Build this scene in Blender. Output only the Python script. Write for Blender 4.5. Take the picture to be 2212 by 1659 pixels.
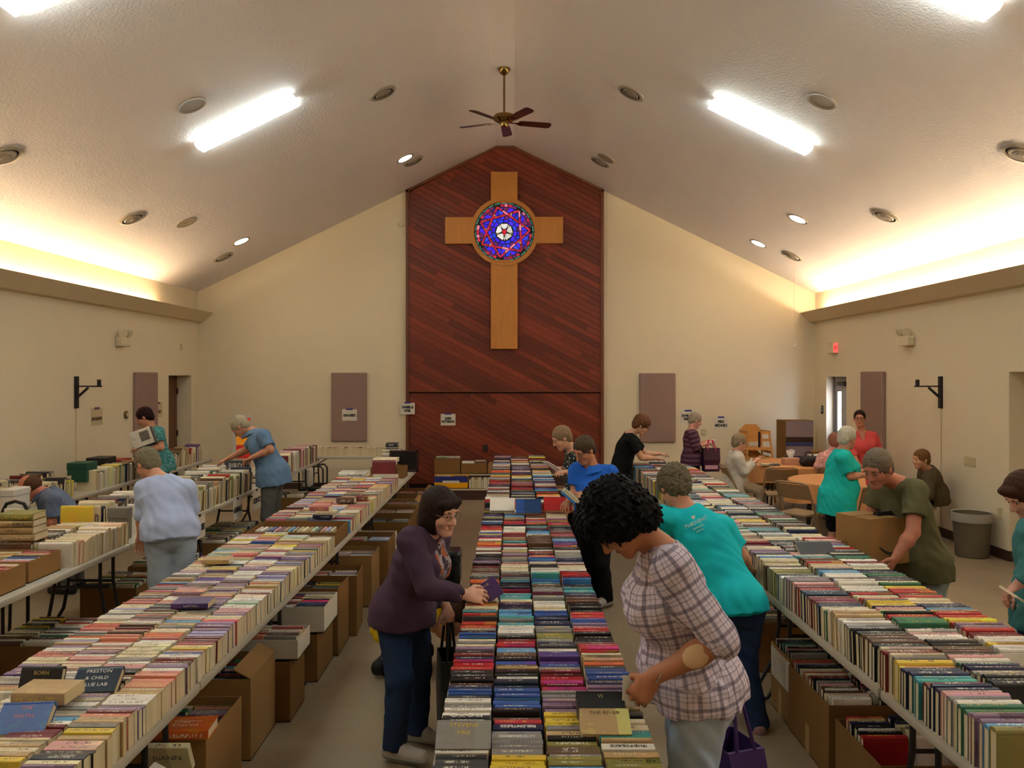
import bpy, bmesh, math, random
import numpy as np
from mathutils import Vector, Matrix, Euler

# ---------------------------------------------------------------- scene, camera, light
for _o in list(bpy.data.objects):
    bpy.data.objects.remove(_o)
SC = bpy.context.scene
COL = SC.collection
FPX, CAMH, HZ, CX0 = 1790.0, 2.08, 811.0, 1106.0      # focal length in pixels, eye height, horizon row

cam_d = bpy.data.cameras.new('camera')
cam_d.sensor_width = 36.0
cam_d.lens = FPX / 2212.0 * 36.0
cam_d.shift_y = -(829.5 - HZ) / 2212.0
cam_d.clip_end = 200
cam = bpy.data.objects.new('camera', cam_d)
COL.objects.link(cam)
cam.location = (0, 0, CAMH)
cam.rotation_euler = (math.pi / 2, 0, 0)
SC.camera = cam

world = bpy.data.worlds.new('world')
SC.world = world
world.use_nodes = True
world.node_tree.nodes['Background'].inputs[0].default_value = (0.75, 0.85, 1.0, 1)
world.node_tree.nodes['Background'].inputs[1].default_value = 0.6

SC.view_settings.view_transform = 'Standard'
SC.view_settings.look = 'None'
SC.view_settings.gamma = 1.0
SC.view_settings.use_curve_mapping = False
SC.view_settings.exposure = 2.12
SC.cycles.use_denoising = True
SC.cycles.max_bounces = 7
SC.cycles.diffuse_bounces = 5
SC.cycles.glossy_bounces = 3
SC.cycles.transmission_bounces = 4
SC.cycles.sample_clamp_indirect = 6.0
SC.cycles.caustics_reflective = False
SC.cycles.caustics_refractive = False

E_TUBE, E_COVE_L, E_COVE_R, E_DOWN, E_DAY, E_GLASS = 8.0, 16.0, 25.0, 14.0, 5.0, 0.21   # strengths of lamps, and of the daylight glow put into door and stained glass

RND = random.Random(11)
PI = math.pi

def at(px, py, Y):
    """the point at depth Y that the photograph shows at pixel (px, py)"""
    return Vector(((px - CX0) / FPX * Y, Y, CAMH + (HZ - py) / FPX * Y))

def proj(p):
    return CX0 + p[0] / p[1] * FPX, HZ - (p[2] - CAMH) / p[1] * FPX

# ---------------------------------------------------------------- materials
def lin(c):
    return tuple((v / 12.92 if v <= 0.04045 else ((v + 0.055) / 1.055) ** 2.4) for v in [x / 255.0 for x in c])

class NT:
    def __init__(self, m):
        m.use_nodes = True
        self.t = m.node_tree
        self.b = self.t.nodes['Principled BSDF']
        self.out = self.t.nodes['Material Output']
    def n(self, kind, **kw):
        nd = self.t.nodes.new(kind)
        for k, v in kw.items():
            setattr(nd, k, v)
        return nd
    def link(self, a, b):
        self.t.links.new(a, b)
    def val(self, sock, v):
        if hasattr(v, 'is_output'):
            self.link(v, sock)
        else:
            sock.default_value = v
    def math(self, op, a, b=0.0, c=None):
        m = self.n('ShaderNodeMath', operation=op)
        self.val(m.inputs[0], a); self.val(m.inputs[1], b)
        if c is not None:
            self.val(m.inputs[2], c)
        return m.outputs[0]
    def mix(self, f, a, b, blend='MIX'):
        m = self.n('ShaderNodeMix', data_type='RGBA', blend_type=blend)
        self.val(m.inputs[0], f)
        for s, v in ((m.inputs[6], a), (m.inputs[7], b)):
            if isinstance(v, tuple) and len(v) == 3:
                v = v + (1,)
            self.val(s, v)
        return m.outputs[2]
    def coord(self, which='Object', scale=None):
        c = self.n('ShaderNodeTexCoord').outputs[which]
        if scale is not None:
            mp = self.n('ShaderNodeMapping')
            mp.inputs['Scale'].default_value = scale
            self.link(c, mp.inputs[0])
            return mp.outputs[0]
        return c
    def noise(self, vec, scale, detail=3.0, rough=0.55, which=0):
        nz = self.n('ShaderNodeTexNoise')
        nz.inputs['Scale'].default_value = scale
        nz.inputs['Detail'].default_value = detail
        nz.inputs['Roughness'].default_value = rough
        if vec is not None:
            self.link(vec, nz.inputs['Vector'])
        return nz.outputs[which]
    def bump(self, h, strength, dist=0.01):
        b = self.n('ShaderNodeBump')
        b.inputs['Strength'].default_value = strength
        b.inputs['Distance'].default_value = dist
        self.link(h, b.inputs['Height'])
        self.link(b.outputs[0], self.b.inputs['Normal'])

MATS = {}
def mat(name, col, rough=0.6, metal=0.0, var=0.10, vscale=6.0, bump=0.0, bscale=80.0, bdist=0.003, spec=0.5, stretch=None, emit=None, alpha=None):
    """procedural material: base colour with soft noise variation and optional fine bump"""
    if name in MATS:
        return MATS[name]
    m = bpy.data.materials.new(name)
    t = NT(m)
    c = lin(col)
    v = t.coord('Object', stretch) if stretch else t.coord('Object')
    if var > 0:
        f = t.noise(v, vscale, 3)
        t.link(t.mix(f, tuple(x * (1 - var) for x in c), tuple(min(1, x * (1 + var)) for x in c)), t.b.inputs['Base Color'])
    else:
        t.b.inputs['Base Color'].default_value = c + (1,)
    t.b.inputs['Roughness'].default_value = rough
    t.b.inputs['Metallic'].default_value = metal
    t.b.inputs['Specular IOR Level'].default_value = spec
    if bump > 0:
        t.bump(t.noise(v, bscale, 4), bump, bdist)
    if emit is not None:
        t.b.inputs['Emission Color'].default_value = lin(emit[0]) + (1,)
        t.b.inputs['Emission Strength'].default_value = emit[1]
    if alpha is not None:
        t.b.inputs['Alpha'].default_value = alpha
    MATS[name] = m
    return m

def emat(name, col, strength):
    if name in MATS:
        return MATS[name]
    m = bpy.data.materials.new(name)
    t = NT(m)
    t.b.inputs['Base Color'].default_value = lin(col) + (1,)
    t.b.inputs['Roughness'].default_value = 0.5
    t.b.inputs['Emission Color'].default_value = lin(col) + (1,)
    t.b.inputs['Emission Strength'].default_value = strength
    MATS[name] = m
    return m

# ---------------------------------------------------------------- mesh building
class MB:
    def __init__(self):
        self.v, self.f = [], []
    def add(self, vs, fs):
        o = len(self.v)
        self.v += [tuple(x) for x in vs]
        self.f += [tuple(i + o for i in f) for f in fs]
        return self
    def box(self, lo, hi):
        x0, y0, z0 = lo; x1, y1, z1 = hi
        return self.add([(x0, y0, z0), (x1, y0, z0), (x1, y1, z0), (x0, y1, z0), (x0, y0, z1), (x1, y0, z1), (x1, y1, z1), (x0, y1, z1)],
                        [(0, 3, 2, 1), (4, 5, 6, 7), (0, 1, 5, 4), (1, 2, 6, 5), (2, 3, 7, 6), (3, 0, 4, 7)])
    def obox(self, c, half, R=None):
        R = R or Matrix.Identity(3)
        c = Vector(c)
        vs = [c + R @ Vector((sx * half[0], sy * half[1], sz * half[2])) for sz in (-1, 1) for sx, sy in ((-1, -1), (1, -1), (1, 1), (-1, 1))]
        return self.add(vs, [(0, 3, 2, 1), (4, 5, 6, 7), (0, 1, 5, 4), (1, 2, 6, 5), (2, 3, 7, 6), (3, 0, 4, 7)])
    def bbox(self, lo, hi, b=0.006, seg=1, R=None, c=None):
        """box with bevelled edges; R, c place it turned"""
        bm = bmesh.new()
        bmesh.ops.create_cube(bm, size=1.0)
        s = [hi[i] - lo[i] for i in range(3)]
        mid = Vector([(hi[i] + lo[i]) / 2 for i in range(3)])
        for v in bm.verts:
            v.co = Vector((v.co.x * s[0], v.co.y * s[1], v.co.z * s[2])) + mid
        bmesh.ops.bevel(bm, geom=bm.edges[:], offset=min(b, min(s) * 0.45), segments=seg, affect='EDGES', profile=0.5)
        bm.verts.index_update()
        vs = [v.co.copy() for v in bm.verts]
        if R is not None:
            vs = [R @ v for v in vs]
        if c is not None:
            vs = [v + Vector(c) for v in vs]
        fs = [[v.index for v in f.verts] for f in bm.faces]
        bm.free()
        return self.add(vs, fs)
    def tube(self, pts, r, n=8, caps=True):
        pts = [Vector(p) for p in pts]
        rs = r if isinstance(r, (list, tuple)) else [r] * len(pts)
        rings = []
        up = None
        for i, p in enumerate(pts):
            d = (pts[min(i + 1, len(pts) - 1)] - pts[max(i - 1, 0)]).normalized()
            if up is None:
                up = Vector((0, 0, 1)) if abs(d.z) < 0.9 else Vector((1, 0, 0))
            a = (up - d * up.dot(d)).normalized()
            b = d.cross(a)
            up = a
            rings.append([p + (a * math.cos(2 * PI * k / n) + b * math.sin(2 * PI * k / n)) * rs[i] for k in range(n)])
        vs = [q for rg in rings for q in rg]
        fs = []
        for i in range(len(pts) - 1):
            for k in range(n):
                k2 = (k + 1) % n
                fs.append((i * n + k, i * n + k2, (i + 1) * n + k2, (i + 1) * n + k))
        if caps:
            fs.append(tuple(reversed(range(n))))
            fs.append(tuple(range((len(pts) - 1) * n, len(pts) * n)))
        return self.add(vs, fs)
    def lathe(self, prof, n=24, c=(0, 0, 0), axis=(0, 0, 1), sweep=2 * PI):
        ax = Vector(axis).normalized()
        a = (Vector((1, 0, 0)) if abs(ax.x) < 0.9 else Vector((0, 1, 0)))
        a = (a - ax * a.dot(ax)).normalized()
        b = ax.cross(a)
        c = Vector(c)
        vs = []
        for r, z in prof:
            for k in range(n):
                t = 2 * PI * k / n
                vs.append(c + ax * z + (a * math.cos(t) + b * math.sin(t)) * r)
        fs = []
        for i in range(len(prof) - 1):
            for k in range(n):
                k2 = (k + 1) % n
                fs.append((i * n + k, i * n + k2, (i + 1) * n + k2, (i + 1) * n + k))
        if prof[0][0] > 1e-5:
            fs.append(tuple(reversed(range(n))))
        if prof[-1][0] > 1e-5:
            fs.append(tuple(range((len(prof) - 1) * n, len(prof) * n)))
        return self.add(vs, fs)
    def prism(self, poly, ext):
        """closed 3-D polygon pushed along ext"""
        n = len(poly)
        e = Vector(ext)
        p = [Vector(q) for q in poly]
        nrm = Vector((0, 0, 0))
        for i in range(n):
            nrm += p[i].cross(p[(i + 1) % n])
        if nrm.dot(e) > 0:
            p.reverse()
        vs = p + [q + e for q in p]
        fs = [tuple(range(n)), tuple(reversed(range(n, 2 * n)))]
        for i in range(n):
            j = (i + 1) % n
            fs.append((i, i + n, j + n, j))
        return self.add(vs, fs)
    def ell(self, c, r, n=14, m=8, R=None):
        c = Vector(c)
        vs, fs = [], []
        for i in range(m + 1):
            th = PI * i / m
            for k in range(n):
                ph = 2 * PI * k / n
                q = Vector((r[0] * math.sin(th) * math.cos(ph), r[1] * math.sin(th) * math.sin(ph), r[2] * math.cos(th)))
                if R is not None:
                    q = R @ q
                vs.append(c + q)
        for i in range(m):
            for k in range(n):
                k2 = (k + 1) % n
                fs.append((i * n + k, (i + 1) * n + k, (i + 1) * n + k2, i * n + k2))
        return self.add(vs, fs)
    def mesh(self, name, m=None, smooth=False, off=None):
        me = bpy.data.meshes.new(name)
        vs = self.v if off is None else [(x - off[0], y - off[1], z - off[2]) for x, y, z in self.v]
        me.from_pydata(vs, [], self.f)
        if m is not None:
            me.materials.append(m)
        if smooth:
            me.polygons.foreach_set('use_smooth', [True] * len(me.polygons))
            try:
                me.set_sharp_from_angle(angle=math.radians(40))
            except Exception:
                pass
        me.update()
        return me
    def build(self, name, m, parent=None, smooth=False, local=False):
        """link as one object; world coordinates unless local, then the parent's own"""
        off = None
        if parent is not None and not local:
            off = OFFS.get(parent.name, Vector((0, 0, 0)))
        o = bpy.data.objects.new(name, self.mesh(name, m, smooth, off))
        COL.objects.link(o)
        if parent is not None:
            o.parent = parent
            OFFS[o.name] = OFFS.get(parent.name, Vector((0, 0, 0)))
        return o

OFFS = {}
def tag(o, label=None, cat=None, group=None, kind=None):
    if label: o['label'] = label
    if cat: o['category'] = cat
    if group: o['group'] = group
    if kind: o['kind'] = kind
    return o

def thing(name, label, cat, loc=(0, 0, 0), rz=0.0, group=None):
    o = bpy.data.objects.new(name, None)
    o.empty_display_size = 0.1
    COL.objects.link(o)
    o.location = loc
    o.rotation_euler = (0, 0, rz)
    OFFS[o.name] = Vector(loc)
    return tag(o, label, cat, group)

def base_at(mb):
    """a mesh placed in world coordinates gets its origin at its base centre"""
    a = np.array(mb.v)
    lo, hi = a.min(0), a.max(0)
    return Vector(((lo[0] + hi[0]) / 2, (lo[1] + hi[1]) / 2, lo[2]))

def single(name, mb, m, label, cat, group=None, smooth=False):
    """a thing that is one mesh"""
    b = base_at(mb)
    o = bpy.data.objects.new(name, mb.mesh(name, m, smooth, b))
    COL.objects.link(o)
    o.location = b
    OFFS[o.name] = b
    return tag(o, label, cat, group)

def struct(name, mb, m, smooth=False):
    o = mb.build(name, m, None, smooth)
    o['kind'] = 'structure'
    return o

def dup(root, loc=None, rz=None, label=None, group=None):
    def cp(o, par):
        c = o.copy()
        COL.objects.link(c)
        c.parent = par
        for ch in KIDS(o):
            cp(ch, c)
        return c
    r = cp(root, None)
    if loc is not None: r.location = loc
    if rz is not None: r.rotation_euler = (0, 0, rz)
    if label: r['label'] = label
    if group: r['group'] = group
    return r

def KIDS(o):
    return [c for c in COL.objects if c.parent == o]

def lettering(text, size, m, parent, loc, rot, name='lettering', bold=0.0, sx=1.0, align='CENTER', line=1.0):
    """flat raised letters as one mesh; loc / rot in the parent's own space"""
    cu = bpy.data.curves.new(name, 'FONT')
    cu.body = text
    cu.size = size
    cu.align_x = align
    cu.align_y = 'CENTER'
    cu.space_line = line
    cu.extrude = 0.0008
    cu.offset = bold
    cu.resolution_u = 2
    tmp = bpy.data.objects.new('lettering_tmp', cu)
    me = bpy.data.meshes.new_from_object(tmp)
    bpy.data.objects.remove(tmp)
    bpy.data.curves.remove(cu)
    me.name = name
    me.materials.clear()
    me.materials.append(m)
    o = bpy.data.objects.new(name, me)
    COL.objects.link(o)
    if sx != 1.0:
        for v in me.vertices:
            v.co.x *= sx
    o.parent = parent
    o.location = loc
    o.rotation_euler = rot
    return o
# ---------------------------------------------------------------- the room
XL, XR, YB, YF = -5.76, 5.56, 15.19, -2.6
RL, RR, ZR, SL = -0.289, 0.034, 6.264, 0.485          # flat ridge strip and the two slopes
def ceil_z(x):
    return ZR - SL * (x - RR) if x > RR else (ZR - SL * (RL - x) if x < RL else ZR)
def ceil_pt(px, py):
    """where the line of sight through a pixel meets the sloping ceiling"""
    a, b = (px - CX0) / FPX, (HZ - py) / FPX
    if px > CX0:
        Y = (ZR + SL * RR - CAMH) / (b + SL * a)
    else:
        Y = (ZR + SL * (-RL) * 1.0 - CAMH) / (b - SL * a) if True else 0
    return Vector((a * Y, Y, CAMH + b * Y))
def ceil_frame(right):
    """x axis down the slope, z axis out of the ceiling into the room"""
    s = 1 if right else -1
    d = Vector((s, 0, -SL)).normalized()
    n = Vector((-s * SL, 0, -1)).normalized()
    y = n.cross(d)
    return Matrix((d, y, n)).transposed()

def plaster(name, col, bs, bstr, rough=0.75, bd=0.004, var=0.04):
    m = bpy.data.materials.new(name)
    t = NT(m)
    v = t.coord('Object')
    c = lin(col)
    t.link(t.mix(t.noise(v, 0.8, 2), tuple(x * (1 - var) for x in c), tuple(min(1, x * (1 + var)) for x in c)), t.b.inputs['Base Color'])
    t.b.inputs['Roughness'].default_value = rough
    t.b.inputs['Specular IOR Level'].default_value = 0.25
    t.bump(t.noise(v, bs, 3, 0.6), bstr, bd)
    return m
M_WALL = plaster('wall_paint', (224, 210, 182), 60, 0.12)
M_CEIL = plaster('ceiling_texture', (220, 213, 212), 34, 0.9, 0.7, 0.006)
M_COVE = plaster('cove_paint', (214, 196, 162), 60, 0.1)

def floor_mat():
    m = bpy.data.materials.new('floor_vinyl')
    t = NT(m)
    v = t.coord('Object')
    br = t.n('ShaderNodeTexBrick')
    br.offset = 0.0
    br.inputs['Scale'].default_value = 1.0
    br.inputs['Brick Width'].default_value = 0.305
    br.inputs['Row Height'].default_value = 0.305
    br.inputs['Mortar Size'].default_value = 0.0012
    br.inputs['Mortar Smooth'].default_value = 0.6
    a, b = lin((160, 142, 116)), lin((152, 134, 108))
    br.inputs['Color1'].default_value = a + (1,)
    br.inputs['Color2'].default_value = b + (1,)
    br.inputs['Mortar'].default_value = lin((140, 124, 100)) + (1,)
    t.link(v, br.inputs['Vector'])
    sp = t.noise(v, 45, 5, 0.7)
    big = t.noise(v, 0.9, 3)
    c = t.mix(t.math('MULTIPLY', sp, 0.25), br.outputs[0], lin((134, 116, 92)))
    c = t.mix(t.math('MULTIPLY', big, 0.35), c, lin((132, 115, 92)))
    t.link(c, t.b.inputs['Base Color'])
    t.link(t.math('MULTIPLY_ADD', big, 0.25, 0.22), t.b.inputs['Roughness'])
    t.bump(big, 0.05, 0.02)
    return m
M_FLOOR = floor_mat()

struct('floor', MB().box((XL - 0.6, YF - 0.2, -0.1), (XR + 0.8, YB + 0.3, 0)), M_FLOOR)

# back wall with the gable, one pentagon slab
TH = 0.2
pent = [(XL - 0.3, YB, -0.05), (XR + 0.3, YB, -0.05), (XR + 0.3, YB, ceil_z(XR + 0.3) + 0.1), (RR, YB, ZR + 0.1), (RL, YB, ZR + 0.1), (XL - 0.3, YB, ceil_z(XL - 0.3) + 0.1)]
struct('wall_back', MB().prism(pent, (0, TH, 0)), M_WALL)
pent2 = [(x, YF, z) for x, y, z in pent]
struct('wall_front', MB().prism(pent2, (0, -TH, 0)), M_WALL)
# ceiling: one folded slab
zc = [(XL - 0.3, ceil_z(XL - 0.3)), (RL, ZR), (RR, ZR), (XR + 0.3, ceil_z(XR + 0.3)), (XR + 0.3, ceil_z(XR + 0.3) + 0.2), (RR, ZR + 0.2), (RL, ZR + 0.2), (XL - 0.3, ceil_z(XL - 0.3) + 0.2)]
struct('ceiling', MB().prism([(x, YF - 0.2, z) for x, z in zc], (0, YB - YF + 0.2 + TH, 0)), M_CEIL)
# side walls, with the recessed doorways
DR0, DR1, DRZ = 13.78, 14.66, 2.06
AL0, AL1 = 7.9, 9.27
DL0, DL1 = 13.90, 14.88
HW = 3.9
w = MB()
w.box((XR, YF, 0), (XR + 0.5, AL0, HW)); w.box((XR, AL1, 0), (XR + 0.5, DR0, HW)); w.box((XR, DR1, 0), (XR + 0.5, YB + 0.1, HW))
w.box((XR, AL0, 2.12), (XR + 0.5, AL1, HW)); w.box((XR, DR0, DRZ), (XR + 0.5, DR1, HW))
w.box((XR + 0.5, AL0 - 0.1, 0), (XR + 0.6, AL1 + 0.1, 2.3))
struct('wall_right', w, M_WALL)
w = MB()
w.box((XL - 0.5, YF, 0), (XL, DL0, HW)); w.box((XL - 0.5, DL1, 0), (XL, YB + 0.1, HW)); w.box((XL - 0.5, DL0, 2.08), (XL, DL1, HW))
struct('wall_left', w, M_WALL)

# coves: sloped fascia, a trough behind it, tubes lying in the trough
def cove(side):
    s = 1 if side == 'right' else -1
    xw = XR if s > 0 else XL
    def X(d): return xw - s * d
    zt, zb = 3.228, 3.06
    sec = [(X(0), zb - 0.01), (X(0.10), zb), (X(0.285), zt), (X(0.265), zt), (X(0.095), zb + 0.02), (X(0), zb + 0.015)]
    struct('trim_cove_' + side, MB().prism([(x, YF, z) for x, z in sec], (0, YB - YF, 0)), M_COVE)
    y0, y1 = (-1.5, 13.35) if s < 0 else (-1.5, 14.75)
    L = 1.2
    n = int((y1 - y0) / (L + 0.03))
    tubes = thing('cove_light', 'run of warm lamp tubes hidden in the cove above the %s door wall' % ('exit' if s > 0 else 'brown'), 'cove light', (X(0.09), y0, zb + 0.03), group='cove lights')
    for i in range(n):
        a = y1 - (i + 1) * (L + 0.03)
        MB().tube([(X(0.09), a, zb + 0.075), (X(0.09), a + L, zb + 0.075)], 0.016, 8).build('tube', M_CL if s < 0 else M_CR, tubes)
        MB().box((X(0.09) - 0.02, a, zb + 0.03), (X(0.09) + 0.02, a + L, zb + 0.058)).build('tube_channel', M_WHITE, tubes)
M_CL = emat('cove_tube_warm', (255, 234, 202), E_COVE_L)
M_CR = emat('cove_tube_white', (255, 238, 212), E_COVE_R)
M_WHITE = mat('white_enamel', (225, 222, 212), 0.4)
cove('left'); cove('right')

M_BASE = mat('baseboard_brown', (58, 38, 28), 0.5, var=0.2)
bb = MB()
for a, b in ((YF, AL0), (AL1, DR0), (DR1, YB)):
    bb.box((XR - 0.015, a, 0), (XR, b, 0.115))
bb.box((XR, AL1 - 0.015, 0), (XR + 0.5, AL1, 0.115))
struct('baseboard_right', bb, M_BASE)
bb = MB()
for a, b in ((YF, DL0), (DL1, YB)):
    bb.box((XL, a, 0), (XL + 0.015, b, 0.115))
struct('baseboard_left', bb, M_BASE)
struct('baseboard_back', MB().box((XL, YB - 0.015, 0), (-1.96, YB, 0.115)).box((1.70, YB - 0.015, 0), (XR, YB, 0.115)), M_BASE)

# ---------------------------------------------------------------- wood panelling with the cross
def wood(name, c1, c2, scale=(1.2, 40, 40), rough=0.45, rnd=0.35):
    m = bpy.data.materials.new(name)
    t = NT(m)
    v = t.coord('Object', scale)
    oi = t.n('ShaderNodeObjectInfo')
    av = t.n('ShaderNodeVectorMath', operation='ADD')
    t.link(v, av.inputs[0])
    mul = t.n('ShaderNodeVectorMath', operation='SCALE')
    mul.inputs[0].default_value = (31, 17, 53)
    t.link(oi.outputs['Random'], mul.inputs['Scale'])
    t.link(mul.outputs[0], av.inputs[1])
    f = t.noise(av.outputs[0], 1.6, 5, 0.65)
    c = t.mix(f, lin(c1), lin(c2))
    k = t.math('MULTIPLY_ADD', oi.outputs['Random'], rnd * 2, 1 - rnd)
    hs = t.n('ShaderNodeHueSaturation')
    t.link(c, hs.inputs['Color'])
    t.link(k, hs.inputs['Value'])
    t.link(hs.outputs[0], t.b.inputs['Base Color'])
    t.b.inputs['Roughness'].default_value = rough
    t.b.inputs['Specular IOR Level'].default_value = 0.35
    t.bump(f, 0.12, 0.002)
    return m
M_PLANK = wood('cedar_plank', (98, 36, 18), (136, 58, 32), (9, 60, 60), 0.5, 0.32)
M_PTRIM = wood('panel_trim_wood', (92, 46, 22), (126, 70, 38), (30, 30, 6), 0.45, 0.1)
PXL, PXR = -1.935, 1.672
panel = thing('wall_panelling', 'tall dark red cedar panelling with gabled top behind the cross', 'panelling', (-0.13, YB, 0))
panel['kind'] = 'structure'; del panel['category']; del panel['label']
gable = [(PXL, 0.0), (PXR, 0.0), (PXR, ceil_z(PXR)), (RR, ZR), (RL, ZR), (PXL, ceil_z(PXL))]
UZ = 1.79
MB().prism([(x, YB - 0.02, z) for x, z in gable], (0, 0.02, 0)).build('backing_board', mat('panel_back', (30, 16, 10), 0.8), panel)
def clip(poly, a, b, c):
    """keep a*x + b*z <= c"""
    out = []
    for i in range(len(poly)):
        p, q = poly[i], poly[(i + 1) % len(poly)]
        dp, dq = a * p[0] + b * p[1] - c, a * q[0] + b * q[1] - c
        if dp <= 0: out.append(p)
        if dp * dq < 0:
            t = dp / (dp - dq)
            out.append((p[0] + t * (q[0] - p[0]), p[1] + t * (q[1] - p[1])))
    return out
ang = math.radians(-27.5)
ux, uz = math.cos(ang), math.sin(ang)
nx, nz = -uz, ux
rp = random.Random(4)
def planks(region, y_front, thick, pitch=0.0955):
    ts = [nx * x + nz * z for x, z in region]
    t = min(ts)
    while t < max(ts):
        s0 = -9 + rp.random() * 3
        while s0 < 9:
            s1 = s0 + rp.uniform(1.1, 2.9)
            poly = region
            poly = clip(poly, nx, nz, t + pitch - 0.004)
            if len(poly) > 2: poly = clip(poly, -nx, -nz, -(t))
            if len(poly) > 2: poly = clip(poly, ux, uz, s1 - 0.003)
            if len(poly) > 2: poly = clip(poly, -ux, -uz, -s0)
            if len(poly) > 2:
                cx = sum(p[0] for p in poly) / len(poly); cz = sum(p[1] for p in poly) / len(poly)
                area = abs(sum(poly[i][0] * poly[(i + 1) % len(poly)][1] - poly[(i + 1) % len(poly)][0] * poly[i][1] for i in range(len(poly)))) / 2
                if area > 0.0006:
                    # each plank in its own frame: local x runs along the grain
                    R = Matrix.Rotation(-ang, 3, 'Y')
                    inv = R.transposed()
                    mb = MB().prism([inv @ Vector((x - cx, 0, z - cz)) for x, z in poly], (0, -thick - rp.random() * 0.003, 0))
                    o = mb.build('plank', M_PLANK, panel, local=True)
                    o.location = Vector((cx, y_front + thick, cz)) - OFFS[panel.name]
                    o.rotation_euler = R.to_euler()
            s0 = s1
        t += pitch
ins = 0.05
up_reg = [(PXL + ins, UZ), (PXR - ins, UZ), (PXR - ins, ceil_z(PXR) - ins * 0.9), (RR, ZR - ins), (RL, ZR - ins), (PXL + ins, ceil_z(PXL) - ins * 0.9)]
lo_reg = [(PXL + ins, 0.10), (PXR - ins, 0.10), (PXR - ins, UZ - 0.03), (PXL + ins, UZ - 0.03)]
planks(up_reg, YB - 0.085, 0.018)
planks(lo_reg, YB - 0.045, 0.018)
MB().box((PXL + ins, YB - 0.066, UZ), (PXR - ins, YB - 0.02, UZ + 0.03)).build('upper_backing', mat('panel_back', (30, 16, 10)), panel)
MB().box((PXL + ins, YB - 0.066, UZ), (PXR - ins, YB - 0.021, ceil_z(PXR) - 0.08)).build('upper_furring', mat('panel_back', (30, 16, 10)), panel)
MB().box((PXL + 0.02, YB - 0.125, UZ - 0.012), (PXR - 0.02, YB - 0.02, UZ + 0.012)).build('ledge', M_PTRIM, panel)
for xa, xb in ((PXL, PXL + 0.055), (PXR - 0.055, PXR)):
    MB().box((xa, YB - 0.105, 0.0), (xb, YB - 0.001, ceil_z(PXR) - 0.005)).build('edge_trim', M_PTRIM, panel)
for (xa, xb) in ((PXL, RL), (RR, PXR)):
    za, zb = ceil_z(xa), ceil_z(xb)
    MB().prism([(xa, YB - 0.105, za - 0.006), (xb, YB - 0.105, zb - 0.006), (xb, YB - 0.105, zb - 0.056), (xa, YB - 0.105, za - 0.056)], (0, 0.1, 0)).build('gable_trim', M_PTRIM, panel)
MB().box((RL, YB - 0.105, ZR - 0.056), (RR, YB - 0.001, ZR - 0.006)).build('ridge_trim', M_PTRIM, panel)

M_OAK = wood('oak_cross', (176, 112, 44), (208, 142, 66), (14, 14, 2), 0.42, 0.02)
M_LEAD = mat('lead_came', (24, 22, 24), 0.5)
CY = YB - 0.105
cc = at(1089.5, 502, CY)
KP = CY / FPX
cross = thing('wall_cross', 'large oak cross with a round stained glass window at its centre', 'cross', (cc.x, CY + 0.02, at(1089, 754, CY).z))
def rect(x0, y0, x1, y1):
    a, b = at(x0, y0, CY), at(x1, y1, CY)
    return (a.x, b.x, b.z, a.z)
RO, RI = 73.5 * KP, 64.5 * KP
dep = 0.085
for nm, (x0, x1, z0, z1) in (('upper_arm', rect(1060.5, 373, 1118, 440)), ('shaft', rect(1060.5, 563, 1118, 754)), ('side_arm', rect(962, 470.5, 1025, 528)), ('side_arm', rect(1155, 470, 1216, 527))):
    MB().bbox((x0, CY - dep, z0), (x1, CY + 0.02, z1), 0.006).build(nm, M_OAK, cross)
ring = MB()
n = 64
vs, fs = [], []
for r, y in ((RO, CY + 0.02), (RO, CY - dep - 0.012), (RI + 0.012, CY - dep - 0.012), (RI, CY - dep + 0.0), (RI, CY + 0.02)):
    for k in range(n):
        t = 2 * PI * k / n
        vs.append((cc.x + r * math.cos(t), y, cc.z + r * math.sin(t)))
for i in range(4):
    for k in range(n):
        k2 = (k + 1) % n
        fs.append((i * n + k, (i + 1) * n + k, (i + 1) * n + k2, i * n + k2))
ring.add(vs, fs)
ring.build('ring', M_OAK, cross, smooth=True)
# stained glass, built of single pieces held in lead
sg = thing('stained_glass_window', 'round stained glass with white rose, red heart, blue and crimson pieces', 'stained glass', (cc.x, CY - 0.02, cc.z - RI))
MB().lathe([(RI - 0.001, 0.0), (RI - 0.001, 0.03)], 48, (cc.x, CY - 0.045 + 0.03, cc.z), (0, -1, 0)).build('lead_disc', M_LEAD, sg)
GY = CY - 0.047
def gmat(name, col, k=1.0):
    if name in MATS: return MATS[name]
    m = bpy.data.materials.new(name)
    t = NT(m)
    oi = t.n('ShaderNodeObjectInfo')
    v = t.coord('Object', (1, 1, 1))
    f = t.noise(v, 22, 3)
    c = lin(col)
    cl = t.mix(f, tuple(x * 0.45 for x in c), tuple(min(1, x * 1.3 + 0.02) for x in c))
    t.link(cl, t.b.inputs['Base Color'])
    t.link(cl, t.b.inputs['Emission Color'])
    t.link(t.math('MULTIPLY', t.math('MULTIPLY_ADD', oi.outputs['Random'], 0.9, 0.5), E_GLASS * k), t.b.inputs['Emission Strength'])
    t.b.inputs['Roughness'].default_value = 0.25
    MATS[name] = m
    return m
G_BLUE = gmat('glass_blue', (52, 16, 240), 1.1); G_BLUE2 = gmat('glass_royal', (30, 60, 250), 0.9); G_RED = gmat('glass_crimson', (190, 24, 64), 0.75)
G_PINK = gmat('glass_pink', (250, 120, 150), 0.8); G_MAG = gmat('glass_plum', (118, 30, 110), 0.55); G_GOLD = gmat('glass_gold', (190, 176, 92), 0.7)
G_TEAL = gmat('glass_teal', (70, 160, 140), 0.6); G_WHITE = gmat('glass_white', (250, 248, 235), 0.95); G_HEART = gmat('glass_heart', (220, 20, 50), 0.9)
U = RI          # unit: window radius
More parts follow.
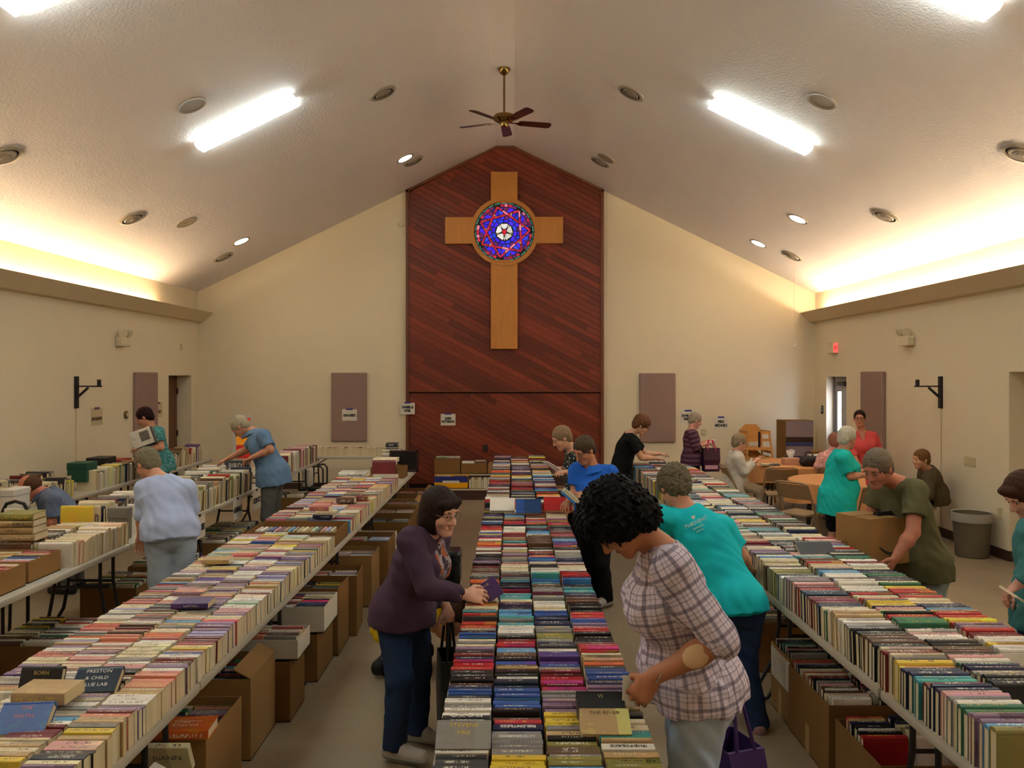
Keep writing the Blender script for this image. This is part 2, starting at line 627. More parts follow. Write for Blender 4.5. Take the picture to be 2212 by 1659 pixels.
def gp(poly, m, name='glass_piece', lift=0.0):
    mb = MB().prism([(cc.x + x * U, GY - lift, cc.z + z * U) for x, z in poly], (0, -0.006, 0))
    return mb.build(name, m, sg)
def pol(r, a): return (r * math.cos(a), r * math.sin(a))
def arcp(r0, r1, a0, a1, k=4):
    return [pol(r1, a0 + (a1 - a0) * i / k) for i in range(k + 1)] + [pol(r0, a1 + (a0 - a1) * i / k) for i in range(k + 1)]
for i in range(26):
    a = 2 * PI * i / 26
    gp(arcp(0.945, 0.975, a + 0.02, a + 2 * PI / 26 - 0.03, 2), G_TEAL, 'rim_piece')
def band(p, q, wd, m, k, gap=0.012, name='band_piece'):
    d = Vector((q[0] - p[0], q[1] - p[1])); L = d.length; d /= L
    nn = Vector((-d.y, d.x)) * wd / 2
    pa, pb, n2 = Vector(p), Vector(q), nn * 1.7
    gp([tuple(pa - n2), tuple(pb - n2), tuple(pb + n2), tuple(pa + n2)], M_LEAD, 'lead_strip', 0.003)
    for i in range(k):
        a = Vector(p) + d * (L * i / k + gap); b = Vector(p) + d * (L * (i + 1) / k - gap)
        mm = m if rp.random() < 0.85 else G_PINK
        gp([tuple(a - nn), tuple(b - nn), tuple(b + nn), tuple(a + nn)], mm, name, 0.006)
A0 = PI / 2 + 0.28
P7 = [pol(0.86, A0 + 2 * PI * i / 7) for i in range(7)]
# blue field between the star bands
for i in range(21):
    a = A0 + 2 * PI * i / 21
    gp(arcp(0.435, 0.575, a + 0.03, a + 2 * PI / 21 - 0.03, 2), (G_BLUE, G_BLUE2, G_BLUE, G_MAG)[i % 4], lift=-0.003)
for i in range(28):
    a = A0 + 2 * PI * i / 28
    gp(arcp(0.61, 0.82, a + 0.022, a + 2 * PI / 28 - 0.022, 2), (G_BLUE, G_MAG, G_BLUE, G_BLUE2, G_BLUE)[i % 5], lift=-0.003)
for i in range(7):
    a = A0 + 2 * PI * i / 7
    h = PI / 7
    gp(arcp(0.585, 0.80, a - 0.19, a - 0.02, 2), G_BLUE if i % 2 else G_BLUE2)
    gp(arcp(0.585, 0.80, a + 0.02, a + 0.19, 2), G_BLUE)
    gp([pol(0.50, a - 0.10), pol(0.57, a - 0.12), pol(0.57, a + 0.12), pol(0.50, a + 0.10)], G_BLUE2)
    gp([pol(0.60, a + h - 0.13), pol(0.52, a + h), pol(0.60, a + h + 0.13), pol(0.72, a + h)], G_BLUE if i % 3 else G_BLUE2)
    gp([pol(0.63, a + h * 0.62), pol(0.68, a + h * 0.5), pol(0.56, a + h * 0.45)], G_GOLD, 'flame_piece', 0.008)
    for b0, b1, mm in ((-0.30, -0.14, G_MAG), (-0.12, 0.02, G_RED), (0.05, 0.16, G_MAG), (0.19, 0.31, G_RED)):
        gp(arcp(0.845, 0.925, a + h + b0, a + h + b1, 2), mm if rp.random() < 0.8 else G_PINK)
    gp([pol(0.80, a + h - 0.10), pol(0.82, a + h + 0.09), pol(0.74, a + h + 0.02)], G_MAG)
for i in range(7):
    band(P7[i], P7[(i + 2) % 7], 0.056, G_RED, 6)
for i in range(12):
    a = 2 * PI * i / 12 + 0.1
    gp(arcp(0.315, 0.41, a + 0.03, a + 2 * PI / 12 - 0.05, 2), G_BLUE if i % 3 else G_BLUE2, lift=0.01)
MB().lathe([(0.305 * U, 0), (0.305 * U, 0.014)], 28, (cc.x, GY, cc.z), (0, -1, 0)).build('rose_lead', M_LEAD, sg)
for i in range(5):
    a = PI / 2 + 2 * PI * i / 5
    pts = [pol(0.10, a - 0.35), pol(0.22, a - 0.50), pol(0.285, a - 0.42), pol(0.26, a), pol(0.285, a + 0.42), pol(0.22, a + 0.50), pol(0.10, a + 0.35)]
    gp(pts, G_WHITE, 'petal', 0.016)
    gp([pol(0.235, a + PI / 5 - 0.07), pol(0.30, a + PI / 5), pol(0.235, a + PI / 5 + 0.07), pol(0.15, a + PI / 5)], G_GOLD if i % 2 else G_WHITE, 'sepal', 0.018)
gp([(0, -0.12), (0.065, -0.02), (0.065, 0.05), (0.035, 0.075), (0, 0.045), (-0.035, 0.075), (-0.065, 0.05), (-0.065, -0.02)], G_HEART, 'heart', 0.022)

# chancel steps in front of the panelling
M_STEP = mat('step_riser', (66, 38, 30), 0.5, var=0.2)
M_NOSE = mat('step_nosing', (190, 176, 150), 0.4)
M_CARP = mat('step_tread', (112, 78, 58), 0.8, var=0.15)
SX0, SX1 = at(935, 0, 13.84).x, 1.0
st = thing('chancel_steps', 'low two-step dark wooden platform with pale nosing in front of the panelling', 'platform', ((SX0 + SX1) / 2, 14.4, 0))
for (ya, z) in ((13.84, 0.18), (14.32, 0.37)):
    MB().box((SX0, ya, z - 0.18 if z < 0.3 else 0.18), (SX1, YB - 0.13, z - 0.02)).build('riser', M_STEP, st)
    MB().box((SX0, ya - 0.015, z - 0.02), (SX1, YB - 0.13, z)).build('tread', M_CARP, st)
    MB().box((SX0 - 0.01, ya - 0.022, z - 0.018), (SX1, ya + 0.03, z + 0.003)).build('nosing', M_NOSE, st)

# ---------------------------------------------------------------- doors
M_DOORW = mat('brown_door', (98, 58, 26), 0.4, var=0.15, stretch=(20, 20, 1.5))
M_FRAMEG = mat('grey_door_frame', (120, 116, 116), 0.45)
M_DOORG = mat('grey_metal_door', (158, 152, 152), 0.45)
M_DAYG = emat('daylight_glass', (214, 228, 255), E_DAY)
d = tag(thing('door_1', None, None, (XL - 0.27, (DL0 + DL1) / 2, 0)), kind='structure')
MB().box((XL - 0.29, DL0, 0), (XL - 0.245, DL1 - 0.03, 2.07)).build('door_leaf', M_DOORW, d)
for z in (0.3, 1.05, 1.8):
    MB().box((XL - 0.25, DL1 - 0.06, z - 0.05), (XL - 0.225, DL1 - 0.02, z + 0.05)).build('hinge', mat('dark_hinge', (44, 28, 18), 0.4), d)
MB().box((XL - 0.5, DL0, 0), (XL - 0.46, DL1, 2.08)).build('dark_passage', mat('passage_wall', (120, 104, 82)), d)
d = tag(thing('door_2', None, None, (XR + 0.14, (DR0 + DR1) / 2, 0)), kind='structure')
xd = XR + 0.14
lf = MB()
g0, g1, gz0, gz1 = 14.34, 14.50, 1.10, 1.80
lf.box((xd, DR0, 0), (xd + 0.045, g0, DRZ - 0.03)); lf.box((xd, g1, 0), (xd + 0.045, DR1 - 0.06, DRZ - 0.03))
lf.box((xd, g0, 0), (xd + 0.045, g1, gz0)); lf.box((xd, g0, gz1), (xd + 0.045, g1, DRZ - 0.03))
lf.build('door_leaf', M_DOORG, d)
MB().box((xd + 0.02, g0, gz0), (xd + 0.028, g1, gz1)).build('glass_slit', M_DAYG, d)
MB().box((xd - 0.004, g0 - 0.012, gz0 - 0.012), (xd + 0.0, g1 + 0.012, gz0)).box((xd - 0.004, g0 - 0.012, gz1), (xd, g1 + 0.012, gz1 + 0.012)).build('slit_frame', M_FRAMEG, d)
MB().box((xd - 0.02, DR1 - 0.06, 0), (xd + 0.06, DR1, DRZ)).box((xd - 0.02, DR0, DRZ - 0.05), (xd + 0.06, DR1, DRZ)).build('door_frame', M_FRAMEG, d)
MB().bbox((xd - 0.06, DR0 + 0.3, DRZ - 0.16), (xd, DR0 + 0.62, DRZ - 0.08), 0.008).build('door_closer', mat('closer_dark', (60, 52, 46), 0.5), d)
MB().box((xd - 0.07, DR0 + 0.05, 1.0), (xd - 0.03, DR1 - 0.1, 1.06)).build('push_bar', mat('push_bar_metal', (130, 128, 126), 0.3, 0.8), d)
# plain pale grey wall closing the opening behind the door leaf
MB().box((xd + 0.06, DR0 - 0.1, 0), (xd + 0.08, DR1 + 0.1, DRZ + 0.1)).build('lobby_wall', mat('lobby_wall', (170, 170, 176)), d)

# narrow coloured window low in the back wall
wn = tag(thing('window_1', None, None, (-4.9, YB, 0.5)), kind='structure')
wx0, wx1 = at(503, 0, YB).x, at(545, 0, YB).x
MB().box((wx0, YB - 0.012, 0.55), (wx0 + 0.06, YB, 1.32)).box((wx1 - 0.03, YB - 0.012, 0.55), (wx1, YB, 1.32)).box((wx0, YB - 0.012, 1.30), (wx1, YB, 1.36)).build('window_frame', M_WHITE, wn)
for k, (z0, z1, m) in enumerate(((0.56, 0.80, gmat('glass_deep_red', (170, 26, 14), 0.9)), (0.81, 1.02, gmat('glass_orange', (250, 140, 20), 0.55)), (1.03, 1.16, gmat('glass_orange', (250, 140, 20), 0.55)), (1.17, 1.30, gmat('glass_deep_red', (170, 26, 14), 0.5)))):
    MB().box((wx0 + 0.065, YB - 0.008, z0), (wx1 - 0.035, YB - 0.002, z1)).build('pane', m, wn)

# ---------------------------------------------------------------- ceiling fittings
M_TUBE = emat('fluorescent_diffuser', (236, 250, 246), E_TUBE)
def fluorescent(xc, yc, right, label):
    R = ceil_frame(right)
    p = Vector((xc, yc, ceil_z(xc)))
    t = thing('ceiling_fluorescent_light', label, 'ceiling light', p, group='fluorescent ceiling lights')
    def tr(mb):
        mb.v = [tuple(p + R @ Vector(v)) for v in mb.v]; return mb
    tr(MB().box((-0.60, -0.08, 0.0), (0.60, 0.08, 0.03))).build('housing', M_WHITE, t)
    sec = [(-0.10, 0.03), (-0.115, 0.05), (-0.095, 0.09), (0.095, 0.09), (0.115, 0.05), (0.10, 0.03)]
    tr(MB().prism([(-0.60, y, z) for y, z in sec], (1.20, 0, 0))).build('diffuser', M_TUBE, t)
    for s in (-1, 1):
        tr(MB().prism([(0.60 * s, y * 1.02, z) for y, z in sec], (0.015 * s, 0, 0))).build('end_cap', mat('end_cap_white', (238, 236, 230), 0.4, emit=((236, 250, 246), 0.25)), t)
for yc, nm in ((9.3, 'in the second row from the cross wall'), (5.75, 'at the upper picture edge'), (2.2, 'overhead before the camera')):
    fluorescent(2.81, yc, True, 'lit fluorescent fixture on the exit door slope, ' + nm)
    fluorescent(-2.99, yc, False, 'lit fluorescent fixture on the brown door slope, ' + nm)

M_VENT = mat('vent_enamel', (150, 138, 122), 0.4)
M_VDARK = mat('vent_dark', (22, 18, 14), 0.8)
def ceil_thing(px, py, name, label, cat, group):
    p = ceil_pt(px, py)
    right = px > CX0
    R = ceil_frame(right)
    t = thing(name, label, cat, p, group=group)
    def tr(mb):
        mb.v = [tuple(p + R @ Vector(v)) for v in mb.v]; return mb
    return t, tr
VENTS = [(827, 201, 'beside the ceiling fan on the brown door slope'), (1363, 201, 'beside the ceiling fan on the exit door slope'), (893, 348, 'next to the lit downlight by the panelling gable'),
         (1297, 350, 'next to the flat speaker by the panelling gable'), (285, 471, 'between cove glow and unlit reflector downlight'), (482, 555, 'above the back corner on the brown door side'),
         (1913, 466, 'beside the lit downlight on the exit door slope'), (1712, 553, 'with a cord hanging from it'), (8, 335, 'cut by the picture edge on the brown door slope'), (2206, 330, 'cut by the picture edge on the exit door slope')]
for px, py, nm in VENTS:
    t, tr = ceil_thing(px, py, 'ceiling_vent', 'round ringed air vent ' + nm, 'vent', 'round ceiling vents')
    tr(MB().lathe([(0.13, 0.0), (0.13, 0.006)], 24)).build('throat', M_VDARK, t)
    tr(MB().lathe([(0.13, 0.0), (0.175, 0.0), (0.17, 0.014), (0.135, 0.022), (0.13, 0.0)], 28)).build('rim', M_VENT, t, smooth=True)
    for r0, h in ((0.108, 0.022), (0.076, 0.026), (0.044, 0.030)):
        tr(MB().lathe([(r0 - 0.012, h + 0.006), (r0, h - 0.006), (r0 - 0.002, h - 0.012), (r0 - 0.015, h), (r0 - 0.012, h + 0.006)], 24)).build('ring', M_VENT, t, smooth=True)
M_DOWN = emat('downlight_lamp', (255, 246, 226), E_DOWN)
for px, py, lit, nm in ((875, 342, 1, 'lit recessed downlight beside the panelling gable'), (521, 521, 1, 'lit recessed downlight above the back corner on the brown door side'),
                        (1723, 473, 1, 'larger lit recessed downlight on the exit door slope'), (1638, 526, 1, 'lit recessed downlight close to the back wall on the exit door slope'),
                        (403, 480, 0, 'unlit recessed downlight with a mirror reflector near the cove glow')):
    t, tr = ceil_thing(px, py, 'ceiling_downlight', nm, 'downlight', 'recessed downlights')
    tr(MB().lathe([(0.115, 0.0), (0.15, 0.0), (0.147, 0.01), (0.117, 0.008), (0.115, 0.0)], 28)).build('trim_ring', M_VENT, t, smooth=True)
    if lit:
        tr(MB().lathe([(0.0, 0.004), (0.115, 0.002), (0.115, 0.0)], 24)).build('lamp_disc', M_DOWN, t)
    else:
        tr(MB().lathe([(0.0, 0.02), (0.05, 0.016), (0.08, 0.004), (0.116, 0.006)], 24)).build('reflector', mat('mirror_reflector', (220, 210, 190), 0.15, 1.0), t, smooth=True)
for px, py, nm in ((414, 226, 'round flat ceiling speaker beside the fluorescent light, brown door slope'), (1776, 217, 'round flat ceiling speaker beside the fluorescent light, exit door slope'), (1309, 341, 'small round ceiling speaker by the panelling gable')):
    t, tr = ceil_thing(px, py, 'ceiling_speaker', nm, 'speaker', 'round ceiling speakers')
    tr(MB().lathe([(0.0, 0.012), (0.125, 0.010), (0.125, 0.0)], 28)).build('grille', mat('speaker_grille', (150, 138, 124), 0.7, bump=0.4, bscale=300), t, smooth=True)
    tr(MB().lathe([(0.125, 0.0), (0.15, 0.0), (0.148, 0.016), (0.127, 0.014), (0.125, 0.0)], 28)).build('rim', M_VENT, t, smooth=True)
# hanging cord with its pull
p = ceil_pt(1716, 562)
t = thing('hanging_cord', 'thin pale cord hanging from the ceiling vent with a white pull at its end', 'cord', p)
MB().tube([p + Vector((0, 0, 0.0)), p + Vector((0, 0, -0.9)), at(1718, 742, p.y)], 0.003, 5).build('cord', mat('cord_pale', (205, 190, 165)), t)
q = at(1718, 746, p.y)
MB().tube([q + Vector((0.02, 0, 0.05)), q, q + Vector((-0.03, 0, -0.03))], [0.006, 0.014, 0.016], 8).build('pull', M_WHITE, t)

# ceiling fan
M_BRASS = mat('polished_brass', (150, 124, 70), 0.18, 1.0, var=0.05)
M_BLADE = wood('fan_blade_wood', (52, 22, 12), (76, 34, 20), (6, 40, 40), 0.35, 0.1)
FX, FY = -0.107, 11.3
fan = thing('ceiling_fan', 'brass ceiling fan with five dark wooden blades on a long down rod', 'ceiling fan', (FX, FY, ZR))
MB().lathe([(0.0, 0.0), (0.085, 0.0), (0.085, -0.02), (0.06, -0.06), (0.03, -0.085), (0.0, -0.09)], 24, (FX, FY, ZR)).build('canopy', M_BRASS, fan, smooth=True)
MB().tube([(FX, FY, ZR - 0.08), (FX, FY, ZR - 0.62)], 0.014, 10).build('down_rod', M_BRASS, fan, smooth=True)
ZM = ZR - 0.62
MB().lathe([(0.0, 0.0), (0.05, 0.0), (0.13, -0.015), (0.15, -0.04), (0.15, -0.07), (0.11, -0.10), (0.09, -0.11), (0.06, -0.115), (0.0, -0.115)], 28, (FX, FY, ZM)).build('motor_housing', M_BRASS, fan, smooth=True)
MB().lathe([(0.0, 0.0), (0.06, 0.0), (0.065, -0.03), (0.05, -0.06), (0.0, -0.07)], 20, (FX, FY, ZM - 0.115)).build('switch_cup', M_BRASS, fan, smooth=True)
for a in (86, 158, 230, 302, 14):
    a = math.radians(a)
    R = Matrix.Rotation(a, 3, 'Z') @ Matrix.Rotation(math.radians(-12), 3, 'X')
    c = Vector((FX, FY, ZM - 0.115))
    out = [(0.20, -0.05), (0.24, -0.062), (0.62, -0.07), (0.655, -0.05), (0.665, 0), (0.655, 0.05), (0.62, 0.07), (0.24, 0.062), (0.20, 0.05)]
    MB().prism([c + R @ Vector((x, y, 0)) for x, y in out], R @ Vector((0, 0, 0.008))).build('blade', M_BLADE, fan)
    MB().prism([c + R @ Vector((x, y, -0.004)) for x, y in ((0.08, -0.012), (0.16, -0.012), (0.21, -0.04), (0.27, -0.035), (0.27, 0.035), (0.21, 0.04), (0.16, 0.012), (0.08, 0.012))], R @ Vector((0, 0, 0.004))).build('blade_iron', M_BRASS, fan)

# ---------------------------------------------------------------- wall fittings
M_ACOU = mat('acoustic_fabric', (152, 126, 116), 0.95, var=0.06, vscale=3, bump=0.15, bscale=250, spec=0.1)
def pbox(name, label, cat, lo, hi, m, b=0.015, group=None):
    return single(name, MB().bbox(lo, hi, b, 2), m, label, cat, group)
a0, a1 = at(717, 953, YB), at(793, 805, YB)
pbox('acoustic_panel', 'mauve acoustic panel on the back wall carrying the romance author sign', 'acoustic panel', (a0.x, YB - 0.06, a0.z), (a1.x, YB - 0.002, a1.z), M_ACOU, group='acoustic panels')
a0, a1 = at(1381, 955, YB), at(1458.5, 806, YB)
pbox('acoustic_panel', 'mauve acoustic panel on the back wall behind the person in black', 'acoustic panel', (a0.x, YB - 0.06, a0.z), (a1.x, YB - 0.002, a1.z), M_ACOU, group='acoustic panels')
def wally(px, X): return FPX * abs(X) / abs(px - CX0)
y0, y1 = wally(287, XL), wally(334, XL)
pbox('acoustic_panel', 'mauve acoustic panel on the side wall near the brown door', 'acoustic panel', (XL + 0.002, y0, 0.85), (XL + 0.06, y1, 2.13), M_ACOU, group='acoustic panels')
y1, y0 = wally(1866, XR), wally(1914, XR)
pbox('acoustic_panel', 'mauve acoustic panel on the side wall behind the woman in coral', 'acoustic panel', (XR - 0.06, y0, 0.85), (XR - 0.002, y1, 2.14), M_ACOU, group='acoustic panels')

M_BLK = mat('black_steel', (20, 12, 14), 0.55)
def bracket(s, ypx, label):
    X = XL if s < 0 else XR
    Y = wally(ypx, X)
    t = thing('wall_bracket', label, 'bracket', (X, Y, 1.5), group='black wall brackets')
    k = Y / FPX
    z = lambda py: CAMH + (HZ - py) * k
    xx = lambda d: X - s * d
    MB().box((min(xx(0.0), xx(0.03)), Y - 0.035, z(882)), (max(xx(0.0), xx(0.03)), Y + 0.035, z(813))).build('wall_plate', M_BLK, t)
    MB().box((min(xx(0.03), xx(0.345)), Y - 0.02, z(836)), (max(xx(0.03), xx(0.345)), Y + 0.02, z(833))).build('arm', M_BLK, t)
    MB().obox((xx(0.10), Y, (z(837) + z(858)) / 2), (0.09, 0.02, 0.011), Matrix.Rotation(s * math.radians(-42) * -1, 3, 'Y')).build('strut', M_BLK, t)
    MB().box((min(xx(0.30), xx(0.325)), Y - 0.03, z(836)), (max(xx(0.30), xx(0.325)), Y + 0.03, z(820))).build('stop', M_BLK, t)
bracket(-1, 163, 'black steel bracket on the wall with the brown door')
bracket(1, 2034, 'black steel bracket on the wall with the exit door')

M_PLAST = mat('ivory_plastic', (214, 200, 168), 0.45)
M_PLATE = mat('wall_plate_ivory', (196, 182, 142), 0.5)
M_LENS = mat('lamp_lens', (190, 180, 160), 0.12, 0.6)
def emergency(s, px, py, label):
    X = XL if s < 0 else XR
    Y = wally(px, X)
    c = at(px, py, Y)
    t = thing('emergency_light', label, 'emergency light', (X, Y, c.z), group='emergency lights')
    MB().bbox((min(X, X - s * 0.11), Y - 0.14, c.z - 0.07), (max(X, X - s * 0.11), Y + 0.14, c.z + 0.07), 0.012, 2).build('battery_case', M_PLAST, t)
    for dy in (-0.10, 0.10):
        h = Vector((X - s * 0.09, Y + dy, c.z + 0.12))
        ax = Vector((-s * 0.75, dy * 4 - 0.3, -0.35)).normalized()
        MB().lathe([(0.02, -0.06), (0.045, -0.03), (0.066, 0.03), (0.06, 0.035)], 16, h, ax).build('lamp_head', M_PLAST, t, smooth=True)
        MB().lathe([(0.0, 0.028), (0.06, 0.026)], 16, h, ax).build('lens', M_LENS, t)
        MB().tube([(X - s * 0.06, Y + dy * 0.8, c.z + 0.06), h], 0.012, 6).build('swivel', M_PLAST, t)
emergency(-1, 258, 738, 'twin-head emergency light on the wall with the brown door')
emergency(1, 1966, 736, 'twin-head emergency light on the wall with the exit door')
Y = wally(1804, XR)
c = at(1804, 752, Y)
t = thing('exit_sign', 'red lit exit sign high on the side wall above the door', 'exit sign', (XR, Y, c.z))
MB().bbox((XR - 0.09, Y - 0.13, c.z - 0.085), (XR - 0.002, Y + 0.13, c.z + 0.09), 0.008).build('housing', M_PLAST, t)
MB().box((XR - 0.085, Y - 0.134, c.z - 0.08), (XR - 0.005, Y - 0.131, c.z + 0.085)).build('sign_face', emat('exit_face', (250, 110, 104), 0.17), t)
lettering('EXIT', 0.07, emat('exit_letter', (200, 14, 30), 0.12), t, (-0.045, -0.136, 0.0), (PI / 2, 0, 0), sx=0.45, bold=0.002)
# small plates and boxes
def plate(name, label, cat, s, px, py, wy, hz, m, dx=0.012):
    X = XL if s < 0 else XR
    Y = wally(px, X); c = at(px, py, Y)
    lo = (min(X + s * 0.001 * -1, X - s * dx), Y - wy, c.z - hz); hi = (max(X - s * 0.001, X - s * dx), Y + wy, c.z + hz)
    return single(name, MB().bbox(lo, hi, 0.004), m, label, cat)
plate('wall_plate', 'blank ivory wall plate above the waste bin', 'wall plate', 1, 2096, 997, 0.12, 0.055, M_PLATE)
plate('power_outlet', 'small ivory outlet low on the wall behind the waste bin', 'outlet', 1, 2161, 1107, 0.04, 0.06, M_PLATE)
plate('light_switch', 'small ivory switch plate high beside the brown door', 'switch', -1, 391, 750, 0.05, 0.06, M_PLATE)
t = plate('door_notice', 'small black notice beside the exit door frame', 'sign', 1, 1776.5, 885, 0.05, 0.075, mat('notice_black', (26, 22, 20), 0.5))
for i, zz in enumerate((0.11, 0.06)):
    lettering(('PUSH', 'DOOR')[i], 0.045, M_WHITE, t, (-0.010, 0, zz), (PI / 2, 0, -PI / 2), sx=0.6)
Yk = wally(271, XL); c = at(271, 896, Yk)
t = thing('wall_thermostat', 'round brass coloured thermostat on the side wall beside the acoustic panel', 'thermostat', (XL, Yk, c.z))
MB().lathe([(0.0, 0.0), (0.06, 0.0), (0.058, 0.025), (0.045, 0.03), (0.0, 0.03)], 20, (XL, Yk, c.z), (1, 0, 0)).build('case', mat('dull_brass', (120, 96, 58), 0.4, 0.5), t, smooth=True)
MB().lathe([(0.0, 0.03), (0.032, 0.03), (0.028, 0.042), (0.0, 0.044)], 16, (XL, Yk, c.z), (1, 0, 0)).build('dial', M_PLATE, t, smooth=True)
c = at(866, 485, YB)
t = thing('motion_detector', 'small round white detector on the back wall beside the panelling', 'detector', (c.x, YB, c.z))
MB().lathe([(0.0, 0.0), (0.055, 0.0), (0.05, 0.02), (0.0, 0.03)], 18, (c.x, YB, c.z), (0, -1, 0)).build('case', M_PLAST, t, smooth=True)
MB().lathe([(0.0, 0.026), (0.02, 0.026), (0.012, 0.04), (0.0, 0.042)], 12, (c.x, YB, c.z), (0, -1, 0)).build('lens', M_WHITE, t, smooth=True)
c = at(1520, 934, YB)
t = thing('wall_switch', 'ivory switch plate on the back wall beside the plum striped woman', 'switch', (c.x, YB, c.z - 0.06))
MB().bbox((c.x - 0.045, YB - 0.01, c.z - 0.06), (c.x + 0.045, YB - 0.001, c.z + 0.06), 0.003).build('cover_plate', M_PLATE, t)
MB().box((c.x - 0.01, YB - 0.016, c.z - 0.02), (c.x + 0.01, YB - 0.01, c.z + 0.02)).build('toggle', M_WHITE, t)
c = at(1049, 968, YB - 0.07)
single('power_outlet', MB().bbox((c.x - 0.04, YB - 0.075, c.z - 0.06), (c.x + 0.04, YB - 0.046, c.z + 0.06), 0.003), mat('outlet_dark', (24, 14, 12), 0.5), 'dark outlet low on the cedar panelling', 'outlet')
for s, px in ((-1, 163), (1, 2034)):
    X = XL if s < 0 else XR
    Y = wally(px, X)
    single('wall_cable', MB().tube([(X - s * 0.008, Y, 1.66), (X - s * 0.008, Y + 0.004, 0.12)], 0.005, 5), mat('cable_ivory', (196, 176, 138)), 'thin ivory cable running down below the black bracket on the %s wall' % ('brown door' if s < 0 else 'exit door'), 'cable')
# ---------------------------------------------------------------- soft bodies: rounded cones blended and meshed
def nv(v):
    v = np.asarray(v, float)
    return v / (np.linalg.norm(v) + 1e-12)
def A(v):
    return np.array((v[0], v[1], v[2]), float)

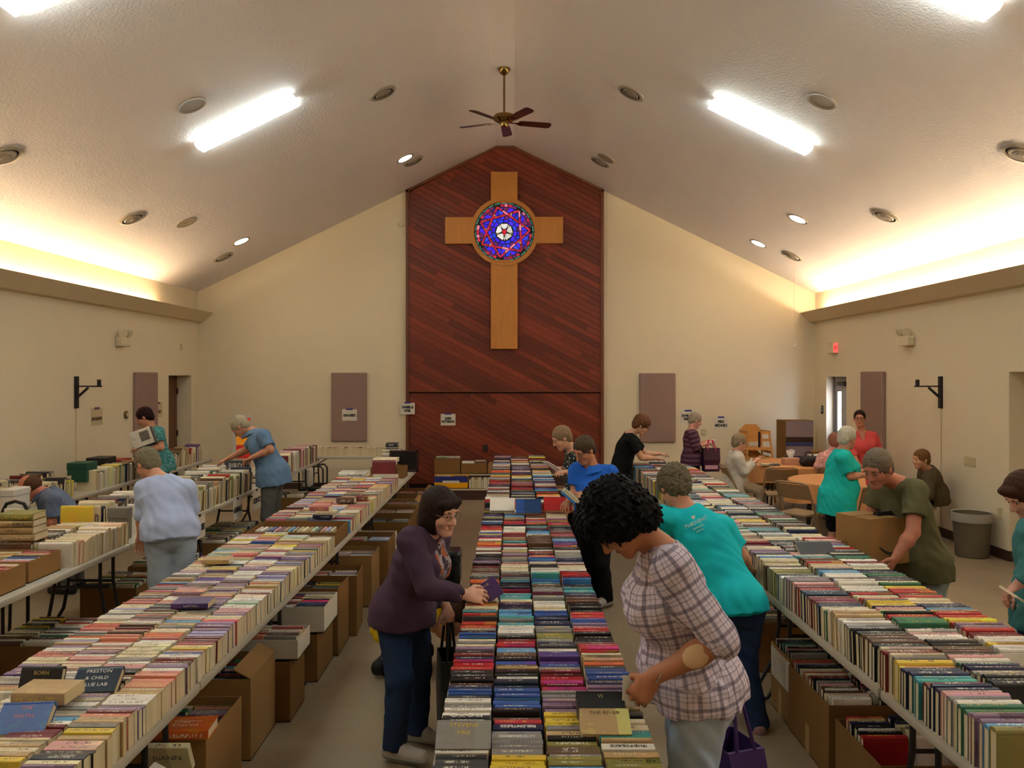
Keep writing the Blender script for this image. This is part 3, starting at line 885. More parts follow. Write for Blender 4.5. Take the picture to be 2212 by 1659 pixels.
class Soft:
    def __init__(self):
        self.ops = []
    def cone(self, a, b, ra, rb, n=None, kf=1.0, k=0.02, sub=False, planes=(), pat=True, amp=0.0):
        self.ops.append(dict(t='c', a=A(a), b=A(b), ra=ra, rb=rb, n=None if n is None else nv(n), kf=kf, k=k, sub=sub, planes=[(A(p), nv(q)) for p, q in planes], pat=pat))
        return self
    def ell(self, c, r, ax, k=0.02, sub=False, planes=()):
        """ax: three axis vectors"""
        self.ops.append(dict(t='e', a=A(c), b=A(c), r=np.array(r, float), ax=np.array([nv(x) for x in ax]), k=k, sub=sub, planes=[(A(p), nv(q)) for p, q in planes], ra=max(r), rb=max(r), pat=False))
        return self
    def _d(self, o, P):
        if o['t'] == 'c':
            T = P.dtype
            pa = P - o['a'].astype(T); ba = o['b'] - o['a']
            if o['n'] is not None:
                f = 1 / o['kf'] - 1
                pa = pa + (pa @ o['n'].astype(T))[..., None] * (o['n'] * f).astype(T)
                ba = ba + o['n'] * (ba @ o['n']) * f
            L = T.type(ba @ ba + 1e-12)
            ba = ba.astype(T)
            t = np.clip((pa @ ba) / L, T.type(0), T.type(1))
            q = pa - t[..., None] * ba
            d = np.sqrt(np.einsum('...i,...i->...', q, q)) - (T.type(o['ra']) + T.type(o['rb'] - o['ra']) * t)
        else:
            T = P.dtype
            q = (P - o['a'].astype(T)) @ o['ax'].T.astype(T)
            k0 = np.sqrt(((q / o['r'].astype(T)) ** 2).sum(-1))
            k1 = np.sqrt(((q / (o['r'] ** 2).astype(T)) ** 2).sum(-1)) + T.type(1e-9)
            d = k0 * (k0 - 1) / k1
        for p, n in o['planes']:
            d = np.maximum(d, (P - p.astype(P.dtype)) @ n.astype(P.dtype))
        return d
    def ev(self, P, cen, rad):
        """P (N,m,3), cell centres (N,3) and cell radius: each op only where it can matter"""
        D = np.full(P.shape[:2], 0.5, P.dtype)
        for o in self.ops:
            R = max(o['ra'], o['rb']) * 1.02 + o['k'] * 2 + rad + 0.03
            lo = np.minimum(o['a'], o['b']) - R; hi = np.maximum(o['a'], o['b']) + R
            m = np.nonzero(((cen > lo) & (cen < hi)).all(1))[0]
            if len(m) == 0: continue
            d = self._d(o, P[m]); D0 = D[m]
            k = P.dtype.type(o['k'])
            if o['sub']:
                h = np.clip(0.5 - 0.5 * (D0 + d) / k, 0, 1)
                D[m] = D0 + (-d - D0) * h + k * h * (1 - h)
            else:
                h = np.clip(0.5 + 0.5 * (D0 - d) / k, 0, 1)
                D[m] = D0 + (d - D0) * h - k * h * (1 - h)
        return D
    def mesh(self, name, h, disp=None, amp=0.0, pattern=False, off=(0, 0, 0), cut=None):
        q = 4
        H = h * q
        lo = np.min([np.minimum(o['a'], o['b']) - max(o['ra'], o['rb']) for o in self.ops if not o['sub']], 0) - H * 1.5 - amp
        hi = np.max([np.maximum(o['a'], o['b']) + max(o['ra'], o['rb']) for o in self.ops if not o['sub']], 0) + H * 1.5 + amp
        nn = np.ceil((hi - lo) / H).astype(int)
        g = np.stack(np.meshgrid(*[np.arange(k) for k in nn], indexing='ij'), -1).reshape(-1, 3)
        cen = lo + (g + 0.5) * H
        def full(P, c, rad):
            D = self.ev(P, c, rad)
            if disp is not None: D = D + disp(P) * amp
            if cut is not None: D = np.maximum(D, cut(P))
            return D
        D = full(cen[:, None, :], cen, 0.0)[:, 0]
        keep = np.abs(D) < H * 1.55 + amp
        g, cen = g[keep], cen[keep]
        l = np.stack(np.meshgrid(*[np.arange(q + 1)] * 3, indexing='ij'), -1).reshape(-1, 3)
        P = (lo + (g[:, None, :] * q + l[None]) * h).astype(np.float32)
        V = full(P, cen, H).reshape(-1, q + 1, q + 1, q + 1)
        S = V < 0
        c8 = [(i, j, k) for i in (0, 1) for j in (0, 1) for k in (0, 1)]
        sl = lambda arr, c: arr[:, c[0]:c[0] + q, c[1]:c[1] + q, c[2]:c[2] + q]
        cnt = sum(sl(S, c).astype(np.int8) for c in c8)
        act = (cnt > 0) & (cnt < 8)
        idx = np.nonzero(act)
        gi = g[idx[0]] * q + np.stack(idx[1:], -1)
        acc = np.zeros((len(gi), 3)); num = np.zeros(len(gi))
        vals = {c: sl(V, c)[idx] for c in c8}
        for c in c8:
            for ax in range(3):
                if c[ax] == 0:
                    e = list(c); e[ax] = 1; e = tuple(e)
                    va, vb = vals[c], vals[e]
                    cr = (va < 0) != (vb < 0)
                    t = np.where(cr, va / np.where(cr, va - vb, 1), 0)
                    p = np.tile(np.array(c, float), (len(gi), 1)); p[:, ax] += t
                    acc += p * cr[:, None]; num += cr
        ver = lo + (gi + acc / num[:, None]) * h
        N = nn * q + 2
        key = (gi[:, 0] * N[1] + gi[:, 1]) * N[2] + gi[:, 2]
        order = np.argsort(key); sk = key[order]
        faces = []
        for ax in range(3):
            e = [0, 0, 0]; e[ax] = 1
            a, b = vals[(0, 0, 0)], vals[tuple(e)]
            cr = np.nonzero((a < 0) != (b < 0))[0]
            o1, o2 = [x for x in range(3) if x != ax]
            st = [N[1] * N[2], N[2], 1]
            k0 = key[cr]
            quad = np.stack([k0, k0 - st[o1], k0 - st[o1] - st[o2], k0 - st[o2]], -1)
            pos = np.clip(np.searchsorted(sk, quad), 0, len(sk) - 1)
            ok = (sk[pos] == quad).all(1)
            F = order[pos[ok]]
            flip = (a[cr][ok] < 0) ^ (ax == 1)
            F = np.where(flip[:, None], F, F[:, ::-1])
            faces.append(F)
        F = np.concatenate(faces)
        me = bpy.data.meshes.new(name)
        me.vertices.add(len(ver)); me.vertices.foreach_set('co', (ver - np.array(off)).ravel())
        me.loops.add(F.size); me.loops.foreach_set('vertex_index', F.ravel().astype(np.int32))
        me.polygons.add(len(F))
        me.polygons.foreach_set('loop_start', np.arange(0, F.size, 4, dtype=np.int32))
        me.polygons.foreach_set('loop_total', np.full(len(F), 4, np.int32))
        me.polygons.foreach_set('use_smooth', np.ones(len(F), bool))
        me.update(calc_edges=True)
        if pattern:
            best = np.full(len(ver), 1e9); uv = np.zeros((len(ver), 3))
            for o in self.ops:
                if o['sub'] or not o['pat'] or o['t'] != 'c': continue
                d = self._d(dict(o, planes=[]), ver)
                m = d < best
                ba = o['b'] - o['a']; L = np.linalg.norm(ba) + 1e-9; w = ba / L
                ref = o['n'] if o['n'] is not None else nv(np.cross(w, (0.3, 1, 0.2)))
                e2 = nv(np.cross(w, ref)); e1 = np.cross(e2, w)
                pa = ver - o['a']
                an = np.arctan2(pa @ e2, pa @ e1)
                uv[m] = np.stack([pa @ w + o.get('u0', 0), an * (o['ra'] + o['rb']) / 2, np.zeros(len(ver))], -1)[m]
                best = np.where(m, d, best)
            at_ = me.attributes.new('cloth_uv', 'FLOAT_VECTOR', 'POINT')
            at_.data.foreach_set('vector', uv.ravel())
        return me

def wrinkle(P):
    x, y, z = P[..., 0], P[..., 1], P[..., 2]
    return (np.sin(31 * x + 17 * z + 4 * np.sin(11 * y + 7 * z)) * np.sin(23 * z - 13 * y + 3 * np.sin(19 * x)) + 0.5 * np.sin(61 * z + 37 * x + 5 * np.sin(23 * y)))
def strands(P):
    x, y, z = P[..., 0], P[..., 1], P[..., 2]
    return np.sin(150 * x + 50 * y + 5 * np.sin(31 * z)) * np.sin(140 * y - 60 * z + 3 * np.sin(47 * x)) + 0.5 * np.sin(230 * z + 120 * x + 4 * np.sin(60 * y))
def combed(P):
    x, y, z = P[..., 0], P[..., 1], P[..., 2]
    return np.sin(140 * x + 60 * y + 6 * np.sin(21 * z)) * 0.6 + np.sin(210 * y - 90 * x + 5 * np.sin(30 * z)) * 0.5
def curls(P):
    x, y, z = P[..., 0], P[..., 1], P[..., 2]
    return np.sin(118 * x + 2 * np.sin(70 * z)) * np.sin(125 * y + 1.7) * np.sin(111 * z + 0.6) * 1.1 + 0.5 * np.sin(200 * x + 160 * z) * np.sin(210 * y + 90 * z)

# ---------------------------------------------------------------- cloth, skin and hair materials
def skin(col):
    n = 'skin_%d_%d_%d' % col
    if n in MATS: return MATS[n]
    m = bpy.data.materials.new(n); t = NT(m)
    v = t.coord('Object'); c = lin(col)
    f = t.noise(v, 14, 3)
    t.link(t.mix(f, (c[0] * 0.9, c[1] * 0.82, c[2] * 0.8), (min(1, c[0] * 1.08), c[1] * 1.05, c[2] * 1.05)), t.b.inputs['Base Color'])
    t.b.inputs['Roughness'].default_value = 0.5
    t.b.inputs['Specular IOR Level'].default_value = 0.35
    t.bump(t.noise(v, 190, 2), 0.05, 0.002)
    MATS[n] = m
    return m
def hairm(col, streak=0.5):
    n = 'hair_%d_%d_%d' % col
    if n in MATS: return MATS[n]
    m = bpy.data.materials.new(n); t = NT(m)
    v = t.coord('Object', (70, 70, 16)); c = lin(col)
    f = t.noise(v, 1.5, 4)
    t.link(t.mix(f, tuple(x * (1 - streak) for x in c), tuple(min(1, x * (1 + streak)) for x in c)), t.b.inputs['Base Color'])
    t.b.inputs['Roughness'].default_value = 0.6
    t.b.inputs['Specular IOR Level'].default_value = 0.12
    t.bump(f, 0.6, 0.006)
    MATS[n] = m
    return m
def cloth(name, col, kind='plain', col2=None, freq=24.0, width=0.2, rough=0.85, bump=0.12):
    if name in MATS: return MATS[name]
    m = bpy.data.materials.new(name); t = NT(m)
    c = lin(col); v = t.coord('Object')
    base = t.mix(t.noise(v, 7, 3), tuple(x * 0.86 for x in c), tuple(min(1, x * 1.12) for x in c))
    if kind in ('plaid', 'stripe', 'check'):
        at_ = t.n('ShaderNodeAttribute', attribute_name='cloth_uv')
        sp = t.n('ShaderNodeSeparateXYZ'); t.link(at_.outputs['Vector'], sp.inputs[0])
        def st(s, fr, w, ph=0.0):
            return t.math('LESS_THAN', t.math('FRACT', t.math('MULTIPLY_ADD', s, fr, ph)), w)
        c2 = lin(col2)
        if kind == 'stripe':
            base = t.mix(t.math('MULTIPLY', st(sp.outputs[0], freq, width), 0.8), base, c2)
        else:
            for s in (sp.outputs[0], sp.outputs[1]):
                base = t.mix(t.math('MULTIPLY', st(s, freq, width), 0.62), base, c2)
                if kind == 'plaid':
                    base = t.mix(t.math('MULTIPLY', st(s, freq, width * 0.33, 0.38), 0.5), base, c2)
                    base = t.mix(t.math('MULTIPLY', st(s, freq, width * 0.33, 0.62), 0.35), base, c2)
    elif kind == 'print':
        pd = t.n('ShaderNodeAttribute', attribute_name='print_d').outputs['Fac']
        nz = t.noise(v, 26, 4, 0.7)
        pc = t.mix(t.math('GREATER_THAN', nz, 0.52), lin((170, 160, 165)), lin((64, 44, 50)))
        pc = t.mix(t.math('GREATER_THAN', t.noise(v, 9, 2), 0.55), pc, lin(col2))
        base = t.mix(t.math('MULTIPLY', t.math('LESS_THAN', pd, 1.0), 0.75), base, pc)
    elif kind == 'floral':
        vo = t.n('ShaderNodeTexVoronoi'); vo.inputs['Scale'].default_value = freq; t.link(v, vo.inputs['Vector'])
        nz = t.noise(v, freq * 0.7, 3)
        base = t.mix(t.math('LESS_THAN', vo.outputs['Distance'], width), base, lin(col2))
        base = t.mix(t.math('GREATER_THAN', nz, 0.6), base, tuple(min(1, x * 1.7 + 0.05) for x in c))
    t.link(base, t.b.inputs['Base Color'])
    t.b.inputs['Roughness'].default_value = rough
    t.b.inputs['Specular IOR Level'].default_value = 0.2
    t.bump(t.noise(v, 24, 4), bump, 0.012)
    MATS[name] = m
    return m

# ---------------------------------------------------------------- the figure
def hand(s, wr, d, pn, curl=0.4, side=1, sc=1.0, spread=1.0):
    d = nv(d); pn = A(pn); pn = nv(pn - d * (pn @ d)); lat = np.cross(d, pn) * side
    wr = A(wr)
    s.cone(wr - d * 0.01, wr + d * 0.03 * sc, 0.027 * sc, 0.030 * sc, pn, 0.72, 0.012)
    s.cone(wr + d * 0.03 * sc + lat * 0.012 * sc, wr + d * 0.078 * sc + lat * 0.017 * sc, 0.026 * sc, 0.026 * sc, pn, 0.55, 0.01)
    s.cone(wr + d * 0.03 * sc - lat * 0.012 * sc, wr + d * 0.074 * sc - lat * 0.019 * sc, 0.026 * sc, 0.025 * sc, pn, 0.55, 0.01)
    for i, (L, r) in enumerate(((0.070, 0.0086), (0.078, 0.0090), (0.072, 0.0086), (0.056, 0.0076))):
        off = (0.033 - 0.0215 * i)
        p = wr + d * (0.085 - 0.004 * abs(i - 1.2)) * sc + lat * off * sc
        dd = nv(d + lat * (0.16 - 0.11 * i) * spread)
        ang = 0
        r *= sc
        for j, fr in enumerate((0.44, 0.32, 0.26)):
            ang += curl * (0.75, 0.95, 0.6)[j]
            q = p + (dd * math.cos(ang) + pn * math.sin(ang)) * L * sc * fr
            s.cone(p, q, r * (1 - 0.06 * j), r * (0.95 - 0.08 * j), k=0.006)
            p = q
    p = wr + d * 0.028 * sc + lat * 0.028 * sc
    for j, (L, v) in enumerate(((0.042, d * 0.62 + lat * 0.7 + pn * (0.2 + 0.3 * curl)), (0.034, d * 0.85 + lat * 0.25 + pn * (0.25 + 0.4 * curl)), (0.024, d * 0.9 + lat * 0.05 + pn * (0.3 + 0.5 * curl)))):
        q = p + nv(v) * L * sc
        s.cone(p, q, (0.0135 - 0.002 * j) * sc, (0.0115 - 0.0018 * j) * sc, k=0.009)
        p = q

def person(label, J, face, fwd, skincol=(206, 156, 126), hair=('short', (90, 70, 50)), top=None, pants=None, shoes=None,
           g=1.0, belly=0.0, bust=0.0, sleeve=0.6, hem=0.10, res=0.008, hs=1.0, curlL=0.5, curlR=0.5, palmL=None, palmR=None, handL=None, handR=None,
           glasses=False, pantlen=1.0, vneck=0.0, collar=False, arm=1.0, extra=None, leg=1.0, wr_amp=0.0035, jacket=False, up=None, prnt=None):
    J = {k: A(v) for k, v in J.items()}
    pel, nb = J['pel'], J['neck']
    sp = nv(nb - pel); L = np.linalg.norm(nb - pel)
    fw = A((fwd[0], fwd[1], fwd[2] if len(fwd) > 2 else 0.0)); fw = nv(fw - sp * (fw @ sp))
    rt = np.cross(fw, sp)                                   # the person's own right
    shw = 0.165 * (0.75 + 0.25 * g)
    if 'shR' not in J: J['shR'] = nb - sp * 0.055 + rt * shw
    if 'shL' not in J: J['shL'] = nb - sp * 0.055 - rt * shw
    for s_, sg in (('R', 1), ('L', -1)):
        if 'hip' + s_ not in J: J['hip' + s_] = pel + rt * sg * 0.088 * g - np.array((0, 0, 0.03))
        if 'an' + s_ not in J: J['an' + s_] = np.array((J['hip' + s_][0], J['hip' + s_][1], 0.085)) + rt * sg * 0.01
        if 'kn' + s_ not in J:
            hh = nv(np.array((fw[0], fw[1], 0)))
            J['kn' + s_] = (J['hip' + s_] + J['an' + s_]) / 2 + hh * 0.03
    base = np.array((pel[0], pel[1], min(J['anL'][2], J['anR'][2]) - 0.085))
    t = thing('person', label, 'person', tuple(base))
    hc = J['head']; f = nv(face)
    u = A(up) if up is not None else np.array((0, 0, 1.0))
    u = nv(u - f * (u @ f)); x = np.cross(f, u)
    H = lambda a, b, c: hc + (x * a + f * b + u * c) * hs
    # --- body
    s = Soft()
    s.ell(H(0, -0.004, 0.022), (0.074 * hs, 0.094 * hs, 0.094 * hs), (x, f, u), 0.02)
    s.ell(H(0, 0.026, -0.040), (0.056 * hs, 0.064 * hs, 0.068 * hs), (x, f, u), 0.025)
    s.cone(H(-0.012, 0.070, -0.094), H(0.012, 0.070, -0.094), 0.021 * hs, 0.021 * hs, k=0.03)
    s.cone(H(-0.035, 0.080, 0.030), H(0.035, 0.080, 0.030), 0.013 * hs, 0.013 * hs, k=0.015)
    for e in (-1, 1):
        s.ell(H(e * 0.036, 0.058, -0.030), (0.022 * hs, 0.024 * hs, 0.022 * hs), (x, f, u), 0.02)
        s.ell(H(e * 0.030, 0.098, 0.008), (0.015 * hs, 0.012 * hs, 0.010 * hs), (x, f, u), 0.010, sub=True)
        s.ell(H(e * 0.076, -0.008, -0.010), (0.009 * hs, 0.018 * hs, 0.030 * hs), (x, f, u), 0.008)
    s.cone(H(0, 0.088, 0.020), H(0, 0.112, -0.026), 0.008 * hs, 0.0125 * hs, k=0.012)
    s.cone(H(-0.010, 0.098, -0.030), H(0.010, 0.098, -0.030), 0.0095 * hs, 0.0095 * hs, k=0.008)
    s.cone(H(-0.018, 0.084, -0.060), H(0.018, 0.084, -0.060), 0.0095 * hs, 0.0095 * hs, k=0.008)
    s.cone(nb - sp * 0.02, H(0, -0.020, -0.070), 0.056, 0.052 * hs, k=0.03)
    torso = [(pel - sp * 0.0, 0.150 * g, 0.80), (pel + sp * L * 0.36, 0.138 * g, 0.80), (pel + sp * L * 0.66 + fw * 0.0, 0.148 * (0.4 + 0.6 * g), 0.78), (nb - sp * 0.085, 0.105, 0.72)]
    def trunk(S, o, k=0.05, pls=()):
        for (a, ra, ka), (b, rb, kb) in zip(torso[:-1], torso[1:]):
            S.cone(a, b, ra + o, rb + o, fw, (ka + kb) / 2, k, planes=pls)
        S.cone(J['shL'], J['shR'], 0.058 + o, 0.058 + o, k=0.06, pat=False)
        if belly: S.cone(pel + sp * 0.10 + fw * 0.06 * g - rt * 0.03, pel + sp * 0.10 + fw * 0.06 * g + rt * 0.03, belly + o, belly + o, k=0.08, pat=False, planes=pls)
        if bust: S.cone(pel + sp * L * 0.62 + fw * 0.075 - rt * 0.065, pel + sp * L * 0.62 + fw * 0.075 + rt * 0.065, bust + o, bust + o, k=0.05, pat=False)
    trunk(s, -0.012)
    for s_, sd, cu, pm, hd in (('R', 1, curlR, palmR, handR), ('L', -1, curlL, palmL, handL)):
        if 'el' + s_ not in J: continue
        sh, el, wr = J['sh' + s_], J['el' + s_], J['wr' + s_]
        s.cone(sh, el, 0.050 * arm, 0.040 * arm, k=0.03)
        s.cone(el, el + (wr - el) * 0.35, 0.040 * arm, 0.041 * arm, k=0.02)
        s.cone(el + (wr - el) * 0.35, wr, 0.041 * arm, 0.0265 * arm, k=0.02)
        dd = A(hd) if hd is not None else wr - el
        pn = A(pm) if pm is not None else np.array((0, 0, -1.0)) + fw * 0.1
        hand(s, wr, dd, pn, cu, sd * (1 if True else 1), 1.0 * (0.92 + 0.08 * g))
    bare = pantlen < 0.95
    if bare:
        for s_ in 'RL':
            s.cone(J['hip' + s_], J['kn' + s_], 0.075 * leg, 0.055 * leg, k=0.03)
            s.cone(J['kn' + s_], J['kn' + s_] * 0.65 + J['an' + s_] * 0.35, 0.055 * leg, 0.056 * leg, k=0.02)
            s.cone(J['kn' + s_] * 0.65 + J['an' + s_] * 0.35, J['an' + s_], 0.056 * leg, 0.036 * leg, k=0.02)
    def link(me, m, nm, par=t, rough=None):
        me.materials.append(m)
        o = bpy.data.objects.new(nm, me); COL.objects.link(o); o.parent = par
        OFFS[o.name] = OFFS[t.name]
        return o
    bodym = skin(skincol)
    body = link(s.mesh('body', res * 0.9, off=base), bodym, 'body')
    # --- eyes, brows, lips
    for e in (-1, 1):
        ey = MB().ell(H(e * 0.030, 0.0775, 0.007), (0.0110 * hs,) * 3, 10, 6).build('eye', mat('eye_white', (172, 160, 150), 0.3), t, smooth=True)
        gz = nv(f * 1.0 - u * 0.25)
        MB().ell(H(e * 0.030, 0.0775, 0.007) + gz * 0.0068 * hs, (0.0064 * hs,) * 3, 8, 6).build('iris', mat('iris_dark', (42, 28, 20), 0.2), ey, smooth=True)
        MB().tube([H(e * 0.046, 0.079, 0.024), H(e * 0.032, 0.091, 0.030), H(e * 0.016, 0.094, 0.026)], [0.002 * hs, 0.0036 * hs, 0.003 * hs], 6).build('eyebrow', hairm(tuple(int(v * 0.8) for v in hair[1])), t, smooth=True)
    lm = mat('lips_%d' % skincol[0], (int(skincol[0] * 0.86), int(skincol[1] * 0.62), int(skincol[2] * 0.62)), 0.4)
    MB().tube([H(-0.022, 0.080, -0.061), H(-0.010, 0.0915, -0.058), H(0, 0.093, -0.060), H(0.010, 0.0915, -0.058), H(0.022, 0.080, -0.061)], [0.001, 0.0045 * hs, 0.0045 * hs, 0.0045 * hs, 0.001], 6).build('lips', lm, t, smooth=True)
    # --- hair
    st, hcol = hair[0], hair[1]
    if st:
        h = Soft(); dsp, am, hr = strands, 0.0034, res
        if st == 'short':
            h.ell(H(0, -0.014, 0.034), (0.086 * hs, 0.104 * hs, 0.096 * hs), (x, f, u), 0.01)
            h.ell(H(0, -0.055, -0.02), (0.074 * hs, 0.052 * hs, 0.07 * hs), (x, f, u), 0.02)
            h.ell(H(0, 0.115, -0.055), (0.080 * hs, 0.085 * hs, 0.118 * hs), (x, f, u), 0.012, sub=True)
        elif st == 'fluffy':
            h.ell(H(0, -0.018, 0.040), (0.098 * hs, 0.116 * hs, 0.100 * hs), (x, f, u), 0.01)
            h.ell(H(0, -0.06, -0.015), (0.085 * hs, 0.062 * hs, 0.085 * hs), (x, f, u), 0.02)
            h.ell(H(0, 0.118, -0.055), (0.082 * hs, 0.082 * hs, 0.112 * hs), (x, f, u), 0.014, sub=True)
            dsp, am = curls, 0.008
        elif st == 'bob':
            h.ell(H(0, -0.016, 0.036), (0.094 * hs, 0.112 * hs, 0.100 * hs), (x, f, u), 0.01)
            h.ell(H(0, -0.034, -0.045), (0.098 * hs, 0.088 * hs, 0.105 * hs), (x, f, u), 0.03)
            h.cone(H(-0.03, 0.078, 0.078), H(0.05, 0.076, 0.070), 0.026 * hs, 0.022 * hs, k=0.02)
            h.ell(H(0, 0.110, -0.062), (0.072 * hs, 0.080 * hs, 0.112 * hs), (x, f, u), 0.012, sub=True)
            h.ell(H(0, 0.02, -0.175), (0.075 * hs, 0.13 * hs, 0.06 * hs), (x, f, u), 0.012, sub=True)
            dsp, am = combed, 0.002
        elif st == 'curly':
            h.ell(H(0, -0.018, 0.050), (0.128 * hs, 0.134 * hs, 0.122 * hs), (x, f, u), 0.01)
            h.ell(H(0, -0.075, -0.030), (0.105 * hs, 0.070 * hs, 0.085 * hs), (x, f, u), 0.03)
            h.cone(H(-0.05, 0.07, 0.09), H(0.05, 0.07, 0.09), 0.05 * hs, 0.05 * hs, k=0.03)
            h.ell(H(0, 0.128, -0.070), (0.092 * hs, 0.100 * hs, 0.118 * hs), (x, f, u), 0.014, sub=True)
            dsp, am = curls, 0.011
        elif st == 'bald':
            h.ell(H(0, -0.016, 0.012), (0.083 * hs, 0.100 * hs, 0.088 * hs), (x, f, u), 0.01, planes=[(H(0, 0, 0.062), u + f * 0.55)])
            h.ell(H(0, 0.115, -0.045), (0.10 * hs, 0.095 * hs, 0.125 * hs), (x, f, u), 0.012, sub=True)
            am = 0.001
        elif st == 'back':
            h.ell(H(0, -0.012, 0.032), (0.081 * hs, 0.101 * hs, 0.092 * hs), (x, f, u), 0.01)
            h.cone(H(0, -0.10, 0.01), H(0.02, -0.085, -0.10), 0.035 * hs, 0.022 * hs, k=0.02)
            h.ell(H(0, 0.112, -0.050), (0.080 * hs, 0.078 * hs, 0.122 * hs), (x, f, u), 0.012, sub=True)
            am = 0.001
        link(h.mesh('hair', res * 0.8, dsp, am, off=base), hairm(hcol), 'hair')
    if glasses:
        gm = MB()
        for e in (-1, 1):
            rim = [H(e * 0.033 + 0.021 * math.cos(a), 0.104 - 0.006 * abs(math.cos(a)), 0.004 + 0.016 * math.sin(a)) for a in [2 * PI * i / 14 for i in range(15)]]
            gm.tube(rim, 0.0016 * hs, 5, False)
            gm.tube([H(e * 0.056, 0.098, 0.008), H(e * 0.078, 0.03, 0.008), H(e * 0.080, -0.01, 0.0)], 0.0020 * hs, 5)
        gm.tube([H(-0.012, 0.106, 0.006), H(0.012, 0.106, 0.006)], 0.0016 * hs, 5)
        gm.build('glasses', mat(glasses if isinstance(glasses, str) else 'dark_glasses_frame', (40, 28, 26) if not isinstance(glasses, str) else (150, 120, 90), 0.3, 0.4), t)
    # --- trousers
    if pants is not None:
        p_ = Soft()
        p_.cone(pel + sp * 0.05, pel - sp * 0.02, 0.144 * g, 0.154 * g, fw, 0.84, 0.04)
        for s_ in 'RL':
            hp, kn, an = J['hip' + s_], J['kn' + s_], J['an' + s_]
            if pantlen >= 0.95:
                e = an + np.array((0, 0, -0.035)); dn = nv(an - kn)
                p_.cone(hp, kn, 0.094 * leg * (0.5 + 0.5 * g), 0.070 * leg, k=0.03)
                p_.cone(kn, e, 0.070 * leg, 0.062 * leg, k=0.03, planes=[(e, dn)])
            else:
                e = kn + (an - kn) * max(0.0, (pantlen - 0.5) * 2); dn = nv(an - kn)
                p_.cone(hp, kn, 0.098 * leg * (0.5 + 0.5 * g), 0.078 * leg, k=0.03)
                p_.cone(kn, e, 0.078 * leg, 0.074 * leg, k=0.02, planes=[(e, dn)])
        link(p_.mesh('trousers', res * 1.2, wrinkle, wr_amp, off=base), pants, 'trousers')
    # --- shoes
    if shoes is not None:
        for s_ in 'RL':
            an, kn = J['an' + s_], J['kn' + s_]
            hh = nv(np.array((fw[0], fw[1], 0.0))) if 'toe' + s_ not in J else nv((J['toe' + s_] - an) * np.array((1, 1, 0)))
            z0 = an[2] - 0.085
            so = Soft()
            hl = np.array((an[0], an[1], z0 + 0.034)) - hh * 0.035
            pl = [((0, 0, z0 + 0.002), (0, 0, -1))]
            so.cone(hl, hl + hh * 0.20, 0.040, 0.036, k=0.02, planes=pl)
            so.cone(hl + np.array((0, 0, 0.03)), hl + hh * 0.09 + np.array((0, 0, 0.022)), 0.036, 0.036, k=0.03, planes=pl)
            so.cone(hl + np.array((0, 0, 0.03)) + hh * 0.02, np.array((an[0], an[1], z0 + 0.10)), 0.035, 0.034, k=0.02)
            sho = link(so.mesh('shoe', max(res, 0.007), off=base), shoes, 'shoe')
            sl = Soft()
            sl.cone(hl, hl + hh * 0.205, 0.045, 0.041, k=0.02, planes=[((0, 0, z0 + 0.001), (0, 0, -1)), ((0, 0, z0 + 0.022), (0, 0, 1))])
            if res < 0.0085:
                me_ = sl.mesh('sole', 0.008, off=base); me_.materials.append(mat('shoe_sole', (150, 146, 140), 0.7))
                ob_ = bpy.data.objects.new('sole', me_); COL.objects.link(ob_); ob_.parent = sho
    # --- shirt / jacket
    if top is not None:
        c = Soft()
        o = 0.010 if not jacket else 0.018
        dn_ = nv(-sp * 0.25 + np.array((0, 0, -0.75)))
        he = pel + dn_ * hem
        trunk(c, o, pls=[(he, dn_)])
        c.cone(pel, he + dn_ * 0.06, 0.150 * g + o + 0.008, 0.155 * g + o + 0.014, fw, 1.06, 0.05, planes=[(he, dn_)])
        for s_ in 'RL':
            rr_ = 0.098 * leg * (0.5 + 0.5 * g) + 0.020
            c.cone(J['hip' + s_] + sp * 0.03, J['hip' + s_] + dn_ * (hem + 0.04), rr_, rr_, k=0.05, planes=[(he, dn_)], pat=False)
            if 'el' + s_ not in J:
                continue
            sh, el, wr = J['sh' + s_], J['el' + s_], J['wr' + s_]
            if sleeve <= 1.0:
                e = sh + (el - sh) * sleeve; w = nv(el - sh)
                c.cone(sh, e + w * 0.05, 0.060 * arm + o, 0.062 * arm + o, k=0.04, planes=[(e, w)])
                c.cone(e - w * 0.03, e + w * 0.06, 0.046 * arm, 0.047 * arm, k=0.004, sub=True)
            else:
                e = el + (wr - el) * (sleeve - 1.0); w = nv(wr - el)
                c.cone(sh, el, 0.058 * arm + o, 0.050 * arm + o, k=0.04)
                c.cone(el, e + w * 0.03, 0.050 * arm + o, (0.038 if sleeve > 1.7 else 0.044) * arm + o, k=0.02, planes=[(e, w)])
                c.cone(e - w * 0.015, e + w * 0.06, 0.034 * arm + 0.004, 0.034 * arm + 0.004, k=0.004, sub=True)
        # neckline
        nd = nv(A(H(0, -0.02, -0.07)) - nb)
        c.cone(nb - nd * 0.005 - fw * 0.0, nb + nd * 0.12, 0.064, 0.078, k=0.012, sub=True)
        if vneck:
            c.cone(nb + fw * 0.07, nb - sp * vneck + fw * 0.11, 0.045, 0.012, k=0.01, sub=True)
        shirt = link(c.mesh('shirt' if not jacket else 'jacket', res, wrinkle, wr_amp, pattern=True, off=base), top, 'shirt' if not jacket else 'jacket')
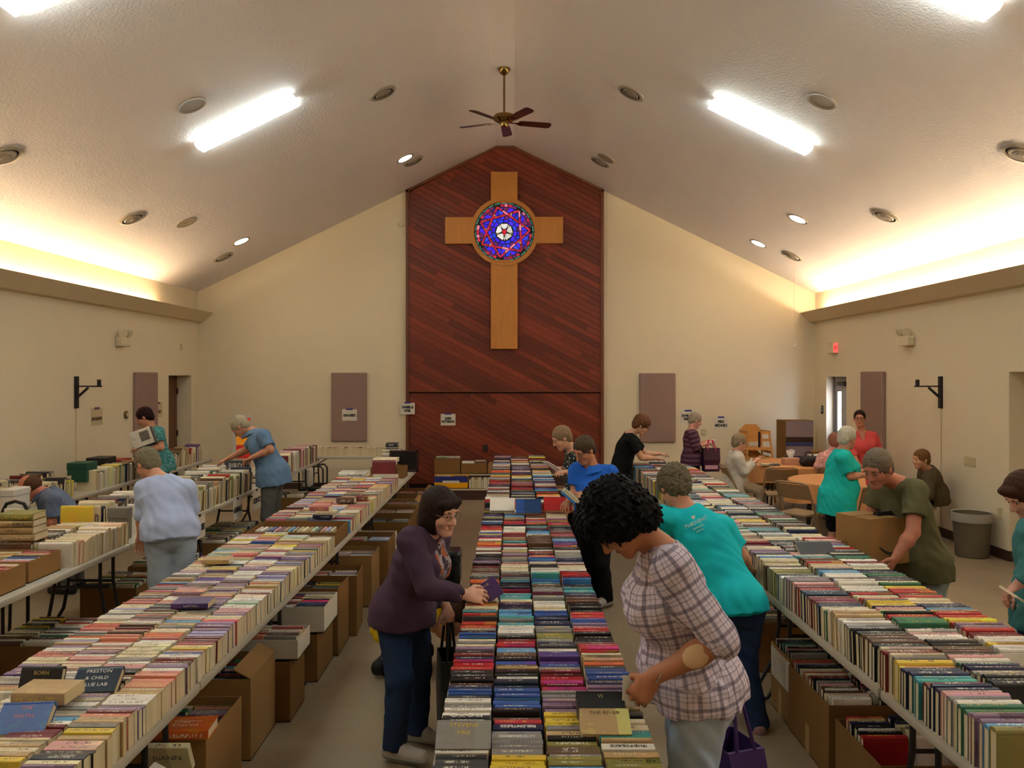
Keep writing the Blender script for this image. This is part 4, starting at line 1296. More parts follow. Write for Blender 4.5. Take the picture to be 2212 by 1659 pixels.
        if prnt is not None:
            co = np.empty(len(shirt.data.vertices) * 3); shirt.data.vertices.foreach_get('co', co)
            co = co.reshape(-1, 3) + np.array(base) - A(prnt[0])
            ax_ = nv(A(prnt[0]) - (pel + sp * ((A(prnt[0]) - pel) @ sp)))
            dd = np.where(co @ ax_ > -0.06, np.sqrt(((co - np.outer(co @ sp, sp) * (1 - prnt[2])) ** 2).sum(1)) / prnt[1], 9.0)
            pa_ = shirt.data.attributes.new('print_d', 'FLOAT', 'POINT'); pa_.data.foreach_set('value', dd)
        if collar:
            for sg in (-1, 1):
                # folded collar leaf: a curved strip round the neck that ends in a point on the chest
                vs, fs = [], []
                n_ = 7
                for i in range(n_):
                    th = math.radians(170 - 150 * i / (n_ - 1))
                    dr = fw * math.cos(th) + rt * sg * math.sin(th)
                    w_ = 0.036 + 0.030 * (i / (n_ - 1)) ** 2
                    inn = nb + nd * 0.030 + dr * 0.066
                    out_ = nb + nd * 0.020 + dr * (0.074 + w_) - sp * (w_ * 0.75)
                    vs += [inn, out_]
                m0 = len(vs)
                vs += [v_ + nd * 0.006 + fw * 0.002 for v_ in vs]
                for i in range(n_ - 1):
                    a_ = 2 * i
                    fs += [(a_, a_ + 1, a_ + 3, a_ + 2), (a_ + m0, a_ + 2 + m0, a_ + 3 + m0, a_ + 1 + m0), (a_ + 1, a_ + 1 + m0, a_ + 3 + m0, a_ + 3), (a_, a_ + 2, a_ + 2 + m0, a_ + m0)]
                fs += [(0, m0, m0 + 1, 1), (2 * n_ - 2, 2 * n_ - 1, m0 + 2 * n_ - 1, m0 + 2 * n_ - 2)]
                MB().add(vs, fs).build('collar', top, t)
    return t, J, H
# ---------------------------------------------------------------- folding tables
M_TTOP = mat('table_plastic', (178, 170, 154), 0.5, var=0.05, bump=0.1, bscale=300)
M_TLEG = mat('table_leg_steel', (46, 40, 38), 0.45, 0.3)
TZ = 0.74
def folding_table(x0, x1, y0, y1, label, group, along='y'):
    cx, cy = (x0 + x1) / 2, (y0 + y1) / 2
    t = thing('folding_table', label, 'table', (cx, cy, 0), group=group)
    MB().bbox((x0, y0, TZ - 0.045), (x1, y1, TZ), 0.012, 2).build('table_top', M_TTOP, t, smooth=True)
    w, l = (x1 - x0), (y1 - y0)
    ends = ((y0 + 0.10, 1), (y1 - 0.10, -1)) if along == 'y' else ((x0 + 0.22, 1), (x1 - 0.22, -1))
    for e, sg in ends:
        fr = MB()
        def P(a, b, z):
            return (cx + a, b, z) if along == 'y' else (b, cy + a, z)
        hw = (w if along == 'y' else l) / 2
        for s in (-1, 1):
            fr.tube([P(s * (hw - 0.20), e, TZ - 0.05), P(s * (hw - 0.20), e, 0.42), P(s * (hw - 0.16), e, 0.20), P(s * (hw - 0.06), e, 0.03), P(s * (hw - 0.02), e, 0.012)], 0.014, 8)
        fr.tube([P(-(hw - 0.20), e, 0.42), P(hw - 0.20, e, 0.42)], 0.011, 6)
        fr.tube([P(-(hw - 0.20), e, TZ - 0.06), P(hw - 0.20, e, TZ - 0.06)], 0.011, 6)
        fr.build('leg_frame', M_TLEG, t, smooth=True)
        MB().tube([P(0, e, 0.56), P(0, e + sg * 0.22, TZ - 0.055)], 0.009, 6).build('brace', M_TLEG, t)
    return t
def nth(i):
    return '%d%s' % (i, 'th' if 10 <= i % 100 <= 20 else {1: 'st', 2: 'nd', 3: 'rd'}.get(i % 10, 'th'))
T2X, T3X, T4X, T1X, T0X = (-2.12, -1.36), (-0.275, 0.495), (1.57, 2.33), (-3.79, -3.03), (-5.57, -4.81)
for i, y0 in enumerate((1.80, 3.63, 5.46, 7.29, 9.12, 10.35)):
    if i == 5: y0 = 10.95
    folding_table(T2X[0], T2X[1], y0, y0 + (1.82 if i < 5 else 0.85), 'white folding table in the pocket romance row, %s from the near end' % nth(i + 1), 'folding tables of the romance row')
for i, y0 in enumerate((1.9, 3.73, 5.56, 7.39, 9.22, 11.05)):
    folding_table(T3X[0], T3X[1], y0, y0 + (1.82 if i < 5 else 1.2), 'white folding table hidden under the middle row of books, %s from the near end' % nth(i + 1), 'folding tables of the middle row')
for i, y0 in enumerate((1.72, 3.56, 5.39, 7.22, 9.05)):
    folding_table(T4X[0], T4X[1], y0, y0 + 1.82 + (0.3 if i == 4 else 0), 'white folding table under the hardcover row, %s from the near end' % nth(i + 1), 'folding tables of the hardcover row')
for i, y0 in enumerate((2.95, 4.78, 6.61, 8.44, 11.25)):
    folding_table(T1X[0], T1X[1], y0, y0 + (1.82 if i != 4 else 1.82), 'white folding table of the hobby and science row, %s from the near end' % nth(i + 1), 'folding tables of the hobby row')
for i, y0 in enumerate((6.0, 7.83, 9.66, 11.49)):
    folding_table(T0X[0], T0X[1], y0, y0 + 1.82, 'white folding table along the bracket wall, %s from the near end' % nth(i + 1), 'folding tables along the wall')
folding_table(-3.55, -1.75, 13.72, 14.45, 'white folding table standing across the back wall under the acoustic panel', None, along='x')

# ---------------------------------------------------------------- books
PAL = {'white': (218, 212, 200), 'cream': (214, 200, 166), 'tan': (178, 148, 104), 'red': (176, 30, 34), 'dark red': (112, 24, 28), 'pink': (200, 146, 142), 'rose': (176, 96, 96), 'orange': (208, 96, 40),
       'yellow': (212, 182, 52), 'olive': (128, 122, 58), 'green': (52, 110, 78), 'teal': (60, 142, 148), 'sky blue': (88, 148, 190), 'blue': (40, 78, 150), 'navy': (26, 32, 66), 'purple': (84, 52, 118),
       'mauve': (140, 112, 136), 'grey': (130, 126, 122), 'charcoal': (52, 50, 52), 'black': (20, 18, 20), 'brown': (92, 62, 44), 'salmon': (206, 134, 108), 'lavender': (168, 160, 196), 'mint': (170, 196, 174)}
P_ROM = ['white'] * 6 + ['cream'] * 8 + ['pink'] * 3 + ['rose'] * 2 + ['tan'] * 5 + ['mauve'] * 3 + ['salmon'] * 3 + ['grey'] * 4 + ['brown'] + ['red', 'orange', 'yellow', 'sky blue', 'purple', 'lavender', 'mint', 'charcoal', 'dark red', 'blue', 'brown', 'lavender']
P_THR = ['white'] * 4 + ['black'] * 5 + ['red'] * 3 + ['dark red'] * 3 + ['navy'] * 3 + ['cream'] * 3 + ['grey'] * 3 + ['brown'] * 3 + ['charcoal'] * 2 + ['blue'] * 2 + ['yellow', 'teal', 'orange', 'tan', 'sky blue', 'olive', 'mauve', 'purple']
P_HRD = ['white'] * 4 + ['cream'] * 4 + ['black'] * 4 + ['grey'] * 4 + ['red'] * 2 + ['dark red'] * 2 + ['brown'] * 3 + ['navy'] * 2 + ['charcoal'] * 3 + ['tan', 'teal', 'olive', 'yellow', 'mauve', 'sky blue', 'pink', 'green']
P_HOB = ['white'] * 5 + ['cream'] * 6 + ['tan'] * 3 + ['grey'] * 3 + ['brown'] * 2 + ['charcoal', 'black', 'red', 'olive', 'green', 'navy', 'yellow']

def cover_mat(name, objinfo):
    m = bpy.data.materials.new(name); t = NT(m)
    if objinfo:
        oi = t.n('ShaderNodeObjectInfo'); col, rnd = oi.outputs['Color'], oi.outputs['Random']
        co = t.coord('Object')
    else:
        a = t.n('ShaderNodeAttribute', attribute_name='book_color'); col = a.outputs['Color']
        b = t.n('ShaderNodeAttribute', attribute_name='book_local')
        co = b.outputs['Vector']
        rnd = t.n('ShaderNodeAttribute', attribute_name='book_random').outputs['Fac']
    sp = t.n('ShaderNodeSeparateXYZ'); t.link(co, sp.inputs[0])
    X, Y, Z = sp.outputs
    r2 = t.math('FRACT', t.math('MULTIPLY', rnd, 37.3)); r3 = t.math('FRACT', t.math('MULTIPLY', rnd, 91.7)); r4 = t.math('FRACT', t.math('MULTIPLY', rnd, 173.1))
    # a second printed colour at one end of the jacket
    hs = t.n('ShaderNodeHueSaturation'); t.link(col, hs.inputs['Color'])
    t.link(t.math('MULTIPLY_ADD', r2, 0.16, 0.42), hs.inputs['Hue']); t.link(t.math('MULTIPLY_ADD', r3, 1.1, 0.35), hs.inputs['Value'])
    edge = t.math('MULTIPLY_ADD', r2, 0.7, -0.45)
    blk = t.math('MULTIPLY', t.math('GREATER_THAN', X, edge), t.math('GREATER_THAN', r4, 0.62))
    base = t.mix(t.math('MULTIPLY', blk, 0.8), col, hs.outputs[0])
    # mottled cover picture
    cv = t.n('ShaderNodeVectorMath', operation='ADD'); t.link(co, cv.inputs[0])
    cb = t.n('ShaderNodeCombineXYZ'); t.link(t.math('MULTIPLY', rnd, 60.0), cb.inputs[0]); t.link(t.math('MULTIPLY', r2, 40.0), cb.inputs[1]); t.link(cb.outputs[0], cv.inputs[1])
    pic = t.noise(cv.outputs[0], 3.2, 4)
    base = t.mix(t.math('MULTIPLY', t.math('GREATER_THAN', pic, 0.56), 0.3), base, hs.outputs[0])
    # lettering strokes along the spine
    sv = t.n('ShaderNodeCombineXYZ'); t.link(t.math('MULTIPLY_ADD', X, 34.0, t.math('MULTIPLY', rnd, 300.0)), sv.inputs[0]); t.link(t.math('MULTIPLY', Y, 2.5), sv.inputs[1]); t.link(t.math('MULTIPLY', rnd, 77.0), sv.inputs[2])
    nz = t.noise(sv.outputs[0], 1.0, 1.0)
    hw = t.math('MULTIPLY_ADD', r3, 0.14, 0.10)
    st = t.math('MULTIPLY', t.math('LESS_THAN', t.math('ABSOLUTE', Y), hw), t.math('GREATER_THAN', nz, 0.52))
    ext = t.math('MULTIPLY', t.math('GREATER_THAN', X, t.math('MULTIPLY_ADD', r4, 0.3, -0.42)), t.math('LESS_THAN', X, t.math('MULTIPLY_ADD', r2, 0.3, 0.12)))
    top = t.math('GREATER_THAN', Z, 0.97)
    ink = t.mix(t.math('GREATER_THAN', r4, 0.55), t.mix(t.math('GREATER_THAN', r3, 0.6), lin((225, 220, 205)), lin((214, 176, 70))), lin((40, 30, 40)))
    lum = t.n('ShaderNodeRGBToBW'); t.link(base, lum.inputs[0])
    ink = t.mix(t.math('GREATER_THAN', lum.outputs[0], 0.33), ink, lin((60, 34, 40)))
    ink = t.mix(t.math('LESS_THAN', lum.outputs[0], 0.06), ink, lin((214, 208, 190)))
    base = t.mix(t.math('MULTIPLY', t.math('MULTIPLY', st, ext), t.math('MULTIPLY', top, 0.8)), base, ink)
    t.link(base, t.b.inputs['Base Color'])
    t.link(t.math('MULTIPLY_ADD', r3, 0.35, 0.22), t.b.inputs['Roughness'])
    return m
M_COV, M_COVA = cover_mat('book_cover', True), cover_mat('book_cover_mass', False)
def page_mat():
    m = bpy.data.materials.new('book_pages'); t = NT(m)
    oi = t.n('ShaderNodeObjectInfo')
    v = t.coord('Object', (2, 90, 2))
    f = t.noise(v, 1.0, 2)
    c = t.mix(oi.outputs['Random'], lin((214, 196, 152)), lin((226, 216, 190)))
    t.link(t.mix(t.math('MULTIPLY', f, 0.5), c, lin((170, 146, 104))), t.b.inputs['Base Color'])
    t.b.inputs['Roughness'].default_value = 0.85
    return m
M_PAGE = page_mat()

def book_meshes(kind):
    """unit book: x length along the spine, y thickness, z from fore edge 0 to spine 1; cover shell and page block"""
    if kind == 'paper':
        oy = [-.5, -.5, -.485, -.40, 0, .40, .485, .5, .5]; oz = [0, .95, .985, 1.0, 1.008, 1.0, .985, .95, 0]
        iy = [.47, .47, -.47, -.47]; iz = [0, .97, .97, 0]
        ex, pz, px = 0.5, 0.0, 0.5
    else:
        oy = [-.5, -.5, -.47, -.5, -.42, -.22, 0, .22, .42, .5, .47, .5, .5]; oz = [-.015, .88, .91, .94, .985, 1.01, 1.018, 1.01, .985, .94, .91, .88, -.015]
        iy = [.42, .42, -.42, -.42]; iz = [-.015, .93, .93, -.015]
        ex, pz, px = 0.5, 0.0, 0.485
    sec = list(zip(oy, oz)) + list(zip(iy, iz))
    n = len(sec)
    vs = [(-ex, y, z) for y, z in sec] + [(ex, y, z) for y, z in sec]
    fs = [(i, (i + 1) % n, n + (i + 1) % n, n + i) for i in range(n)]
    no = len(oy)
    fs = [tuple(reversed(f)) for f in fs]
    # rims: left board, spine, right board (as a strip between outer and inner outline)
    L0, L1 = no - 1, no         # outer right bottom, inner right bottom
    def cap(o, flip):
        k = no // 2
        polys = [tuple([o + i for i in range(0, k + 1)] + [o + n - 2, o + n - 1]), tuple([o + i for i in range(k, no)] + [o + no, o + no + 1, o + n - 2])]
        polys = [tuple([o + i for i in range(0, k + 1)] + [o + n - 2, o + n - 1]), tuple([o + i for i in range(k, no)] + [o + no, o + no + 1]), (o + k, o + no + 1, o + n - 2)]
        return [tuple(reversed(p)) if flip else p for p in polys]
    fs += cap(0, False) + cap(n, True)
    cov = MB().add(vs, fs)
    pg = MB().box((-px, -(.47 if kind == 'paper' else .42), pz + .004), (px, .47 if kind == 'paper' else .42, .965 if kind == 'paper' else .925))
    return cov, pg
BM = {k: book_meshes(k) for k in ('paper', 'hard')}
BME = {k: (BM[k][0].mesh('cover_' + k, M_COV), BM[k][1].mesh('pages_' + k, M_PAGE)) for k in BM}

def book(name, kind, loc, size, col, label, group=None, rot=None, parts=True):
    """a book as a cover mesh with its page block as a child; loc is the middle of its lower edge"""
    o = bpy.data.objects.new(name, BME[kind][0])
    COL.objects.link(o)
    o.location = loc; o.scale = size
    if rot is not None: o.rotation_euler = rot
    c = lin(PAL[col] if isinstance(col, str) else col)
    o.color = c + (1,)
    tag(o, label, 'book', group)
    if parts:
        p = bpy.data.objects.new('pages', BME[kind][1])
        COL.objects.link(p)
        p.parent = o
    return o

class Mass:
    """the many books of a row that are too many to be single things: one object of real book shapes"""
    def __init__(self):
        self.v, self.f, self.c, self.l, self.r, self.m = [], [], [], [], [], []
        self.n = 0
    def add(self, kind, loc, size, col, rot=(0, 0, 0)):
        R = Euler(rot).to_matrix()
        c = lin(PAL[col] if isinstance(col, str) else col); rr = RND.random()
        for k, mi in ((0, 0), (1, 1)):
            mb = BM[kind][k]
            V = np.array(mb.v)
            W = (V * np.array(size)) @ np.array(R).T + np.array(loc)
            self.v.append(W)
            self.f += [tuple(i + self.n for i in f) for f in mb.f]
            self.m += [mi] * len(mb.f)
            self.l.append(V); self.c.append(np.tile(np.array(c + (1,)), (len(V), 1))); self.r.append(np.full(len(V), rr))
            self.n += len(V)
    def build(self, name, label, cat='books'):
        if not self.v: return
        V = np.concatenate(self.v)
        me = bpy.data.meshes.new(name)
        b = np.array([(V[:, 0].min() + V[:, 0].max()) / 2, (V[:, 1].min() + V[:, 1].max()) / 2, V[:, 2].min()])
        me.from_pydata((V - b).tolist(), [], self.f)
        me.materials.append(M_COVA); me.materials.append(M_PAGE)
        me.polygons.foreach_set('material_index', self.m)
        a = me.attributes.new('book_color', 'FLOAT_COLOR', 'POINT'); a.data.foreach_set('color', np.concatenate(self.c).ravel())
        a = me.attributes.new('book_local', 'FLOAT_VECTOR', 'POINT'); a.data.foreach_set('vector', np.concatenate(self.l).ravel())
        a = me.attributes.new('book_random', 'FLOAT', 'POINT'); a.data.foreach_set('value', np.concatenate(self.r))
        o = bpy.data.objects.new(name, me); COL.objects.link(o); o.location = b
        tag(o, label, cat, kind='stuff')

def inframe(p, m=10):
    if p[1] < 0.5: return False
    x, y = proj(p)
    return -m < x < 2212 + m and y < 1659 + m

def rows(xs, L, y0, y1, z, kind, hh, tt, pal, seed, gaps=()):
    """spine-up rows of books along the table; yields (row, loc, size, colour, rot)"""
    r = random.Random(seed)
    out = []
    for ri, xc in enumerate(xs):
        y = y0 + r.random() * 0.02
        run = r.choice(pal); left = r.randint(1, 3)
        hb = r.uniform(*hh); hl = r.randint(3, 9); lean = 0.0
        while y < y1:
            T = r.uniform(*tt)
            if any(a < y + T and y < b for a, b in gaps):
                y += 0.02; continue
            left -= 1; hl -= 1
            if left < 0:
                run = r.choice(pal); left = r.choice((0, 0, 0, 0, 1, 1, 2))
            if hl < 0:
                hb = r.uniform(*hh); hl = r.randint(3, 9); ol = lean; lean = r.choice((0, 0, 0.04, 0.08, 0.0, 0.14)); y += max(0.0, hb * (math.tan(ol) - math.tan(lean)))
            h = hb * r.uniform(0.97, 1.03)
            l = L * r.uniform(0.93, 1.0)
            xx = xc + r.uniform(-1, 1) * (0.004 if ri else 0.005)
            tl = lean + r.uniform(-0.003, 0.003)
            T2 = T / max(0.8, math.cos(tl))
            out.append((ri, (xx, y + T / 2, z + (abs(math.sin(tl)) * T / 2)), (l, T * 0.95, h), run, (-tl, 0, r.uniform(-0.005, 0.005))))
            y += T2 + (r.random() < 0.03) * 0.012
    return out

def lay(bl, name, massname, kind, rowname, table, group, noun, limit=300, masslabel=''):
    """the limit books that show largest become things, the rest one mass"""
    vis = [b for b in bl if inframe((b[1][0], b[1][1], b[1][2] + b[2][2]))]
    vis.sort(key=lambda b: b[1][1])
    single_, rest = vis[:limit], vis[limit:]
    cnt = {}
    for ri, loc, size, col, rot in single_:
        cnt[ri] = cnt.get(ri, 0) + 1
        book(name, kind, loc, size, col, '%s %s, %s from the near end, %s, %s' % (col, noun, nth(cnt[ri]), rowname[ri], table), group, rot)
    ms = Mass()
    for ri, loc, size, col, rot in rest:
        ms.add(kind, loc, size, col, rot)
    ms.build(massname, masslabel)

# romance row: four rows of pocket paperbacks
w = 0.184
bl = rows([-1.455 - w * i for i in range(4)], 0.176, 2.5, 9.95, TZ + 0.001, 'paper', (0.105, 0.122), (0.018, 0.042), P_ROM, 21, gaps=((6.42, 7.02),))
lay(bl, 'romance_paperback', 'distant_romance_paperbacks', 'paper', ['aisle-edge row', 'second row in', 'third row in', 'far-edge row'], 'romance table', 'pocket paperbacks on the romance tables', 'paperback', 300,
    'rows of pale pocket paperbacks filling the farther romance tables')
# middle row: four rows near, three wider rows far
w = 0.182
bl = rows([-0.163 + w * i for i in range(4)], 0.176, 2.45, 7.62, TZ + 0.001, 'paper', (0.108, 0.135), (0.024, 0.052), P_THR, 33)
lay(bl, 'thriller_paperback', 'distant_thriller_paperbacks', 'paper', ['row on purple-sweatshirt side', 'second row from purple sweatshirt', 'second row from plaid shirt', 'row on plaid-shirt side'], 'middle table', 'paperbacks on the middle tables', 'paperback', 300,
    'rows of bright paperbacks filling the middle tables farther back')
bl = rows([-0.14, 0.11, 0.36], 0.235, 7.68, 12.15, TZ + 0.001, 'hard', (0.14, 0.165), (0.025, 0.05), P_THR, 35)
lay(bl, 'large_novel', 'distant_large_novels', 'hard', ['row on bench side', 'centre row', 'row on polo-shirt side'], 'far middle table', 'large novels on the far middle tables', 'large novel', 240, 'last rows of large novels at the far end of the middle tables')
# hardcover row
bl = rows([1.70, 1.95, 2.20], 0.235, 2.35, 11.15, TZ + 0.001, 'hard', (0.148, 0.175), (0.023, 0.046), P_HRD, 47)
lay(bl, 'hardcover_novel', 'distant_hardcover_novels', 'hard', ['aisle-edge row', 'centre row', 'wall-side row'], 'hardcover table', 'hardcovers on the right-hand tables', 'hardcover', 300, 'rows of hardcover novels filling the farther hardcover tables')
# ---------------------------------------------------------------- cartons
def carton_mat(name, c):
    return mat(name, c, 0.85, var=0.10, vscale=5, bump=0.08, bscale=40, spec=0.15)
M_CB = carton_mat('cardboard', (128, 92, 52)); M_CB2 = carton_mat('cardboard_pale', (150, 114, 70)); M_CBW = carton_mat('carton_white', (206, 198, 184)); M_CBR = carton_mat('carton_red', (170, 30, 34)); M_CBY = carton_mat('carton_yellow', (222, 158, 22))
M_TAPE = mat('packing_tape', (176, 140, 88), 0.25, var=0.05)
M_MARK = mat('marker_black', (30, 26, 28), 0.6)
boxrnd = random.Random(77)
def carton(cx, cy, z0, w, d, h, m, label, rz=0.0, flaps=0, group='book cartons', fill=None, lid=None, thick=0.006, slots=False, fillh=0.75):
    t = thing('book_carton' if m is not M_CBR else 'red_carton', label, 'carton', (cx, cy, z0), rz, group)
    T = thick
    hw, hd = w / 2, d / 2
    MB().box((-hw, -hd, 0), (hw, hd, T)).build('bottom_panel', m, t, local=True)
    if h > 0.04:
        for lo, hi in (((-hw, -hd, 0), (hw, -hd + T, h)), ((-hw, hd - T, 0), (hw, hd, h)), ((-hw, -hd + T, 0), (-hw + T, hd - T, h)), ((hw - T, -hd + T, 0), (hw, hd - T, h))):
            MB().box(lo, hi).build('side_panel', m, t, local=True)
    if slots:
        for s in (-1, 1):
            MB().box((s * hw - 0.001 - (0.001 if s < 0 else -0.0), -0.05, h * 0.62), (s * hw + 0.001, 0.05, h * 0.62 + 0.03)).build('hand_hole', M_MARK, t, local=True)
    if flaps:
        for s in (-1, 1):
            R = Matrix.Rotation(s * math.radians(-62 if flaps == 1 else -20), 3, 'Y')
            c = Vector((s * hw, 0, h)) + R @ Vector((0, 0, 0.055))
            MB().obox(c, (T / 2, hd - 0.004, 0.055), R).build('flap', m, t, local=True)
    MB().box((-hw - 0.0006, -0.03, 0.0), (-hw, 0.03, h * 0.4)).build('tape_strip', M_TAPE, t, local=True)
    if lid is None and fill:
        fill_box(t, cx, cy, z0 + T, w - 2 * T - 0.01, d - 2 * T - 0.01, h * fillh, rz, fill, label)
    return t
NBOX = [0]
def fill_box(t, cx, cy, z, w, d, h, rz, fill, label):
    """standing books in a box, spines up, in one or two rows"""
    pal, kind, hb = fill
    R = Matrix.Rotation(rz, 3, 'Z')
    nrow = 2 if w > 0.36 else 1
    lw = w / nrow
    NBOX[0] += 1
    for ri in range(nrow):
        y = -d / 2 + 0.006
        i = 0
        while True:
            T = boxrnd.uniform(0.022, 0.045)
            if y + T > d / 2: break
            i += 1
            hh = hb * boxrnd.uniform(0.9, 1.05)
            L = min(lw * 0.97, boxrnd.uniform(0.17, 0.24) if lw > 0.2 else lw * 0.97)
            x = -w / 2 + lw * (ri + 0.5)
            col = boxrnd.choice(pal)
            p = Vector((cx, cy, z + 0.002 + max(0, h - hh) * 1.0)) + R @ Vector((x, y + T / 2, 0))
            tl = boxrnd.choice((0, 0, 0.06, -0.04))
            BOXED.append((p, (L, T * 0.95, hh), col, (-tl, 0, rz), kind, label, i, ri))
            y += T + 0.001
BOXED = []

FR, FH, FO = (P_ROM, 'paper', 0.13), (P_HRD, 'hard', 0.17), (P_HOB, 'hard', 0.2)
FT = (P_THR, 'paper', 0.14)
# under the romance tables, along the aisle
U2 = [(-1.62, 3.25, 0.20, 0.46, 0.40, 0.22, M_CBW, FR, 1, 'white open carton of paperbacks stacked nearest under the romance tables', 0.0),
      (-1.62, 3.25, 0.0, 0.50, 0.44, 0.20, M_CB, None, 0, 'brown carton beneath the nearest white carton of paperbacks', 0.0),
      (-1.63, 4.04, 0.0, 0.46, 0.50, 0.42, M_CB2, FH, 0, 'tall brown carton of hardcovers below the romance table with a red book on top', 0.0),
      (-1.66, 4.70, 0.0, 0.50, 0.46, 0.44, M_CB2, FH, 1, 'big open brown carton with dark hardcovers under the romance tables', 0.0),
      (-1.58, 5.14, 0.0, 0.50, 0.34, 0.36, M_CB, None, 0, 'closed brown carton carrying a small white carton under the romance tables', 0.0),
      (-1.50, 5.14, 0.365, 0.42, 0.30, 0.12, M_CBW, FR, 0, 'small white carton of red paperbacks on a closed brown carton', 0.0),
      (-1.58, 5.86, 0.0, 0.52, 0.48, 0.32, M_CB, None, 0, 'closed brown carton carrying the larger white carton under the romance tables', 0.0),
      (-1.50, 5.86, 0.325, 0.44, 0.42, 0.17, M_CBW, FT, 0, 'larger white carton of mixed books on a closed brown carton', 0.0),
      (-1.52, 6.34, 0.0, 0.46, 0.40, 0.50, M_CB, FT, 0, 'brown carton of bright picture books with a white lettered edge', 0.0),
      (-1.50, 6.80, 0.0, 0.50, 0.40, 0.48, M_CB, FR, 0, 'brown carton of mixed paperbacks beside a table foot', 0.06),
      (-1.50, 7.66, 0.0, 0.48, 0.44, 0.46, M_CB2, FR, 0, 'pale brown carton of paperbacks halfway along the romance tables', 0.0),
      (-1.44, 8.14, 0.0, 0.52, 0.47, 0.50, M_CB, FR, 0, 'tall rounded brown carton halfway along the romance tables', 0.0),
      (-1.46, 8.64, 0.0, 0.46, 0.44, 0.42, M_CBW, FR, 0, 'white carton of paperbacks behind the tall rounded carton', 0.0),
      (-1.42, 9.50, 0.0, 0.52, 0.47, 0.44, M_CB, FH, 0, 'brown carton with flat dark books on top under the far romance tables', 0.0),
      (-1.42, 10.02, 0.0, 0.50, 0.50, 0.46, M_CB, FR, 0, 'brown carton of worn paperbacks under the far romance tables', 0.0),
      (-1.38, 10.55, 0.0, 0.52, 0.48, 0.48, M_CB2, FR, 1, 'open brown carton of magazines near the end of the romance tables', 0.0),
      (-1.34, 11.38, 0.0, 0.54, 0.52, 0.50, M_CB, FR, 1, 'last brown carton at the far end of the romance tables', 0.0)]
for cx, cy, z0, w_, d_, h_, m_, fi, fl, lb, rz in U2:
    carton(cx, cy, z0, w_, d_, h_, m_, lb, rz, fl, 'cartons under the romance tables', fi, fillh=0.9)
# under the hardcover tables
U4 = [(1.90, 3.05, 0.0, 0.48, 0.50, 0.22, M_CB2, None, 1, 'low pale carton at the bottom edge under the hardcover tables', 0),
      (1.90, 3.97, 0.0, 0.50, 0.52, 0.33, M_CB, FH, 0, 'brown carton of dark hardcovers under the near hardcover table', 0),
      (1.88, 4.575, 0.0, 0.50, 0.62, 0.38, M_CB, FH, 0, 'long brown carton of black hardcovers under the hardcover table', 0),
      (1.88, 5.075, 0.0, 0.48, 0.34, 0.40, M_CB2, FH, 0, 'brown carton with white label holding leaning books under the hardcover table', 0),
      (1.95, 6.1, 0.0, 0.5, 0.6, 0.35, M_CB, FH, 0, 'brown carton of hardcovers behind the turquoise shirt under the tables', 0),
      (1.92, 9.9, 0.0, 0.5, 0.6, 0.40, M_CB2, FH, 0, 'brown carton under the far hardcover table by the person in black', 0)]
for cx, cy, z0, w_, d_, h_, m_, fi, fl, lb, rz in U4:
    t = carton(cx, cy, z0, w_, d_, h_, m_, lb, rz, fl, 'cartons under the hardcover tables', fi, fillh=1.05)
    if 'white label' in lb:
        MB().box((-0.243, -0.20, 0.20), (-0.2405, 0.16, 0.38)).build('paper_label', M_CBW, t, local=True)
# under and on the hobby row
U1 = [(-3.30, 4.40, 0.0, 0.46, 0.42, 0.30, M_CB, FT, 1, 'open brown carton beside the red carton under the hobby tables', 0),
      (-3.67, 5.36, 0.0, 0.34, 0.40, 0.26, M_CBR, None, 0, 'red carton with a white swirl under the near hobby table', 0),
      (-3.22, 5.75, 0.0, 0.52, 0.62, 0.30, M_CB, FO, 0, 'long brown carton of dark books under the hobby tables near the pale jeans', 0),
      (-3.30, 7.02, 0.0, 0.46, 0.50, 0.34, M_CB, FO, 0, 'brown carton of white books below the hobbies sign', 0),
      (-3.20, 7.70, 0.0, 0.50, 0.52, 0.36, M_CB, FO, 0, 'brown carton of books between the hobbies and animals signs', 0),
      (-3.22, 8.87, 0.0, 0.50, 0.56, 0.34, M_CB2, FO, 0, 'brown carton below the animals sign', 0),
      (-3.22, 9.49, 0.0, 0.50, 0.60, 0.34, M_CB, FO, 0, 'brown carton below the science sign', 0),
      (-3.2, 11.9, 0.0, 0.5, 0.5, 0.36, M_CB, FO, 0, 'brown carton on the floor behind the man in the blue shirt', 0)]
for cx, cy, z0, w_, d_, h_, m_, fi, fl, lb, rz in U1:
    t = carton(cx, cy, z0, w_, d_, h_, m_, lb, rz, fl, 'cartons under the hobby tables' if m_ is not M_CBR else None, fi, fillh=1.05)
    if m_ is M_CBR:
        MB().tube([(0.172, -0.02 + 0.035 * math.cos(a), 0.14 + 0.04 * math.sin(a) + 0.01 * a) for a in [i * 0.5 for i in range(11)]], 0.004, 5).build('swirl_print', M_WHITE, t, local=True)
        lettering('Books', 0.05, M_WHITE, t, (0.172, 0.09, 0.13), (PI / 2, 0, PI / 2))
carton(-3.32, 4.62, TZ, 0.44, 0.36, 0.135, M_CBW, 'white carton of paperbacks standing at the near end of the hobby table', 0, 0, 'cartons on the hobby tables', FR, fillh=0.9)
carton(-3.34, 5.08, TZ, 0.48, 0.40, 0.145, M_CB2, 'open brown carton behind the white carton on the hobby table', 0, 0, 'cartons on the hobby tables', FR, fillh=0.85)
carton(-3.34, 5.52, TZ, 0.46, 0.38, 0.14, M_CB2, 'brown carton with a printed slot beside the standing encyclopedias', 0, 0, 'cartons on the hobby tables', FR, fillh=0.9)
